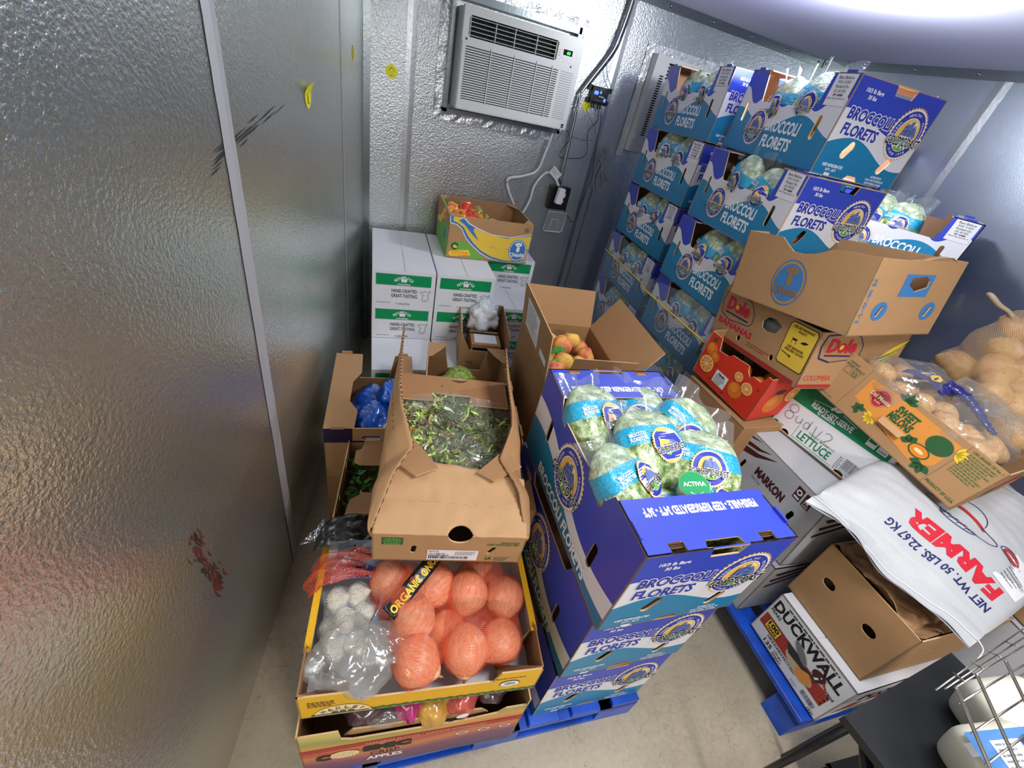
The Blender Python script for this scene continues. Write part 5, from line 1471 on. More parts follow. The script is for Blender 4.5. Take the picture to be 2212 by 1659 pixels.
def leaf(b, M, L, w):
    vs = []; fs = []
    for j in range(7):
        s_ = j / 6; ww = w * sin(pi * min(1, s_ * .95 + .05)) ** .8; z = -.25 * L * (s_ - .4) ** 2
        for q in (-1, 0, 1): vs.append(M @ Vector((s_ * L, q * ww, z + abs(q) * ww * .35)))
    for j in range(6):
        for q in (0, 1): fs.append((j * 3 + q, j * 3 + 3 + q, j * 3 + 4 + q, j * 3 + 1 + q))
    b.mesh(vs, fs, 'leaf', None, True)
for i, (x, y, z, rz, L) in enumerate(((.025, .10, .425, 10, .085), (.015, .02, .400, 50, .07), (.030, .0, .37, -60, .06))):
    b = MB(); leaf(b, L4(0, 0, 0, 15, -20, rz), L, .016); o = b.build('peach_leaf'); o.matrix_world = PM @ L4(x, y + .01, z + .072)
    tag(o, ('long green leaf lying over the near left peaches', 'small green leaf beside the pink peach', 'green leaf down at the near corner of the peach box')[i], 'leaf')

# ---- brown delivery box with white bag
AL, AR = (0.640, 1.818, 0.402), (0, 0, -14)
def art_a(m, Fs):
    F = Fs['left']
    for i in range(6): m.lines(F, .10, .19 - i * .012, .18, 1, .01, .004, 'ink_dark', .0008, 20 + i)
    m.rect(F, .22, .02, .34, .075, 'ink_black'); m.lines(F, .23, .055, .10, 2, .018, .006, 'ink_white', .0012, 9)
    F = Fs['front']; m.flat(F, [(.03, .05), (.06, .045), (.09, .06), (.06, .038)], 'ink_black'); m.text(F, '↑', .16, .12, .02, 'ink_black')
t, Fs = carton_box('delivery_box', 'open brown delivery box with black tape, between cheese cartons and peach box', 'box', (0.255, 0.37, 0.222), AL, AR, 'kraft', 'kraft_brown',
                   {'front': [(0, 0), (.255, 0), (.255, .11), (.21, .12), (.05, .12), (0, .222)]}, art=art_a)
AM = mat_of(AL, AR)
crumple('plastic_bag', 'crumpled white plastic bag in the brown delivery box', 'plastic bag', AM @ Vector((.13, .24, .20)), (.085, .07, .085), 'kitchen_white_bag', 6, (0, 0, 0), .45)
m = MB(); m.box(0, 0, 0, .16, .15, .14, 'kraft'); m.rect(faces(.16, .15, .14)['front'], .01, .095, .15, .12, 'ink_black'); m.rect(faces(.16, .15, .14)['top'], .02, .02, .14, .13, 'sticker'); m.rect(faces(.16, .15, .14)['top'], 0, .11, .16, .13, 'ink_black', .001)
o = m.build('small_parcel', bevel=.002); o.matrix_world = AM @ L4(.06, .015, .01, 0, 0, 2); tag(o, 'small taped parcel with a white label inside the delivery box', 'parcel')

# ================================================================= near left: onion tray over the apple box
OW, OD, OH = 0.555, 0.400, 0.118
OL, OR = (-0.100, 0.412, 0.449), (0, 0, -10.5)
OM = mat_of(OL, OR)
def art_o(m, Fs):
    F = Fs['front']
    for i in range(60): m.disc(F, .03 + i * .0088, .010 + .002 * (i % 3), .006, 'ink_dgreen' if i % 2 else 'ink_rgreen', .0008 + .0001 * (i % 4), n=8)
    m.disc(F, 0.092, 0.008, 0.062, 'ink_cream', 0.0014, 0.050, 20, 0, pi)
    m.arc_text(F, 'HADLEY', 0.092, 0.004, 0.052, 0.013, 'ink_purple', pi / 2, True, 1.45, 0.80, 0.002, 0.02)
    m.rect(F, 0.03, 0.012, 0.150, 0.017, 'ink_dgreen', 0.002)
    for x in (.075, .092, .11): m.disc(F, x, .022, .008, 'ink_dgreen', .0022, .004, 10)
    m.text(F, 'DATE GARDENS', 0.092, 0.032, 0.006, 'ink_brick', 0.06, .02, .0022)
    m.lines(F, .02, .085, .06, 4, .008, .003, 'ink_maroon', .001, 3)
    m.disc(F, 0.480, 0.055, 0.026, 'ink_black', 0.001, 0.018); m.disc(F, 0.480, 0.055, 0.024, 'ink_white', 0.0014, 0.016)
    m.text(F, 'USDA', 0.480, 0.060, 0.008, 'ink_black', 0.026, 0.03, .002); m.text(F, 'ORGANIC', 0.480, 0.050, 0.006, 'ink_black', 0.030, 0.0, .002)
    m.lines(F, .44, .085, .08, 1, .01, .003, 'ink_maroon', .001, 8)
tro = [(0, 0), (OW, 0), (OW, OH), (0.45, OH), (0.435, 0.072), (0.12, 0.072), (0.105, OH), (0, OH)]
t, Fs = carton_box('onion_tray', 'yellow-edged open tray of netted onions and garlic nearest the viewer', 'tray', (OW, OD, OH), OL, OR,
    {'all': 'yellow_board', 'left': 'yellow_board'}, 'white_board', {'front': tro}, art=art_o)
b = MB(); F = fr((0, 0, OH), (1, 0, 0), (0, 1, 0))
for x0, x1 in ((-0.002, 0.014), (OW - .014, OW + .002)):
    b = MB(); b.box(x0, 0.09, OH - 0.002, x1, OD, OH + 0.003, 'yellow_board'); b.build('rim', t)
for s_ in (0, 1):                               # triangular kraft corner pockets
    b = MB(); x = 0.004 if s_ == 0 else OW - .004; a = 1 if s_ == 0 else -1
    P = [Vector((x, 0.004, 0.004)), Vector((x, 0.004, OH + .006)), Vector((x + a * .10, 0.004, OH * .62)), Vector((x, 0.10, OH + .012)), Vector((x + a * .095, 0.055, 0.02)), Vector((x, 0.105, 0.004))]
    b.mesh(P, [(1, 3, 5, 0), (3, 4, 5), (1, 0, 4, 2)], 'kraft_dark'); b.build('corner_gusset', t, solid=0.004)
b = MB(); b.panel(fr((0.13, 0.0, 0.072), (1, 0, 0), (0, -0.25, 1)), [(0, 0), (0.30, 0), (0.295, 0.012), (0.005, 0.012)], 'yellow_board', 'yellow_board'); b.build('front_lip', t)

def onion_proto(seed):
    t = thing('onion', 'x', 'onion')
    m = MB()
    def fn(d):
        r = 1 + .04 * noise.noise(d * 1.6 + Vector((seed, 0, 0))); tip = .22 * math.exp(-((1 - d.z) * 14)) - .05 * math.exp(-((1 + d.z) * 10))
        return Vector((d.x * r, d.y * r, d.z * .95 * r + tip))
    m.ball(fn, 'onion_skin', 32, 22); m.build('bulb', t)
    m = MB(); m.tube([(0, 0, 1.05), (0.02, 0.02, 1.22), (0.06, 0.0, 1.34)], [.10, .06, .02], 'kraft_in', 8); m.build('neck', t)
    m = MB()
    for k in range(14):
        a = k * 2.4; m.tube([(.03 * cos(a), .03 * sin(a), -.90), (.09 * cos(a), .09 * sin(a), -1.02)], .012, 'kraft_light', 4)
    m.build('root', t)
    return t
ONP = [onion_proto(.5), onion_proto(3.3)]; _of = [True, True]
# x, y, z, radius in tray coordinates
B1 = [(0.180, 0.255, 0.105, 0.054, 'big onion under the black band, back left of the onions'), (0.300, 0.232, 0.110, 0.056, 'big shiny onion beside the ONIONS lettering'),
      (0.243, 0.150, 0.115, 0.056, 'large round onion in the middle of the tray'), (0.330, 0.130, 0.080, 0.046, 'smaller onion right of the middle one'),
      (0.250, 0.055, 0.105, 0.056, 'big onion at the front edge, left net')]
B2 = [(0.385, 0.205, 0.115, 0.056, 'pale onion with a brown scar, top of the right net'), (0.490, 0.195, 0.095, 0.054, 'onion at the far right edge of the tray'),
      (0.370, 0.070, 0.100, 0.057, 'big onion at the front edge, right net'), (0.465, 0.085, 0.090, 0.052, 'onion in the front right corner of the tray'), (0.430, 0.290, 0.06, 0.05, 'dark onion in shade under the salad box, right side')]
for lst in (B1, B2):
    for i, (x, y, z, r_, lab) in enumerate(lst):
        rr = random.Random(lab)
        fruit(ONP, _of, i % 2, OM @ L4(x, y, z, rr.uniform(60, 120), rr.uniform(-40, 40), rr.uniform(-60, 60)), lab, 'netted yellow onions in the tray', r_)
def netshell(name, lst, margin, mat_, label, scale=1.0, cc=None, tail=None):
    sph = [q[:4] for q in lst]
    c = cc or [sum(q[i] for q in sph) / len(sph) for i in range(3)]
    t = thing(name, label, 'net bag', OL, OR)
    m = MB()
    m.ball(shell(c, sph, margin, 0.04, 2.0), mat_, 72, 50, scale)
    m.build('net', t)
    return t
t1 = netshell('net_bag', B1, 0.004, 'red_net', 'red net bag of five onions with a black and yellow band')
b = MB()
for k in range(2):
    pass
F = fr((0.262, 0.225, 0.186), (-0.62, -0.78, 0.0), (0.70, -0.62, -0.32))
O_, U_, V_, N_ = F
def bandp(u, v, off=0.0):
    x = -0.10 + u * 0.215; y = -0.022 + v * 0.040
    return O_ + U_ * x + V_ * y + N_ * ((-0.030 * ((u - .45) * 2) ** 2) + off + .003 * sin(u * 20))
b.sheet(lambda u, v: bandp(1 - u, v), 26, 4, 'black_film')
b.build('printed_band', t1, solid=.001)
b = MB(); m2 = MB(); m2.text(fr((0, 0, 0), (1, 0, 0), (0, 1, 0)), 'ORGANIC ONIONS', 0.10, 0.018, 0.019, 'ink_yellow', 0.185, 0.04, 0)
Fb = -1
k = len(b.v)
for (x, y, z) in m2.v: b.v.append(tuple(bandp(1 - x / 0.215, 1 - y / 0.040, 0.0025 if N_.z > 0 else -0.0025)))
for f_, s_, uv in zip(m2.f, m2.s, m2.uv): b.f.append(f_); b.m.append(b.mi('ink_yellow')); b.s.append(False); b.uv.append(uv)
b.build('band_lettering', t1)
t2 = netshell('net_bag', B2, 0.004, 'red_net', 'red net bag of onions on the right side of the tray')
# loose net ends and black header film trailing over the left rim
def drape(name, label, cat, fn, nu, nv, mat_, M, th=0.0006):
    m = MB(); m.sheet(fn, nu, nv, mat_); o = m.build(name, solid=th); o.matrix_world = M
    return tag(o, label, cat)
drape('net_end', 'loose gathered red net hanging over the left rim of the onion tray', 'net', lambda u, v: Vector((0.13 - u * 0.155 + .01 * sin(v * 9), 0.330 - v * 0.085 - .03 * u, 0.135 + 0.035 * sin(u * 3.1) + .010 * sin(v * 25 + u * 9) - .035 * max(0, u - .8) * 5)), 36, 20, 'red_net', OM)
drape('header_film', 'shiny black printed film over the back left corner of the onion tray', 'plastic film', lambda u, v: Vector((0.13 - u * 0.150, 0.350 + v * 0.10 - .03 * u, 0.150 + 0.028 * sin(u * 3.0) + .012 * noise.noise(Vector((u * 6, v * 5, 3))) - .02 * v)), 34, 18, 'black_film', OM)
drape('clear_film_end', 'torn clear film tip beside the black film, near the left wall', 'plastic film', lambda u, v: Vector((-0.005 - u * 0.055, 0.360 + v * 0.075 * (1 - u), 0.150 - .02 * u + .01 * noise.noise(Vector((u * 6, v * 8, 7))))), 14, 14, 'dark_film', OM)
drape('net_end', 'dark red net bunched in the shade under the right end of the salad box', 'net', lambda u, v: Vector((0.36 + u * 0.15, 0.285 + v * 0.06, 0.120 + .02 * sin(u * 9) + .01 * sin(v * 14))), 20, 12, 'red_net', OM)
# garlic
def garlic_proto():
    t = thing('garlic_bulb', 'x', 'garlic'); m = MB()
    def fn(d):
        a = atan2(d.y, d.x); r = 1 + .07 * abs(cos(4 * a)) * (1 - d.z * d.z); tip = .55 * math.exp(-((1 - d.z) * 16))
        return Vector((d.x * r, d.y * r, d.z * .78 + tip))
    m.ball(fn, 'garlic_skin', 32, 20); m.build('bulb', t)
    m = MB()
    for k in range(12):
        a = k * 2.4; m.tube([(.05 * cos(a), .05 * sin(a), -.74), (.14 * cos(a), .14 * sin(a), -.86)], .02, 'kraft_in', 4)
    m.build('root', t); return t
GP = [garlic_proto()]; _gf = [True]
GL = [(0.055, 0.215, 0.100, .030), (0.100, 0.222, 0.105, .029), (0.078, 0.165, 0.100, .030), (0.125, 0.170, 0.102, .031), (0.055, 0.110, 0.070, .030), (0.110, 0.115, 0.075, .030), (0.150, 0.130, 0.065, .028), (0.045, 0.165, 0.060, .028)]
for i, (x, y, z, r_) in enumerate(GL):
    fruit(GP, _gf, 0, OM @ L4(x, y, z, 30 * i, 50 + 17 * i, 40 * i), ('garlic bulb at the back left of the garlic net', 'garlic bulb right of the back left one', 'garlic bulb in the middle of the net', 'garlic bulb at the right of the net by the blue film', 'garlic bulb showing faintly through the clear bag, left', 'garlic bulb showing faintly through the clear bag, right', 'garlic bulb low beside the front onion', 'garlic bulb low against the left tray wall')[i], 'garlic bulbs in the white net', r_)
t3 = netshell('net_bag', [(x, y, z, r_) for x, y, z, r_ in GL], 0.004, 'white_net', 'white net bag of garlic bulbs in the left of the tray', 0.8)
m = MB()
def bluep(u, v): return Vector((0.030 + u * 0.115 + .01 * v, 0.245 + v * 0.115, 0.128 + 0.02 * sin(u * 3.1) + .006 * noise.noise(Vector((u * 7, v * 6, 1)))))
m.sheet(bluep, 26, 22, 'blue_film'); m.build('blue_header', t3)
m = MB(); m2 = MB(); Ff = fr((0, 0, 0), (1, 0, 0), (0, 1, 0))
m2.text(Ff, 'PREMIUM', .068, .030, .016, 'ink_navy', .082, .02, 0); m2.text(Ff, 'GARLIC', .074, .008, .015, 'ink_navy', .06, .02, 0)
m2.text(Ff, 'GARLIC', .082, .080, .011, 'ink_black', .045, 0, 0); m2.text(Ff, 'FARMS', .080, .064, .011, 'ink_black', .040, 0, 0)
m2.ring(Ff, .045, .072, .008, .0105, 'ink_black', 0, 1.3, 18); m2.rect(Ff, .0435, .082, .0465, .098, 'ink_black', 0)
for (x, y, z) in m2.v: m.v.append(tuple(bluep(x / .115, y / .115) + Vector((0, 0, .003))))
for f_, mi_, s_, uv in zip(m2.f, m2.m, m2.s, m2.uv): m.f.append(f_); m.m.append(m.mi(m2.names[mi_])); m.s.append(False); m.uv.append(uv)
m.build('printed_lettering', t3)
drape('blue_film', 'pale blue garlic bag film hanging right of the garlic bulbs', 'plastic film', lambda u, v: Vector((0.150 + u * 0.030 + .01 * sin(v * 5), 0.225 - v * 0.11, 0.135 - .05 * u + .006 * noise.noise(Vector((u * 8, v * 9, 4))))), 12, 20, 'blue_film', OM)
# big empty clear bag over the front of the garlic
m = MB()
def cb(d):
    k = 1 + .35 * noise.noise(d * 1.6 + Vector((5, 0, 0))) + .16 * abs(noise.noise(d * 5))
    return Vector((0.112 + d.x * 0.092 * k, 0.078 + d.y * 0.080 * k, 0.120 + d.z * 0.046 * k))
m.ball(cb, 'frost_film', 60, 40)
o = m.build('clear_bag'); o.matrix_world = OM; tag(o, 'crumpled clear plastic bag over the front left of the tray', 'plastic bag')
drape('bag_neck', 'flat clear bag corner reaching right towards the front onion', 'plastic film', lambda u, v: Vector((0.13 + u * .115, 0.04 + v * .10 * (1 - u * .6), 0.150 - .02 * u + .010 * noise.noise(Vector((u * 6, v * 5, 9))))), 26, 18, 'frost_film', OM)

# ---- apple box under the tray
KW, KD, KH = 0.560, 0.400, 0.300
KL, KR = (-0.112, 0.388, 0.122), (0, 0, -9.5)
def apple_mat():
    m, t, b = nt('apple_print')
    tc = t.nodes.new('ShaderNodeTexCoord'); s = t.nodes.new('ShaderNodeSeparateXYZ'); t.links.new(tc.outputs['UV'], s.inputs[0])
    w = math_n(t, 'ADD', s.outputs[1], math_n(t, 'MULTIPLY', math_n(t, 'SINE', math_n(t, 'MULTIPLY', s.outputs[0], 9.0)), 0.02))
    r = t.nodes.new('ShaderNodeValToRGB'); e = r.color_ramp.elements
    cols = [(0.0, (60, 40, 90)), (0.25, (120, 52, 92)), (0.42, (206, 120, 60)), (0.52, (180, 60, 44)), (0.66, (222, 150, 70)), (0.8, (150, 158, 78)), (0.95, (214, 190, 96))]
    while len(e) < len(cols): e.new(0.5)
    for i, (p, c) in enumerate(cols): e[i].position = p; e[i].color = (*S(*c), 1)
    t.links.new(math_n(t, 'MULTIPLY', w, 1 / 0.30), r.inputs[0]); t.links.new(r.outputs[0], b.inputs['Base Color'])
    b.inputs['Roughness'].default_value = 0.35; MATS['apple_print'] = m
apple_mat()
def art_k(m, Fs):
    F = Fs['front']
    m.rect(F, 0.0, 0.165, KW, 0.190, 'ink_dred', 0.0008)
    m.text(F, 'AMAZING FLAVOR - INFINITE POSSIBILITIES', 0.305, 0.177, 0.011, 'ink_tan', 0.31, 0.02, 0.0014)
    m.text(F, 'C', 0.050, 0.118, 0.036, 'ink_black', 0.030, 0.07, 0.0014); m.text(F, 'SMIC', 0.205, 0.135, 0.036, 'ink_black', 0.115, 0.07, 0.0014)
    m.disc(F, 0.100, 0.122, 0.036, 'ink_cream', 0.0010, 0.026, 20)
    for i in range(60):
        a = i * 2.4; r_ = .004 * sqrt(i); m.disc(F, .100 + r_ * cos(a), .122 + r_ * sin(a) * .72, .0012, 'ink_dred', .0016, n=6)
    m.text(F, 'CRISP', 0.200, 0.092, 0.026, 'ink_black', 0.075, 0.0, 0.0014); m.text(F, 'APPLES', 0.200, 0.058, 0.026, 'ink_white', 0.090, 0.03, 0.0014)
    for x in (.40, .46, .52): m.ring(F, x, .13, .012, .016, 'ink_white', .001, .7)
kf = [(0, 0), (KW, 0), (KW, 0.262), (0.500, 0.262), (0.480, 0.236), (0.40, 0.222), (0.12, 0.222), (0.095, 0.236), (0.09, 0.290), (0, 0.290)]
t, Fs = carton_box('apple_box', 'colourful torn apple box under the onion tray, bottom left', 'box', (KW, KD, KH), KL, KR, 'apple_print', 'kraft_dark', {'front': kf}, art=art_k)
b = MB(); b.panel(fr((0.10, 0.012, 0.215), (1, 0, 0), (0, 0.1, 1)), [(0, 0), (0.36, 0), (0.34, 0.022), (0.24, 0.030), (0.10, 0.018), (0.02, 0.026)], 'kraft', 'kraft_dark'); b.build('torn_liner', t)
KM = mat_of(KL, KR)
def pouch(name, label, fn, mats):
    m = MB(); m.ball(fn, mats, 34, 22); o = m.build(name); o.matrix_world = KM; return tag(o, label, 'pouch')
def pf(cx, cy, cz, a, b_, c, s):
    def fn(d):
        k = 1 + .22 * noise.noise(d * 2 + Vector((s, 0, 0))) + .08 * abs(noise.noise(d * 6))
        return Vector((cx + a * d.x * k, cy + b_ * d.y * k, cz + c * d.z * k))
    return fn
simple('pouch_pink', (176, 42, 108), 0.25, coat=.6, nscale=20, namt=.3, bumpd=.003)
simple('pouch_gold', (196, 148, 60), 0.25, coat=.6, nscale=20, namt=.3, bumpd=.003)
simple('pouch_dark', (84, 58, 66), 0.28, coat=.6, nscale=24, namt=.4, bumpd=.003)
simple('pouch_red', (196, 86, 74), 0.28, coat=.6, nscale=24, namt=.4, bumpd=.003)
pouch('apple_pouch', 'magenta apple pouch poking out of the gap above the apple box', pf(.255, .070, .245, .040, .06, .040, 1), 'pouch_pink')
pouch('apple_pouch', 'gold apple pouch in the gap under the front of the onion tray', pf(.315, .055, .238, .045, .06, .042, 4), 'pouch_gold')
pouch('apple_pouch', 'red printed apple pouch marked with a C, right of the gold one', pf(.385, .065, .250, .045, .06, .040, 7), 'pouch_red')
pouch('apple_pouch', 'dark apple pouch at the right end of the gap', pf(.470, .080, .250, .050, .06, .036, 9), 'pouch_dark')
pouch('apple_pouch', 'dark apple pouch at the left end of the gap', pf(.150, .090, .235, .060, .07, .040, 12), 'pouch_dark')
pouch('clear_bag', 'clear bag tip hanging out of the apple box gap', pf(.195, .028, .236, .045, .02, .035, 15), 'frost_film')
b = MB(); F = fr((.345, .000, .235), (1, 0, .25), (0, 0, 1)); b.text(F, 'C', 0.012, 0.012, 0.022, 'ink_black', 0.018, .05, .0); b.disc(F, .04, .022, .016, 'ink_white', 0, .013)
o = b.build('pouch_logo'); o.matrix_world = KM @ L4(0, -.002, 0); tag(o, 'small printed C mark on the front of the red pouch', 'logo')

# ================================================================= right side
pallet('plastic_pallet', 1.10, 1.08, 0.14, 'scuffed blue plastic pallet under the pear cartons, bottom right', (1.420, 0.020, 0), -6.5)

# ---- pear carton
QW, QD, QH = 0.490, 0.323, 0.229
def art_d(m, Fs):
    F = Fs['left']
    m.text(F, 'DUCKWALL', 0.156, 0.182, 0.046, 'ink_black', 0.290, 0.035)
    m.text(F, 'PEARS', 0.033, 0.147, 0.015, 'ink_black', 0.045, 0.02)
    m.lines(F, 0.050, 0.209, 0.22, 1, .01, 0.006, 'ink_dark', .0008, 5, 0)
    m.rect(F, 0.009, 0.058, 0.299, 0.118, 'ink_maroon', 0.0006)
    for r_ in range(6):
        for c in range(12):
            x0 = 0.010 + c * 0.0245 - (0.012 if r_ % 2 else 0); x1 = min(0.298, x0 + 0.0232); x0 = max(0.010, x0)
            if x1 > x0 and not (x1 > 0.130 and x0 < 0.225 and False): m.rect(F, x0, 0.059 + r_ * 0.0098, x1, 0.0676 + r_ * 0.0098, 'ink_brick', 0.0010)
    m.rect(F, 0.030, 0.066, 0.090, 0.113, 'ink_black', 0.0014); m.rect(F, 0.032, 0.068, 0.088, 0.111, 'ink_yellow', 0.0018)
    m.text(F, '100', 0.060, 0.098, 0.020, 'ink_black', 0.044, 0.04, 0.0024); m.text(F, 'YEARS', 0.060, 0.078, 0.011, 'ink_black', 0.044, 0.03, 0.0024)
    # wood duck, swimming to the right
    ell = lambda cx, cy, a, b_, rot, mt, off, n=20: m.disc(F, cx, cy, a, mt, off, b_, n, 0, 2 * pi, rot)
    ell(0.190, 0.082, 0.060, 0.030, -0.10, 'ink_tan', 0.0018); ell(0.215, 0.078, 0.030, 0.026, 0, 'ink_melon', 0.0022)
    m.flat(F, [(0.112, 0.120), (0.140, 0.085), (0.200, 0.092), (0.225, 0.112), (0.175, 0.118)], 'ink_dark', 0.0024)
    ell(0.165, 0.135, 0.042, 0.014, -0.55, 'ink_grey', 0.0026); ell(0.240, 0.140, 0.024, 0.020, 0.3, 'ink_maroon', 0.0028)
    m.flat(F, [(0.225, 0.112), (0.245, 0.105), (0.255, 0.130), (0.232, 0.140)], 'ink_dark', 0.0030); m.flat(F, [(0.258, 0.134), (0.276, 0.122), (0.274, 0.130), (0.262, 0.146)], 'ink_brick', 0.0030)
    ell(0.247, 0.145, 0.003, 0.003, 0, 'ink_white', 0.0034, 8); m.flat(F, [(0.232, 0.118), (0.240, 0.116), (0.246, 0.132), (0.240, 0.134)], 'ink_white', 0.0036)
    m.text(F, 'brand', 0.290, 0.126, 0.013, 'ink_black', 0.034, 0.03)
    m.text(F, '135', 0.082, 0.022, 0.018, 'ink_black', 0.036, 0.02); m.text(F, 'US #1', 0.128, 0.028, 0.010, 'ink_dark', 0.034, 0.02); m.text(F, 'ANJOU', 0.130, 0.013, 0.012, 'ink_dark', 0.042, 0.02)
    m.barcode(F, 0.062, 0.042, 0.135, 0.012, 'ink_dark', 3); m.barcode(F, 0.242, 0.020, 0.055, 0.022, 'ink_dark', 7); m.lines(F, .20, .02, .03, 2, .008, .002, 'ink_grey')
    m.rect(F, 0.286, 0.002, 0.308, 0.014, 'ink_dark', .0008); m.rect(F, 0.288, 0.004, 0.306, 0.012, 'white_board', .0012); m.text(F, '33', 0.297, 0.008, 0.007, 'ink_black', 0.012, .03, .0016)
    F = Fs['front']
    m.text(F, 'DUCKWALL', 0.250, 0.155, 0.045, 'ink_black', 0.33, 0.035, 0.0012, 0, 'C')
    m.flat(F, [(0.03, 0.05), (0.12, 0.05), (0.16, 0.09), (0.09, 0.11)], 'ink_brick', 0.0006); m.rect(F, 0.16, 0.085, 0.44, 0.120, 'ink_brick', 0.0008)
    m.flat(F, [(0.10, 0.0), (0.46, 0.0), (0.44, 0.05), (0.36, 0.085), (0.25, 0.05), (0.16, 0.04)], 'ink_dgreen', 0.0010)
    m.lines(F, .12, .045, .20, 3, .012, .006, 'ink_tan', .0014, 3)
t, Fs = carton_box('pear_carton', 'white pear carton printed with bricks and a wood duck, on the blue pallet', 'carton', (QW, QD, QH), (1.461, 0.009, 0.150), (0, 0, -5.9), 'white_board', 'kraft_in', top=True, art=art_d)
b = MB()
for x0, x1 in ((0.003, QW * .42), (QW * .43, QW - .003)): pass
b.box(0.002, 0.165, QH + 0.0002, 0.30, QD - .002, QH + 0.004, 'white_board'); b.build('lid_flap', t)
b = MB(); b.box(0.002, 0.002, QH + 0.0002, 0.30, 0.160, QH + 0.0046, 'white_board'); b.build('lid_flap', t)

# ---- tall brown box with crumpled paper
t, Fs = carton_box('paper_lined_box', 'tall plain brown box lined with crumpled paper, standing on the pear carton', 'box', (0.440, 0.316, 0.268), (1.502, 0.034, 0.386), (0, 0, -6.7), 'kraft', 'kraft_brown', None,
    {'left': [slot(0.078, 0.150, 0.045, 0.034), slot(0.232, 0.150, 0.045, 0.034)], 'front': [slot(0.16, 0.15, 0.052, 0.024), slot(0.36, 0.15, 0.052, 0.024)]})
b = MB()
def pap(u, v):
    x = 0.006 + u * 0.42; y = 0.006 + v * 0.304
    e = min(1, min(u, 1 - u, v, 1 - v) * 9)
    z = 0.272 - 0.035 * e + 0.030 * noise.noise(Vector((x * 11, y * 11, 2))) + 0.020 * abs(noise.noise(Vector((x * 30, y * 26, 5))))
    return Vector((x, y, z))
b.sheet(pap, 70, 56, 'paper', False); b.build('paper_liner', t)

# ---- white produce cartons with dark red stripes
def art_m(m, Fs):
    F = Fs['left']
    for a in ((0.012, 0.212, 0.02, 0.245, 0.10, 0.262, 0.186, 0.300, 0.095, 0.240), (0.012, 0.252, 0.024, 0.272, 0.10, 0.285, 0.150, 0.304, 0.09, 0.270), (0.010, 0.288, 0.024, 0.300, 0.06, 0.305, 0.090, 0.312, 0.05, 0.297)):
        p = list(zip(a[0::2], a[1::2])); p = [p[0], p[4], p[3], p[2], p[1]]
        m.flat(F, p, 'ink_maroon', 0.0008)
    m.text(F, 'MARKON', 0.205, 0.205, 0.036, 'ink_maroon', 0.150, 0.05)
    m.text(F, 'First Crop', 0.150, 0.170, 0.014, 'ink_grey', 0.05, 0.0)
    m.rect(F, 0.298, 0.245, 0.330, 0.298, 'ink_maroon', .0008); m.ring(F, .314, .277, .006, .012, 'white_board', .0012, 1, 16); m.rect(F, .302, .250, .326, .258, 'white_board', .0012)
    m.rect(F, 0.338, 0.245, 0.372, 0.298, 'ink_maroon', .0008); m.text(F, '5★', .355, .27, .02, 'white_board', .02, .03, .0014); m.text(F, 'SAFE', .355, .252, .008, 'white_board', .024, .02, .0014)
    F = Fs['front']
    for k_ in range(3): m.flat(F, [(0.03 + .01 * k_, 0.16 + k_ * .04), (0.20, 0.235 + k_ * .025), (0.19, 0.245 + k_ * .025), (0.03, 0.175 + k_ * .04)], 'ink_maroon', 0.0008)
def markon(label, dims, loc, rot):
    return carton_box('produce_carton', label, 'carton', dims, loc, rot, 'grey_board', 'kraft_in', None, {'left': [slot(0.061, 0.175, 0.016, 0.045, -.2), slot(0.334, 0.179, 0.020, 0.045, -.2)]}, top=True, art=art_m)
markon('grey-white produce carton with dark red stripes under the lettuce carton', (0.40, 0.42, 0.318), (1.515, 0.404, 0.442), (-2, 0, -10))
markon('lower grey-white striped produce carton, partly hidden by the centre broccoli stack', (0.40, 0.44, 0.296), (1.486, 0.396, 0.142), (0, 0, -7))

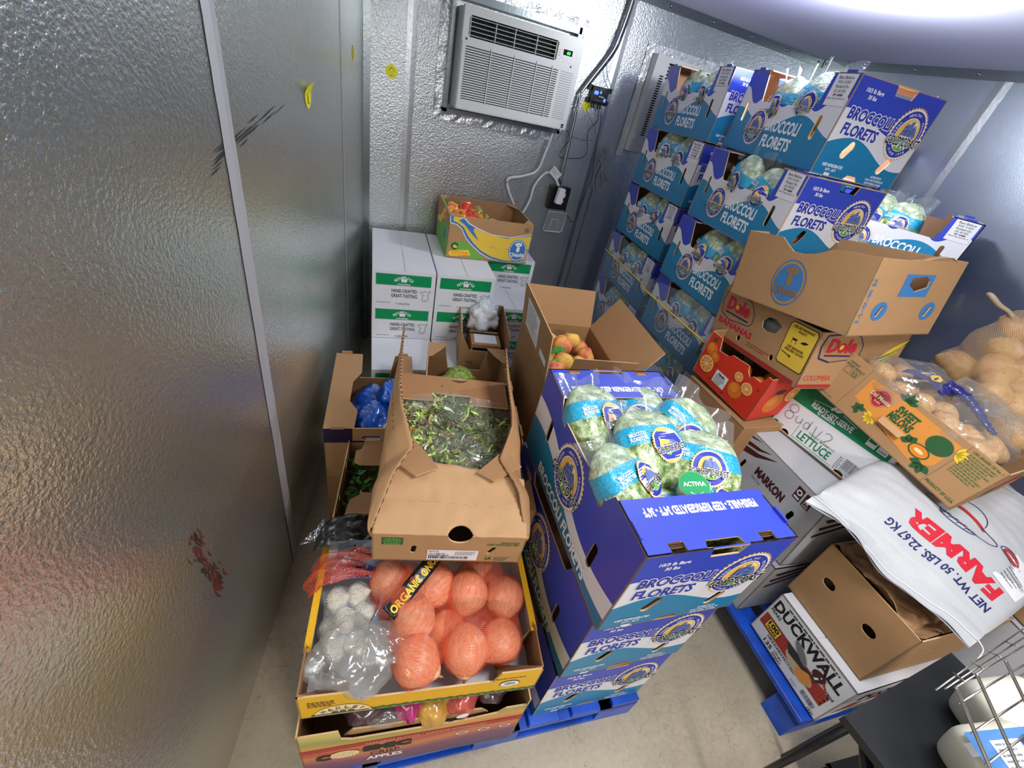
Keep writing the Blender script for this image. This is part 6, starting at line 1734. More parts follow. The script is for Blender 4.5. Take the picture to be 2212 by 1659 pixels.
# ---- lettuce carton
def art_l(m, Fs):
    F = Fs['left']
    m.rect(F, 0.0, 0.135, 0.40, 0.222, 'ink_rgreen', 0.0006)
    m.text(F, 'READY-SET-SERVE', 0.178, 0.163, 0.022, 'ink_white', 0.165, 0.03); m.text(F, 'by MARKON', 0.165, 0.146, 0.010, 'ink_white', 0.070, 0.02)
    m.disc(F, 0.168, 0.192, 0.014, 'ink_white', 0.0012, 0.006, 12, 0, 2 * pi, 0.9); m.disc(F, 0.186, 0.193, 0.014, 'ink_white', 0.0012, 0.006, 12, 0, 2 * pi, -0.3 + pi / 4)
    pth = [(0.09 + i * .0088, 0.177 + .012 * sin(pi * i / 20)) for i in range(21)]
    for i in range(20):
        if not (.155 < pth[i][0] < .20): m.flat(F, [pth[i], pth[i + 1], (pth[i + 1][0], pth[i + 1][1] + .002), (pth[i][0], pth[i][1] + .002)], 'ink_white', .0014)
    m.text(F, 'LETTUCE', 0.190, 0.036, 0.034, 'ink_rgreen', 0.135, 0.02)
    m.text(F, 'Washed & Trimmed', 0.205, 0.064, 0.012, 'ink_lgreen', 0.11, 0.0)
    m.rect(F, 0.105, 0.010, 0.107, 0.062, 'ink_lgreen', 0.0008); m.rect(F, 0.105, 0.010, 0.28, 0.012, 'ink_lgreen', 0.0008)
    # handwritten marker note
    def stroke(pts, w=0.0016):
        for i in range(len(pts) - 1):
            a, c = Vector(pts[i]), Vector(pts[i + 1]); d = (c - a)
            if d.length < 1e-6: continue
            q = Vector((-d.y, d.x)).normalized() * w / 2
            m.flat(F, [(a - q)[:], (c - q)[:], (c + q)[:], (a + q)[:]], 'ink_dark', 0.0030)
    arc = lambda cx, cy, rx, ry, a0, a1, n=14: [(cx + rx * cos(radians(a0 + (a1 - a0) * i / n)), cy + ry * sin(radians(a0 + (a1 - a0) * i / n))) for i in range(n + 1)]
    stroke(arc(.052, .108, .018, .016, 0, 360)); stroke(arc(.050, .076, .018, .016, 0, 360)); stroke(arc(.092, .084, .012, .016, 150, 400)); stroke([(.102, .094), (.106, .068)])
    stroke(arc(.128, .080, .010, .014, 0, 360)); stroke([(.138, .108), (.140, .066)]); stroke([(.16, .10), (.17, .05)]); stroke([(.186, .10), (.180, .052)])
    stroke(arc(.214, .094, .014, .012, 160, -30) + [(.205, .060), (.240, .062)])
    m.rect(F, 0.012, 0.010, 0.030, 0.028, 'ink_dgreen', 0.0008); m.lines(F, .034, .024, .03, 3, .007, .002, 'ink_dgreen', .0008, 5)
    m.barcode(F, 0.305, 0.030, 0.060, 0.040, 'ink_dark', 4); m.lines(F, .285, .060, .018, 7, .008, .003, 'ink_grey', .001, 6); m.lines(F, .305, .026, .07, 3, .006, .002, 'ink_grey', .001, 8)
    m.rect(F, 0.315, 0.150, 0.348, 0.208, 'ink_white', .0010); m.rect(F, 0.318, 0.165, 0.345, 0.205, 'ink_rgreen', .0014); m.ring(F, .3315, .187, .004, .010, 'ink_white', .0018, 1, 14)
    m.rect(F, 0.355, 0.150, 0.388, 0.208, 'ink_white', .0010); m.text(F, 'FOOD', .3715, .200, .008, 'ink_rgreen', .026, .02, .0014); m.text(F, '5★', .3715, .181, .018, 'ink_rgreen', .02, .03, .0014); m.text(F, 'SAFE', .3715, .158, .008, 'ink_rgreen', .026, .02, .0014)
    F = Fs['front']; m.rect(F, 0, .10, .38, .222, 'ink_rgreen', .0006)
hl = lambda D, H: [(0, 0), (.05, 0)] + [(.075 + .02 * cos(a), .018 * sin(a)) for a in [pi - pi * i / 8 for i in range(9)]] + [(.29, 0)] + [(.315 + .02 * cos(a), .018 * sin(a)) for a in [pi - pi * i / 8 for i in range(9)]] + [(D, 0), (D, H), (.335, H)] + [(.315 - .02 * cos(a), H - .018 * sin(a)) for a in [pi - pi * i / 8 for i in range(9)]] + [(.095, H)] + [(.075 - .02 * cos(a), H - .018 * sin(a)) for a in [pi - pi * i / 8 for i in range(9)]] + [(0, H)]
t, Fs = carton_box('lettuce_carton', 'white lettuce carton with green band and handwriting, under the melon box', 'carton', (0.38, 0.42, 0.222), (1.700, 0.420, 0.775), (-3, 8, -2), 'white_board', 'kraft_in', {'left': hl(0.42, 0.222)}, top=True, art=art_l)
m = MB(); m.box(0, 0, 0, .36, .36, .24, 'white_board'); Fq = faces(.36, .36, .24); m.rect(Fq['left'], 0, .13, .36, .22, 'ink_rgreen'); m.rect(Fq['front'], 0, .13, .36, .22, 'ink_rgreen')
o = place(m.build('lettuce_carton', bevel=.002), (1.585, 0.880, 0.264), (0, 0, -6)); tag(o, 'green-banded white carton low behind the striped produce carton', 'carton')
m = MB(); m.box(0, 0, 0, .40, .34, .122, 'kraft_brown'); o = place(m.build('closed_carton', bevel=.002), (1.585, 0.880, 0.141), (0, 0, -6)); tag(o, 'closed brown carton on the right pallet under the green-banded one', 'carton')
m = MB(); m.box(0, 0, 0, .43, .36, .268, 'kraft_brown'); m.rect(faces(.43, .36, .268)['left'], .0, .264, .36, .268, 'kraft_dark')
o = place(m.build('closed_carton', bevel=.003), (1.505, 0.800, 0.508), (0, 0, -4)); tag(o, 'plain closed brown carton under the red orange box', 'carton')

# ---- red orange box
def citrus(m, F, u, v, r, off=.001, cut=True):
    m.disc(F, u, v, r, 'ink_peel', off, n=26)
    if cut:
        m.disc(F, u, v, r * .90, 'ink_cream', off + .0004, n=26); n = 9
        for i in range(n):
            a0, a1 = 2 * pi * (i + .08) / n, 2 * pi * (i + .92) / n
            m.flat(F, [(u + r * .12 * cos((a0 + a1) / 2), v + r * .12 * sin((a0 + a1) / 2))] + [(u + r * .80 * cos(a0 + (a1 - a0) * j / 4), v + r * .80 * sin(a0 + (a1 - a0) * j / 4)) for j in range(5)], 'ink_orange', off + .0008)
    else:
        m.disc(F, u - r * .2, v + r * .2, r * .55, 'ink_orange', off + .0004, n=20)
def leafp(m, F, u, v, L, w, rot, mt, off=.0014):
    pts = []
    for i in range(9): s_ = i / 8; pts.append((s_ * L, -w * sin(pi * s_)))
    for i in range(1, 8): s_ = 1 - i / 8; pts.append((s_ * L, w * sin(pi * s_)))
    m.flat(F, [(u + x * cos(rot) - y * sin(rot), v + x * sin(rot) + y * cos(rot)) for x, y in pts], mt, off)
NW, ND, NH = 0.375, 0.335, 0.212
def art_n(m, Fs):
    F = Fs['left']
    citrus(m, F, .040, .145, .030, .0008, False); leafp(m, F, .03, .175, .03, .008, 1.2, 'ink_dgreen'); citrus(m, F, .072, .125, .022, .0012, False)
    citrus(m, F, .050, .075, .040, .0020)
    m.rect(F, .110, .030, .180, .090, 'sticker', .0012); m.text(F, 'Navels', .145, .079, .010, 'ink_black', .034, .04, .002); m.lines(F, .118, .068, .055, 5, .008, .003, 'ink_grey', .002, 3)
    citrus(m, F, .225, .070, .035, .0010, False); citrus(m, F, .212, .130, .022, .0016); citrus(m, F, .268, .112, .028, .0020)
    for x, y in ((.10, .03), (.10, .10), (.185, .02), (.31, .14)): m.disc(F, x, y, .004, 'ink_maroon', .001, .003, 8)
    F = Fs['front']
    citrus(m, F, .095, .080, .050, .0010, False); leafp(m, F, .07, .135, .06, .012, .1, 'ink_maroon', .0016); citrus(m, F, .180, .115, .038, .0016)
    citrus(m, F, .290, .070, .034, .0012, False)
no = [(0, 0), (ND, 0), (ND, NH), (.315, NH), (.300, .172), (.262, .172), (.250, .160), (.232, .175), (.225, .195), (.14, .185), (.125, .168), (.075, .160), (.060, NH), (0, NH)]
t, Fs = carton_box('orange_box', 'bright red navel orange box with printed orange slices, under the banana carton', 'box', (NW, ND, NH), (1.535, 0.832, 0.784), (3, -4, 0), 'red_board', 'kraft_brown', {'left': no, 'front': [(0, 0), (NW, 0), (NW, NH), (.32, NH), (.29, .18), (.12, .18), (.09, NH), (0, NH)]}, art=art_n)
NM = mat_of((1.535, 0.832, 0.784), (3, -4, 0))
for i, (x, y) in enumerate(((.07, .07), (.16, .08), (.07, .17), (.25, .08))):
    m = MB(); m.ball(lambda d: d * (.04 * (1 + .02 * noise.noise(d * 3))), 'tomato_orange', 24, 16); o = m.build('orange'); o.matrix_world = NM @ L4(x, y, .115); tag(o, ('navel orange in the near corner of the red box', 'navel orange second from the near corner of the red box', 'navel orange deeper in the red box', 'navel orange right of the others in the red box')[i], 'orange', 'navel oranges in the red box')

# ---- banana carton with brand oval and green recipe panel
DW, DD, DH = 0.398, 0.504, 0.219
def dole_logo(m, F, u, v, s, fill=False):
    pts = [(-.09, .045), (.01, .055), (.06, .045), (.092, .01), (.098, -.03), (.085, -.045), (-.03, -.060), (-.085, -.045), (-.098, 0)]
    n = len(pts)
    for i in range(n):
        a, c = Vector(pts[i]) * s, Vector(pts[(i + 1) % n]) * s; d = (c - a).normalized(); q = Vector((-d.y, d.x)) * .0014 * (2.2 if fill and i in (0, 8, 7, 6) else 1)
        m.flat(F, [(u + p[0], v + p[1]) for p in ((a + q), (a - q), (c - q), (c + q))][::-1], 'ink_navy', .001)
    m.text(F, 'Dole', u, v + .008 * s, .052 * s, 'ink_red', .125 * s, .05, .0012)
    m.disc(F, u - .006 * s, v + .002 * s, .010 * s, 'ink_yellow', .0020, n=12)
    m.rect(F, u - .065 * s, v - .036 * s, u + .075 * s, v - .030 * s, 'ink_navy', .0012)
def art_do(m, Fs):
    F = Fs['left']
    dole_logo(m, F, .110, .155, 1.0)
    m.text(F, 'BANANAS', .128, .080, .026, 'ink_red', .205, .03)
    m.rect(F, 0.0, .004, .486, .020, 'ink_dred', .0008)
    m.lines(F, .22, .052, .14, 2, .010, .003, 'ink_dred', .0008)
    m.flat(F, [(.378, .060), (.390, .052), (.494, .052), (.500, .062), (.500, .200), (.490, .212), (.385, .212), (.374, .200)], 'ink_black', .0010)
    m.flat(F, [(.380, .062), (.391, .055), (.493, .055), (.497, .064), (.497, .198), (.489, .209), (.386, .209), (.377, .198)], 'ink_byellow', .0014)
    m.text(F, 'GRILLED BANANAS?', .437, .198, .009, 'ink_black', .092, .02, .002); m.text(F, 'WHAT!?', .437, .185, .009, 'ink_black', .036, .02, .002)
    m.disc(F, .418, .158, .012, 'ink_black', .0018, .008, 14, pi, 2 * pi); m.rect(F, .408, .138, .410, .152, 'ink_black', .0018); m.rect(F, .426, .138, .428, .152, 'ink_black', .0018)
    leafp(m, F, .444, .152, .034, .005, .25, 'ink_black', .0018)
    m.text(F, 'DES BANANES', .437, .125, .009, 'ink_black', .070, .02, .002); m.text(F, 'GRILLÉES? QUOI!?', .437, .113, .009, 'ink_black', .086, .02, .002)
    m.flat(F, [(.385, .100), (.425, .094), (.425, .099), (.433, .091), (.424, .086), (.424, .091), (.385, .097)], 'ink_black', .0018)
    F = Fs['front']
    dole_logo(m, F, .115, .165, .95, True)
    for k_ in range(6): leafp(m, F, .27 + k_ * .006, .07 + .012 * k_, .125, .010, .62, 'ink_byellow' if k_ % 2 else 'ink_ogreen', .0010 + k_ * .0003)
    m.text(F, 'COLOMBIA', .075, .045, .022, 'ink_red', .12, .0); m.rect(F, .0, .004, .20, .018, 'ink_dred', .0008)
t, Fs = carton_box('banana_carton', 'brown banana carton with yellow recipe panel, second in the right stack', 'carton', (DW, DD, DH), (1.534, 0.747, 1.012), (-6.5, -3.0, -9), 'kraft', 'kraft_in', {'front': rectpts(DW, DH)},
    {'left': [[(.252, .160), (.272, .182), (.308, .186), (.345, .172), (.330, .138), (.285, .128), (.260, .135)], circ(.168, .048, .010, 14, .012), circ(.355, .050, .010, 14, .012)]}, art=art_do)
DM = mat_of((1.534, 0.747, 1.012), (-6.5, -3.0, -9))
o = crumple('plastic_liner', 'grey plastic liner seen through the hand hole of the banana carton', 'plastic liner', DM @ Vector((.075, .22, .11)), (.05, .14, .07), 'poly_grey', 3)

# ---- top box of the right stack
CW, CD, CH = 0.396, 0.500, 0.242
def art_c(m, Fs):
    F = Fs['left']; oval_brand(m, F, .239, .101, .058, 1.2, 'ink_chq', 'ink_tan', .0012, False)
    m.ring(F, .239, .101, .0625, .066, 'ink_chq', .001, 1.2)
    F = Fs['front']
    sq = [(0.143, 0.129), (0.275, 0.129), (0.275, 0.198), (0.143, 0.198)]; hx = [(0.171, 0.165), (0.173, 0.188), (0.232, 0.192), (0.261, 0.181), (0.265, 0.159), (0.212, 0.144)]
    m.flat(F, sq, 'ink_chq', .0008, [hx])
    for u in (.093, .322):
        m.flat(F, circ(u, .082, .032, 28, .030), 'ink_chq', .0008, [slot(u, .082, .014, .040, -.35)])
    for i, ch in enumerate('R-L-NA-OH BX'):
        if ch != ' ': m.text(F, ch, .016, .050 + i * .0115, .014, 'ink_chq', .009 if ch != '-' else .004, .04, .0012, pi / 2)
cn = [(0, 0), (CD, 0), (CD, CH), (.455, CH - .002), (.42, CH - .001), (.35, CH - .006), (.300, .214), (.255, .204), (.215, .204), (.185, .222), (.155, CH), (0, CH)]
ce = [(0, 0), (CW, 0), (CW, CH), (.30, CH - .002), (.16, CH - .001), (.13, CH - .004), (0, CH)]
t, Fs = carton_box('banana_box', 'plain brown box with blue oval and blue ring prints on top of the right stack', 'box', (CW, CD, CH), (1.493, 0.693, 1.262), (-9.7, -3.1, -4.2), 'kraft', 'kraft_light',
    {'left': cn, 'front': ce}, {'front': [[(0.171, 0.165), (0.212, 0.144), (0.265, 0.159), (0.261, 0.181), (0.232, 0.192), (0.173, 0.188)], slot(.093, .082, .014, .040, -.35), slot(.322, .082, .014, .040, -.35)]}, art=art_c)
b = MB(); b.sheet(lambda u, v: Vector((.20 + u * .18, .006 + v * .012, CH - .004 + .012 * sin(u * 3.1) + .004 * noise.noise(Vector((u * 8, v, 1))))), 20, 3, 'kraft_light'); b.build('torn_rim', t, solid=.003)

# ---- melon box full of bagged potatoes
MW, MD, MH = 0.336, 0.519, 0.175
MLoc, MRot = (1.695, 0.247, 0.925), (8.0, 5.5, 2.6)
def art_ml(m, Fs):
    F = Fs['left']
    m.flat(F, [(.109, .148), (.112, .068), (.372, .024), (.404, .062), (.404, .154), (.351, .156), (.2, .160)], 'ink_melon', .0006)
    m.rect(F, .09, .0, .0915, MH, 'kraft_dark', .0008)
    for x, y in ((.157, .117), (.182, .120), (.170, .104), (.170, .128)): m.disc(F, x, y, .022, 'ink_dgreen', .0010, .021)
    for x, y in ((.157, .117), (.182, .120), (.170, .104), (.170, .128)): m.disc(F, x, y, .0205, 'ink_cream', .0014, .0195)
    for x, y in ((.157, .117), (.182, .120), (.170, .104), (.170, .128)): m.disc(F, x, y, .0190, 'ink_red', .0018, .018)
    m.text(F, 'Del Monte', .170, .118, .014, 'ink_cream', .068, .02, .0026); m.text(F, 'Quality', .170, .103, .007, 'ink_cream', .022, .0, .0026)
    m.text(F, 'SWEET', .258, .128, .026, 'ink_dgreen', .066, .05, .0016); m.text(F, 'MELONS', .258, .099, .026, 'ink_dgreen', .074, .05, .0016)
    for k_ in range(5): leafp(m, F, .225, .157, .032, .007, radians(20 + 35 * k_), 'ink_dgreen', .0014)
    for k_ in range(5): leafp(m, F, .150, .047, .022, .007, radians(30 + 60 * k_), 'ink_dgreen', .0014)
    for k_ in range(6): leafp(m, F, .195, .050, .026, .006, radians(150 + 35 * k_), 'ink_yellow', .0012)
    for k_ in range(5): leafp(m, F, .410, .130, .030, .006, radians(-40 + 30 * k_), 'ink_yellow', .0010)
    for k_ in range(3): leafp(m, F, .318, .070, .026, .010, radians(80 + 55 * k_), 'ink_dgreen', .0014)
    for k_ in range(4): leafp(m, F, .385, .045, .034, .010, radians(200 + 45 * k_), 'ink_dgreen', .0014)
    m.disc(F, .352, .068, .030, 'ink_dgreen', .0016, .022, 24, 0, 2 * pi, .0); m.disc(F, .352, .068, .026, 'ink_orange', .0020, .018); m.disc(F, .352, .068, .014, 'ink_cream', .0024, .006)
    m.disc(F, .372, .118, .034, 'ink_dgreen', .0026, .030, 30)
    m.rect(F, .418, .0, .4195, MH, 'kraft_dark', .0008)
    m.text(F, 'USA GRADE: US No. 1', .470, .164, .007, 'ink_dgreen', .08, .02); m.lines(F, .430, .150, .080, 9, .0085, .004, 'ink_ogreen', .001, 4, .25)
    m.text(F, 'PRODUCT OF U.S.A.', .466, .020, .010, 'ink_dgreen', .085, .03)
    m.text(F, 'CONTENT:', .036, .152, .008, 'ink_dgreen', .036, .02); m.text(F, 'BAGGED PRODUCT', .048, .141, .008, 'ink_dgreen', .068, .02)
    for x in (.022, .050): m.rect(F, x, .112, x + .022, .134, 'ink_dgreen', .001); m.rect(F, x + .0012, .1132, x + .0208, .1328, 'kraft', .0014)
    m.text(F, '12', .061, .123, .013, 'ink_dgreen', .014, .03, .002); m.text(F, 'Convenio made', .040, .014, .006, 'ink_dgreen', .05, .0)
    F = Fs['front']
    m.disc(F, .22, .09, .075, 'ink_brick', .0008, .045); m.disc(F, .27, .085, .045, 'ink_melon', .0012, .025)
    for k_ in range(5): leafp(m, F, .13, .06, .04, .008, radians(-60 + 40 * k_), 'ink_ogreen', .0014)
    m.lines(F, .06, .155, .20, 1, .01, .005, 'ink_ogreen')
t, Fs = carton_box('melon_box', 'long brown sweet melons box overfilled with bagged potatoes, far right', 'box', (MW, MD, MH), MLoc, MRot, 'kraft', 'kraft_brown', None,
    {'left': [[(.214, .055), (.222, .044), (.263, .039), (.300, .046), (.305, .058), (.296, .079), (.216, .078)]], 'front': [slot(.09, .10, .05, .010, .5)]}, art=art_ml)
b = MB(); b.panel(fr((-.002, .223, .079), (0, 1, 0), (-.8, 0, -1)), [(0, 0), (.082, 0), (.078, .022), (.004, .022)], 'kraft_light', 'kraft_light'); b.build('handle_flap', t)
b = MB(); b.box(0.05, MD - .004, MH - .004, 0.09, MD + .004, MH + .012, 'kraft'); b.build('tab', t)
b = MB(); b.panel(fr((0.06, MD, MH - .001), (1, 0, 0), (0, .3, 1)), [(0, 0), (MW - .06, 0), (MW - .08, .035), (.02, .030)], 'kraft_dark', 'kraft_brown'); b.build('end_flap', t)
MMx = mat_of(MLoc, MRot)
def potato_proto(seed):
    m = MB()
    def fn(d):
        k = 1 + .16 * noise.noise(d * 1.3 + Vector((seed, 0, 0))) + .02 * noise.noise(d * 5)
        return Vector((d.x * 1.35 * k, d.y * .92 * k, d.z * .82 * k))
    m.ball(fn, 'potato_skin', 30, 20)
    rr = random.Random(seed)
    for _ in range(5):
        d = Vector((rr.uniform(-1, 1), rr.uniform(-1, 1), rr.uniform(-1, 1))).normalized(); p = fn(d)
        m.ball(lambda q, p=p: p + q * .035, 'kraft_dark', 8, 6)
    return m.build('potato')
POT = [potato_proto(s) for s in (1, 5, 9)]; _po = [True] * 3
def potato(k, M, r_, label, group):
    if _po[k]: _po[k] = False; o = POT[k]
    else: o = POT[k].copy(); COL.objects.link(o)
    o.location = M.to_translation(); o.rotation_euler = M.to_euler('XYZ'); o.scale = (r_,) * 3
    return tag(o, label, 'potato', group)
PA = [(.06, .430, .165, .040), (.11, .350, .150, .042), (.07, .280, .160, .040), (.14, .240, .160, .042), (.075, .190, .150, .042), (.16, .150, .150, .042), (.090, .100, .145, .042), (.19, .090, .150, .04), (.18, .330, .165, .04), (.20, .42, .16, .04)]
LA = ['pale potato in the clear bag end nearest the banana carton', 'potato behind the navy label', 'potato under the navy label', 'potato right of the navy label', 'potato by the front rim of the melon box', 'potato in the middle right of the melon box',
      'potato in the near left of the melon box', 'potato in the near right of the melon box', 'potato at the back right of the melon box', 'potato in the far right corner of the melon box']
for i, (x, y, z, r_) in enumerate(PA):
    rr = random.Random(i); potato(i % 3, MMx @ L4(x, y, z, rr.uniform(-30, 30), rr.uniform(-30, 30), rr.uniform(0, 180)), r_, LA[i], 'potatoes in the melon box')
m = MB(); m.ball(shell((.11, .27, .150), [(x, y, z, r_ * 1.1) for x, y, z, r_ in PA], .012, .10, 4.0), 'clear_film', 70, 46)
o = m.build('clear_bag'); o.matrix_world = MMx; tag(o, 'shiny clear bag of potatoes with a navy 10 label, in the melon box', 'plastic bag')
m = MB()
def navp(u, v):
    x = .035 + .16 * v + .03 * u; y = .385 - .12 * u
    return Vector((x, y, .220 + .022 * sin(u * 3) - .05 * (v - .35) ** 2 * 2 + .008 * noise.noise(Vector((u * 6, v * 8, 2)))))
m.sheet(navp, 24, 26, 'navy_film')
o = m.build('printed_label_film'); m = MB(); m2 = MB(); Ff = fr((0, 0, 0), (1, 0, 0), (0, 1, 0))
m2.text(Ff, '10', .5, .22, .26, 'ink_yellow', .36, .05, 0); m2.text(Ff, 'POTATOES', .5, .62, .17, 'ink_white', .95, .05, 0); m2.text(Ff, 'U.S. No. 1', .5, .42, .06, 'ink_yellow', .4, .02, 0)
for (x, y, z) in m2.v: m.v.append(tuple(navp(x, y) + Vector((0, 0, .003))))
for f_, mi_, s_, uv in zip(m2.f, m2.m, m2.s, m2.uv): m.f.append(f_); m.m.append(m.mi(m2.names[mi_])); m.s.append(False); m.uv.append(uv)
m.build('lettering', o); o.matrix_world = MMx; tag(o, 'navy printed potato label film with a yellow 10 under clear plastic', 'label')
m = MB(); pthn = smooth_path([(.15, .30, .235), (.17, .24, .232), (.16, .19, .222), (.13, .14, .21), (.125, .11, .205)], 8)
m.tube(pthn, [.030 - .022 * i / (len(pthn) - 1) + .003 * sin(i * 1.7) for i in range(len(pthn))], 'navy_film', 12, False, .6)
o = m.build('twisted_film'); o.matrix_world = MMx; tag(o, 'dark navy film gathered into a twist below the potato label', 'plastic film')
m = MB()
m.sheet(lambda u, v: Vector((.19 + .10 * v + .02 * sin(u * 9), .30 - .26 * u, .235 + .03 * sin(v * 3) + .016 * noise.noise(Vector((u * 7, v * 7, 6))))), 34, 20, 'frost_film')
o = m.build('crumpled_film'); o.matrix_world = MMx; tag(o, 'white crumpled clear film between the two potato bags', 'plastic film')
# upright netted bag of potatoes
PB = [(2.245, .573, 1.270, .052), (2.150, .520, 1.215, .062), (2.240, .480, 1.205, .062), (2.040, .455, 1.175, .050), (2.120, .400, 1.150, .062), (2.220, .380, 1.130, .060), (2.010, .350, 1.100, .050), (2.120, .300, 1.085, .055), (2.28, .60, 1.34, .045), (2.32, .50, 1.28, .05), (2.20, .62, 1.16, .06), (2.24, .26, 1.06, .055)]
LB = ['rounded potato high in the netted bag', 'large long potato in the middle of the netted bag', 'large potato at the right of the netted bag', 'potato at the left edge of the netted bag', 'big potato low in the netted bag', 'big potato low right in the netted bag', 'small round potato at the lower left of the netted bag', 'potato near the bottom of the netted bag',
      'potato at the neck of the netted bag', 'potato at the upper right of the netted bag', 'potato behind the others in the netted bag', 'potato at the bottom right of the netted bag']
for i, (x, y, z, r_) in enumerate(PB):
    rr = random.Random(40 + i); potato(i % 3, L4(x, y, z, rr.uniform(-25, 25), rr.uniform(-25, 25), rr.uniform(0, 180)), r_, LB[i], 'potatoes in the netted bag')
t = thing('net_bag', 'half net half clear bag of potatoes leaning up at the far right edge', 'net bag')
m = MB(); m.ball(shell((2.16, .45, 1.18), [(x, y, z, r_ * 1.22) for x, y, z, r_ in PB], .008, .04, 3.0), 'tan_net', 70, 50); m.build('net', t)
m = MB(); m.tube(smooth_path([(2.27, .60, 1.35), (2.235, .64, 1.385), (2.20, .67, 1.40), (2.165, .70, 1.425)], 5), [.028, .026, .022, .018, .016, .015, .015, .015, .016, .017, .018, .019, .020, .020, .018, .012], 'ink_tan', 10, False, .5); m.build('tied_end', t)

# ---- 50 lb sack lying over the boxes
t = thing('woven_sack', 'white woven fifty-pound sack with red FARMER print lying over the brown box', 'sack')
A0 = Vector((1.362, 0.432, 0.815)); A1 = Vector((1.580, -0.020, 0.700)); PDIR = Vector((0.86, 0.08, 0.13))
def sackp(u, v, top=True):
    """u along the sewn end (far to near), v into the sack"""
    b0 = A0.lerp(A1, u); 
    e = (max(0, sin(pi * min(1, max(0, u))))) ** .45
    s_ = max(0, v - .10) / .90
    body = (min(1, s_ * 3.2)) ** .6 * (max(0, 1 - max(0, s_ - .82) / .18)) ** .5
    z = 0.085 * e * body if top else -0.030 * e * body
    flare = .012 * sin(v * 40 + u * 5) * max(0, .16 - v) * 6 if v < .16 else 0
    w = (u - .5) * 0.04 * body
    p = b0 + PDIR * (v * .82) + (A1 - A0) * w
    p.z += z + flare + .014 * noise.noise(Vector((u * 5, v * 6, 1 if top else 9))) + .006 * abs(noise.noise(Vector((u * 4, v * 16, 3)))) + (.012 if top else 0) * (.3 + .7 * (v > .1))
    if v < .12: p.z += .015 * sin(u * 9) * (.12 - v) * 8
    return p
b = MB(); b.sheet(lambda u, v: sackp(u, v, True), 70, 80, 'poly_white'); b.sheet(lambda u, v: sackp(u, 1 - v, False) , 40, 40, 'poly_white')
b.build('cloth', t)
def on_sack(m2, m, lift=.0022):
    for (x, y, z) in m2.v:
        p = sackp(min(1, max(0, x)), min(1, max(0, y))); m.v.append((p.x, p.y, p.z + lift))
    base = 0
    for f_, mi_, s_, uv in zip(m2.f, m2.m, m2.s, m2.uv): m.f.append(f_); m.m.append(m.mi(m2.names[mi_])); m.s.append(False); m.uv.append(uv)
Ff = fr((0, 0, 0), (1, 0, 0), (0, 1, 0)); m2 = MB(); m = MB()
Fs_ = (Vector((1, 0.0, 0)), Vector((-1, 0, 0)), Vector((0, -1, 0)), Vector((0, 0, 1)))
m2.text(Fs_, 'FARMER', .37, -.245, .070, 'ink_red', .52, .055, 0)
m2.text(Fs_, 'NET WT. 50 LBS. 22.67 KG', .38, -.165, .032, 'ink_navy', .60, .02, 0)
on_sack(m2, m); m.build('printed_lettering', t)
m2 = MB(); m = MB()
def dline(pts, w=.004, mt='ink_navy'):
    for i in range(len(pts) - 1):
        a, c = Vector(pts[i]), Vector(pts[i + 1]); d = c - a; q = Vector((-d.y, d.x)).normalized() * w / 2
        m2.flat(Ff, [(a - q)[:], (c - q)[:], (c + q)[:], (a + q)[:]], mt, 0)
el = lambda cx, cy, a, b_, a0=0, a1=360, n=22: [(cx + a * cos(radians(a0 + (a1 - a0) * i / n)), cy + b_ * sin(radians(a0 + (a1 - a0) * i / n))) for i in range(n + 1)]
dline(el(.52, .415, .20, .040)); dline(el(.52, .385, .10, .035, 180, 360)); dline(el(.50, .44, .13, .02, 0, 180), .014, 'ink_dred'); dline(el(.52, .46, .10, .06, 0, 180))
dline(el(.80, .44, .07, .022), .004); dline(el(.80, .44, .05, .012), .012, 'ink_dred'); dline(el(.93, .52, .05, .05, 90, 300))
for i in range(12): dline([(.43 + .015 * i, .36 + .01 * (i % 3)), (.45 + .015 * i, .385)], .003)
on_sack(m2, m); m.build('printed_drawing', t)
m2 = MB(); m = MB()
m2.flat(Ff, [(.80 + .03 * i / 6, .30) for i in range(7)] + [(.96, .30), (.97, .50), (.80, .48)], 'sticker', 0); m2.lines(Ff, .82, .46, .12, 8, .018, .005, 'ink_grey', .0006, 3)
on_sack(m2, m, .0018); m.build('paper_tag', t)
m = MB(); pts = [sackp(i / 40, 0.035) + Vector((0, 0, .003)) for i in range(41)]; m.tube(pts, .0016, 'ink_white', 5)
m.tube(smooth_path([pts[-1], pts[-1] + Vector((.012, -.02, -.02)), pts[-1] + Vector((.006, -.03, -.05))], 5), .0022, 'ink_white', 5); m.build('stitching', t)

# grey carton and torn box right of the sack
t, Fs = carton_box('grey_carton', 'weathered grey-white carton at the right edge, below the sack', 'carton', (0.42, 0.34, 0.50), (1.985, -0.135, 0.10), (0, 0, -14), 'grey_board', 'kraft_in', top=True)
t, Fs = carton_box('torn_box', 'torn brown box corner sticking out beyond the sack at the right edge', 'box', (0.30, 0.24, 0.10), (2.03, -0.05, 0.606), (0, 0, -20), 'kraft', 'kraft_brown', {'left': [(0, 0), (.24, 0), (.24, .06), (.20, .09), (.17, .07), (.13, .10), (.08, .08), (.04, .1), (0, .07)], 'front': [(0, 0), (.30, 0), (.30, .08), (.25, .1), (.2, .07), (.12, .1), (.06, .075), (0, .06)]})

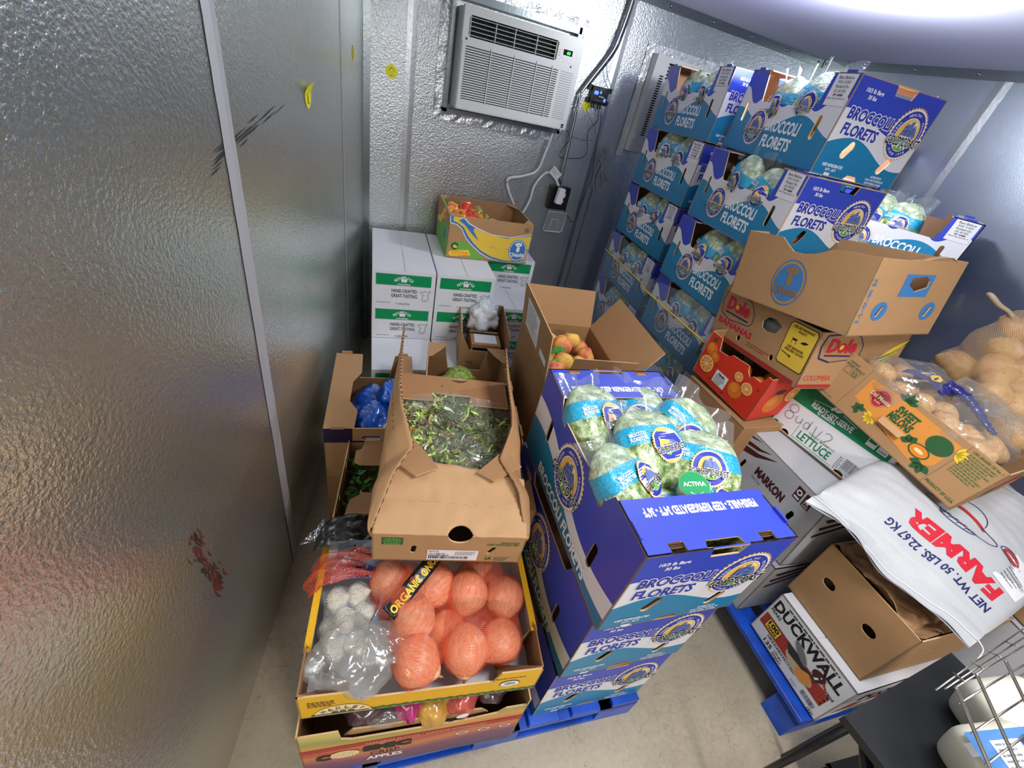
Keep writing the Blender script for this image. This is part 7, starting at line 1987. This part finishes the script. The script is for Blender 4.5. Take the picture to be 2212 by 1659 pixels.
# ---- black cart with handle, bottom right
t = thing('utility_cart', 'black plastic utility cart with a bent steel handle, bottom right corner', 'cart', (1.395, -0.075, 0), (0, 0, -8))
b = MB(); b.box(0, -0.85, 0.05, 1.05, -0.02, 0.07, 'cart_plastic'); b.box(0, -0.85, 0.07, 0.03, -0.02, 0.12, 'cart_plastic'); b.box(1.02, -0.85, 0.07, 1.05, -0.02, 0.12, 'cart_plastic'); b.box(0.03, -0.05, 0.07, 1.02, -0.02, 0.12, 'cart_plastic'); b.box(0.03, -0.85, 0.07, 1.02, -0.82, 0.12, 'cart_plastic')
b.build('tray', t, bevel=0.01)
for x, y in ((.06, -.10), (.98, -.10), (.06, -.78), (.98, -.78)):
    b = MB(); b.tube([(x - .012, y, .024), (x + .012, y, .024)], .024, 'black_plastic', 18); b.box(x - .02, y - .015, .03, x + .02, y + .015, .052, 'black_plastic'); b.build('wheel', t)
t = thing('steel_handle', 'dark bent tubular steel handle in front of the black cart', 'handle')
b = MB(); b.tube(smooth_path([(.86, -.42, .10), (.86, -.32, .45), (.90, -.20, .655), (.968, -.108, .697), (1.030, -.056, .705), (1.060, -.052, .705), (1.130, -.083, .705), (1.195, -.110, .704), (1.217, -.135, .70), (1.213, -.185, .69), (1.190, -.30, .62), (1.18, -.40, .40), (1.18, -.44, .10)], 6), .0125, 'tube_steel', 12); b.build('tube', t)
b = MB(); b.box(.82, -.50, .0, 1.24, -.38, .11, 'black_plastic'); b.build('base_block', t, bevel=.01)
# ---- wire basket with milk jugs
t = thing('wire_basket', 'silver wire basket holding two milk jugs, bottom right corner', 'basket')
P0, P1, P2 = Vector((.985, -.046, .998)), Vector((1.058, -.047, .998)), Vector((1.158, -.052, .998))
DD1 = Vector((-.03, -.115, -.055)) * 1.05
b = MB()
for k_, (p, r_) in enumerate(((P0, .0030), (P1, .0028), (P2, .0028), (P2 + Vector((.11, -.004, 0)), .0028))):
    b.tube([p, p + DD1 * .02, p + DD1, p + DD1 * 2.2, p + DD1 * 3.4], r_, 'chrome', 8)
b.build('frame_rod', t)
b = MB()
for i in range(9):
    o1 = P0 + DD1 * (.15 + i * .30) + Vector((-.004, 0, -.004)); b.tube([o1, o1 + Vector((.34, -.010, .0))], .0016, 'chrome', 6)
b.build('cross_wire', t)
b = MB()
for i in range(3):
    z_ = -.004 - .016 * i; b.tube([P0 + Vector((0, .004 * i, z_)), P2 + Vector((.20, .010 * i, z_))], .0015, 'chrome', 6)
for i in range(4):
    x_ = .03 + i * .07; b.tube([P0 + Vector((x_, .0, 0)), P0 + Vector((x_ + .06, .014, -.045))], .0014, 'chrome', 6)
b.build('side_mesh', t)
b = MB()
for x_, y_ in ((.98, -.44), (1.38, -.44), (1.05, -.03), (1.38, -.03)): b.tube([(x_, y_, 0), (x_, y_, .76)], .009, 'black_plastic', 8)
b.box(.96, -.46, .745, 1.40, -.01, .765, 'cart_plastic'); b.build('stand', t)
def jug(loc, rot, label, lab_):
    t = thing('milk_jug', label, 'milk jug', loc, rot, 'milk jugs in the wire basket')
    m = MB()
    def fn(d):
        e = .35; sg = lambda a: (1 if a >= 0 else -1) * abs(a) ** e
        k = 1 - .10 * max(0, d.z)
        return Vector((.075 * sg(d.x) * k * .82, .075 * sg(d.y) * k * .82, .085 * sg(d.z) * .9))
    m.ball(fn, 'milk', 40, 26); m.build('body', t)
    m = MB(); m.tube([(.060, 0, .0), (.085, 0, .0)], .022, 'ink_lblue', 16); m.build('cap', t)
    if lab_:
        m = MB(); F = fr((-.05, -.045, .0785), (1, 0, 0), (0, 1, 0)); 
        m.rect(F, 0, 0, .105, .085, 'ink_lblue', .0); m.rect(F, .03, .008, .075, .070, 'sticker', .0006); m.disc(F, .09, .062, .012, 'ink_navy', .001); m.disc(F, .086, .02, .012, 'ink_white', .001); m.lines(F, .034, .062, .036, 7, .008, .003, 'ink_grey', .001, 2)
        m.rect(F, -.012, .05, .0, .07, 'ink_grey', .0); m.build('printed_label', t)
    return t
jug((1.115, -.170, .845), (0, -28, -20), 'milk jug with a blue label lying under the basket wires', True)
jug((1.000, -.285, .845), (0, -28, -20), 'second cream-coloured milk jug nearer the bottom right corner', False)
jug((1.24, -.13, .85), (0, -28, -20), 'third milk jug at the right edge inside the wire basket', False)
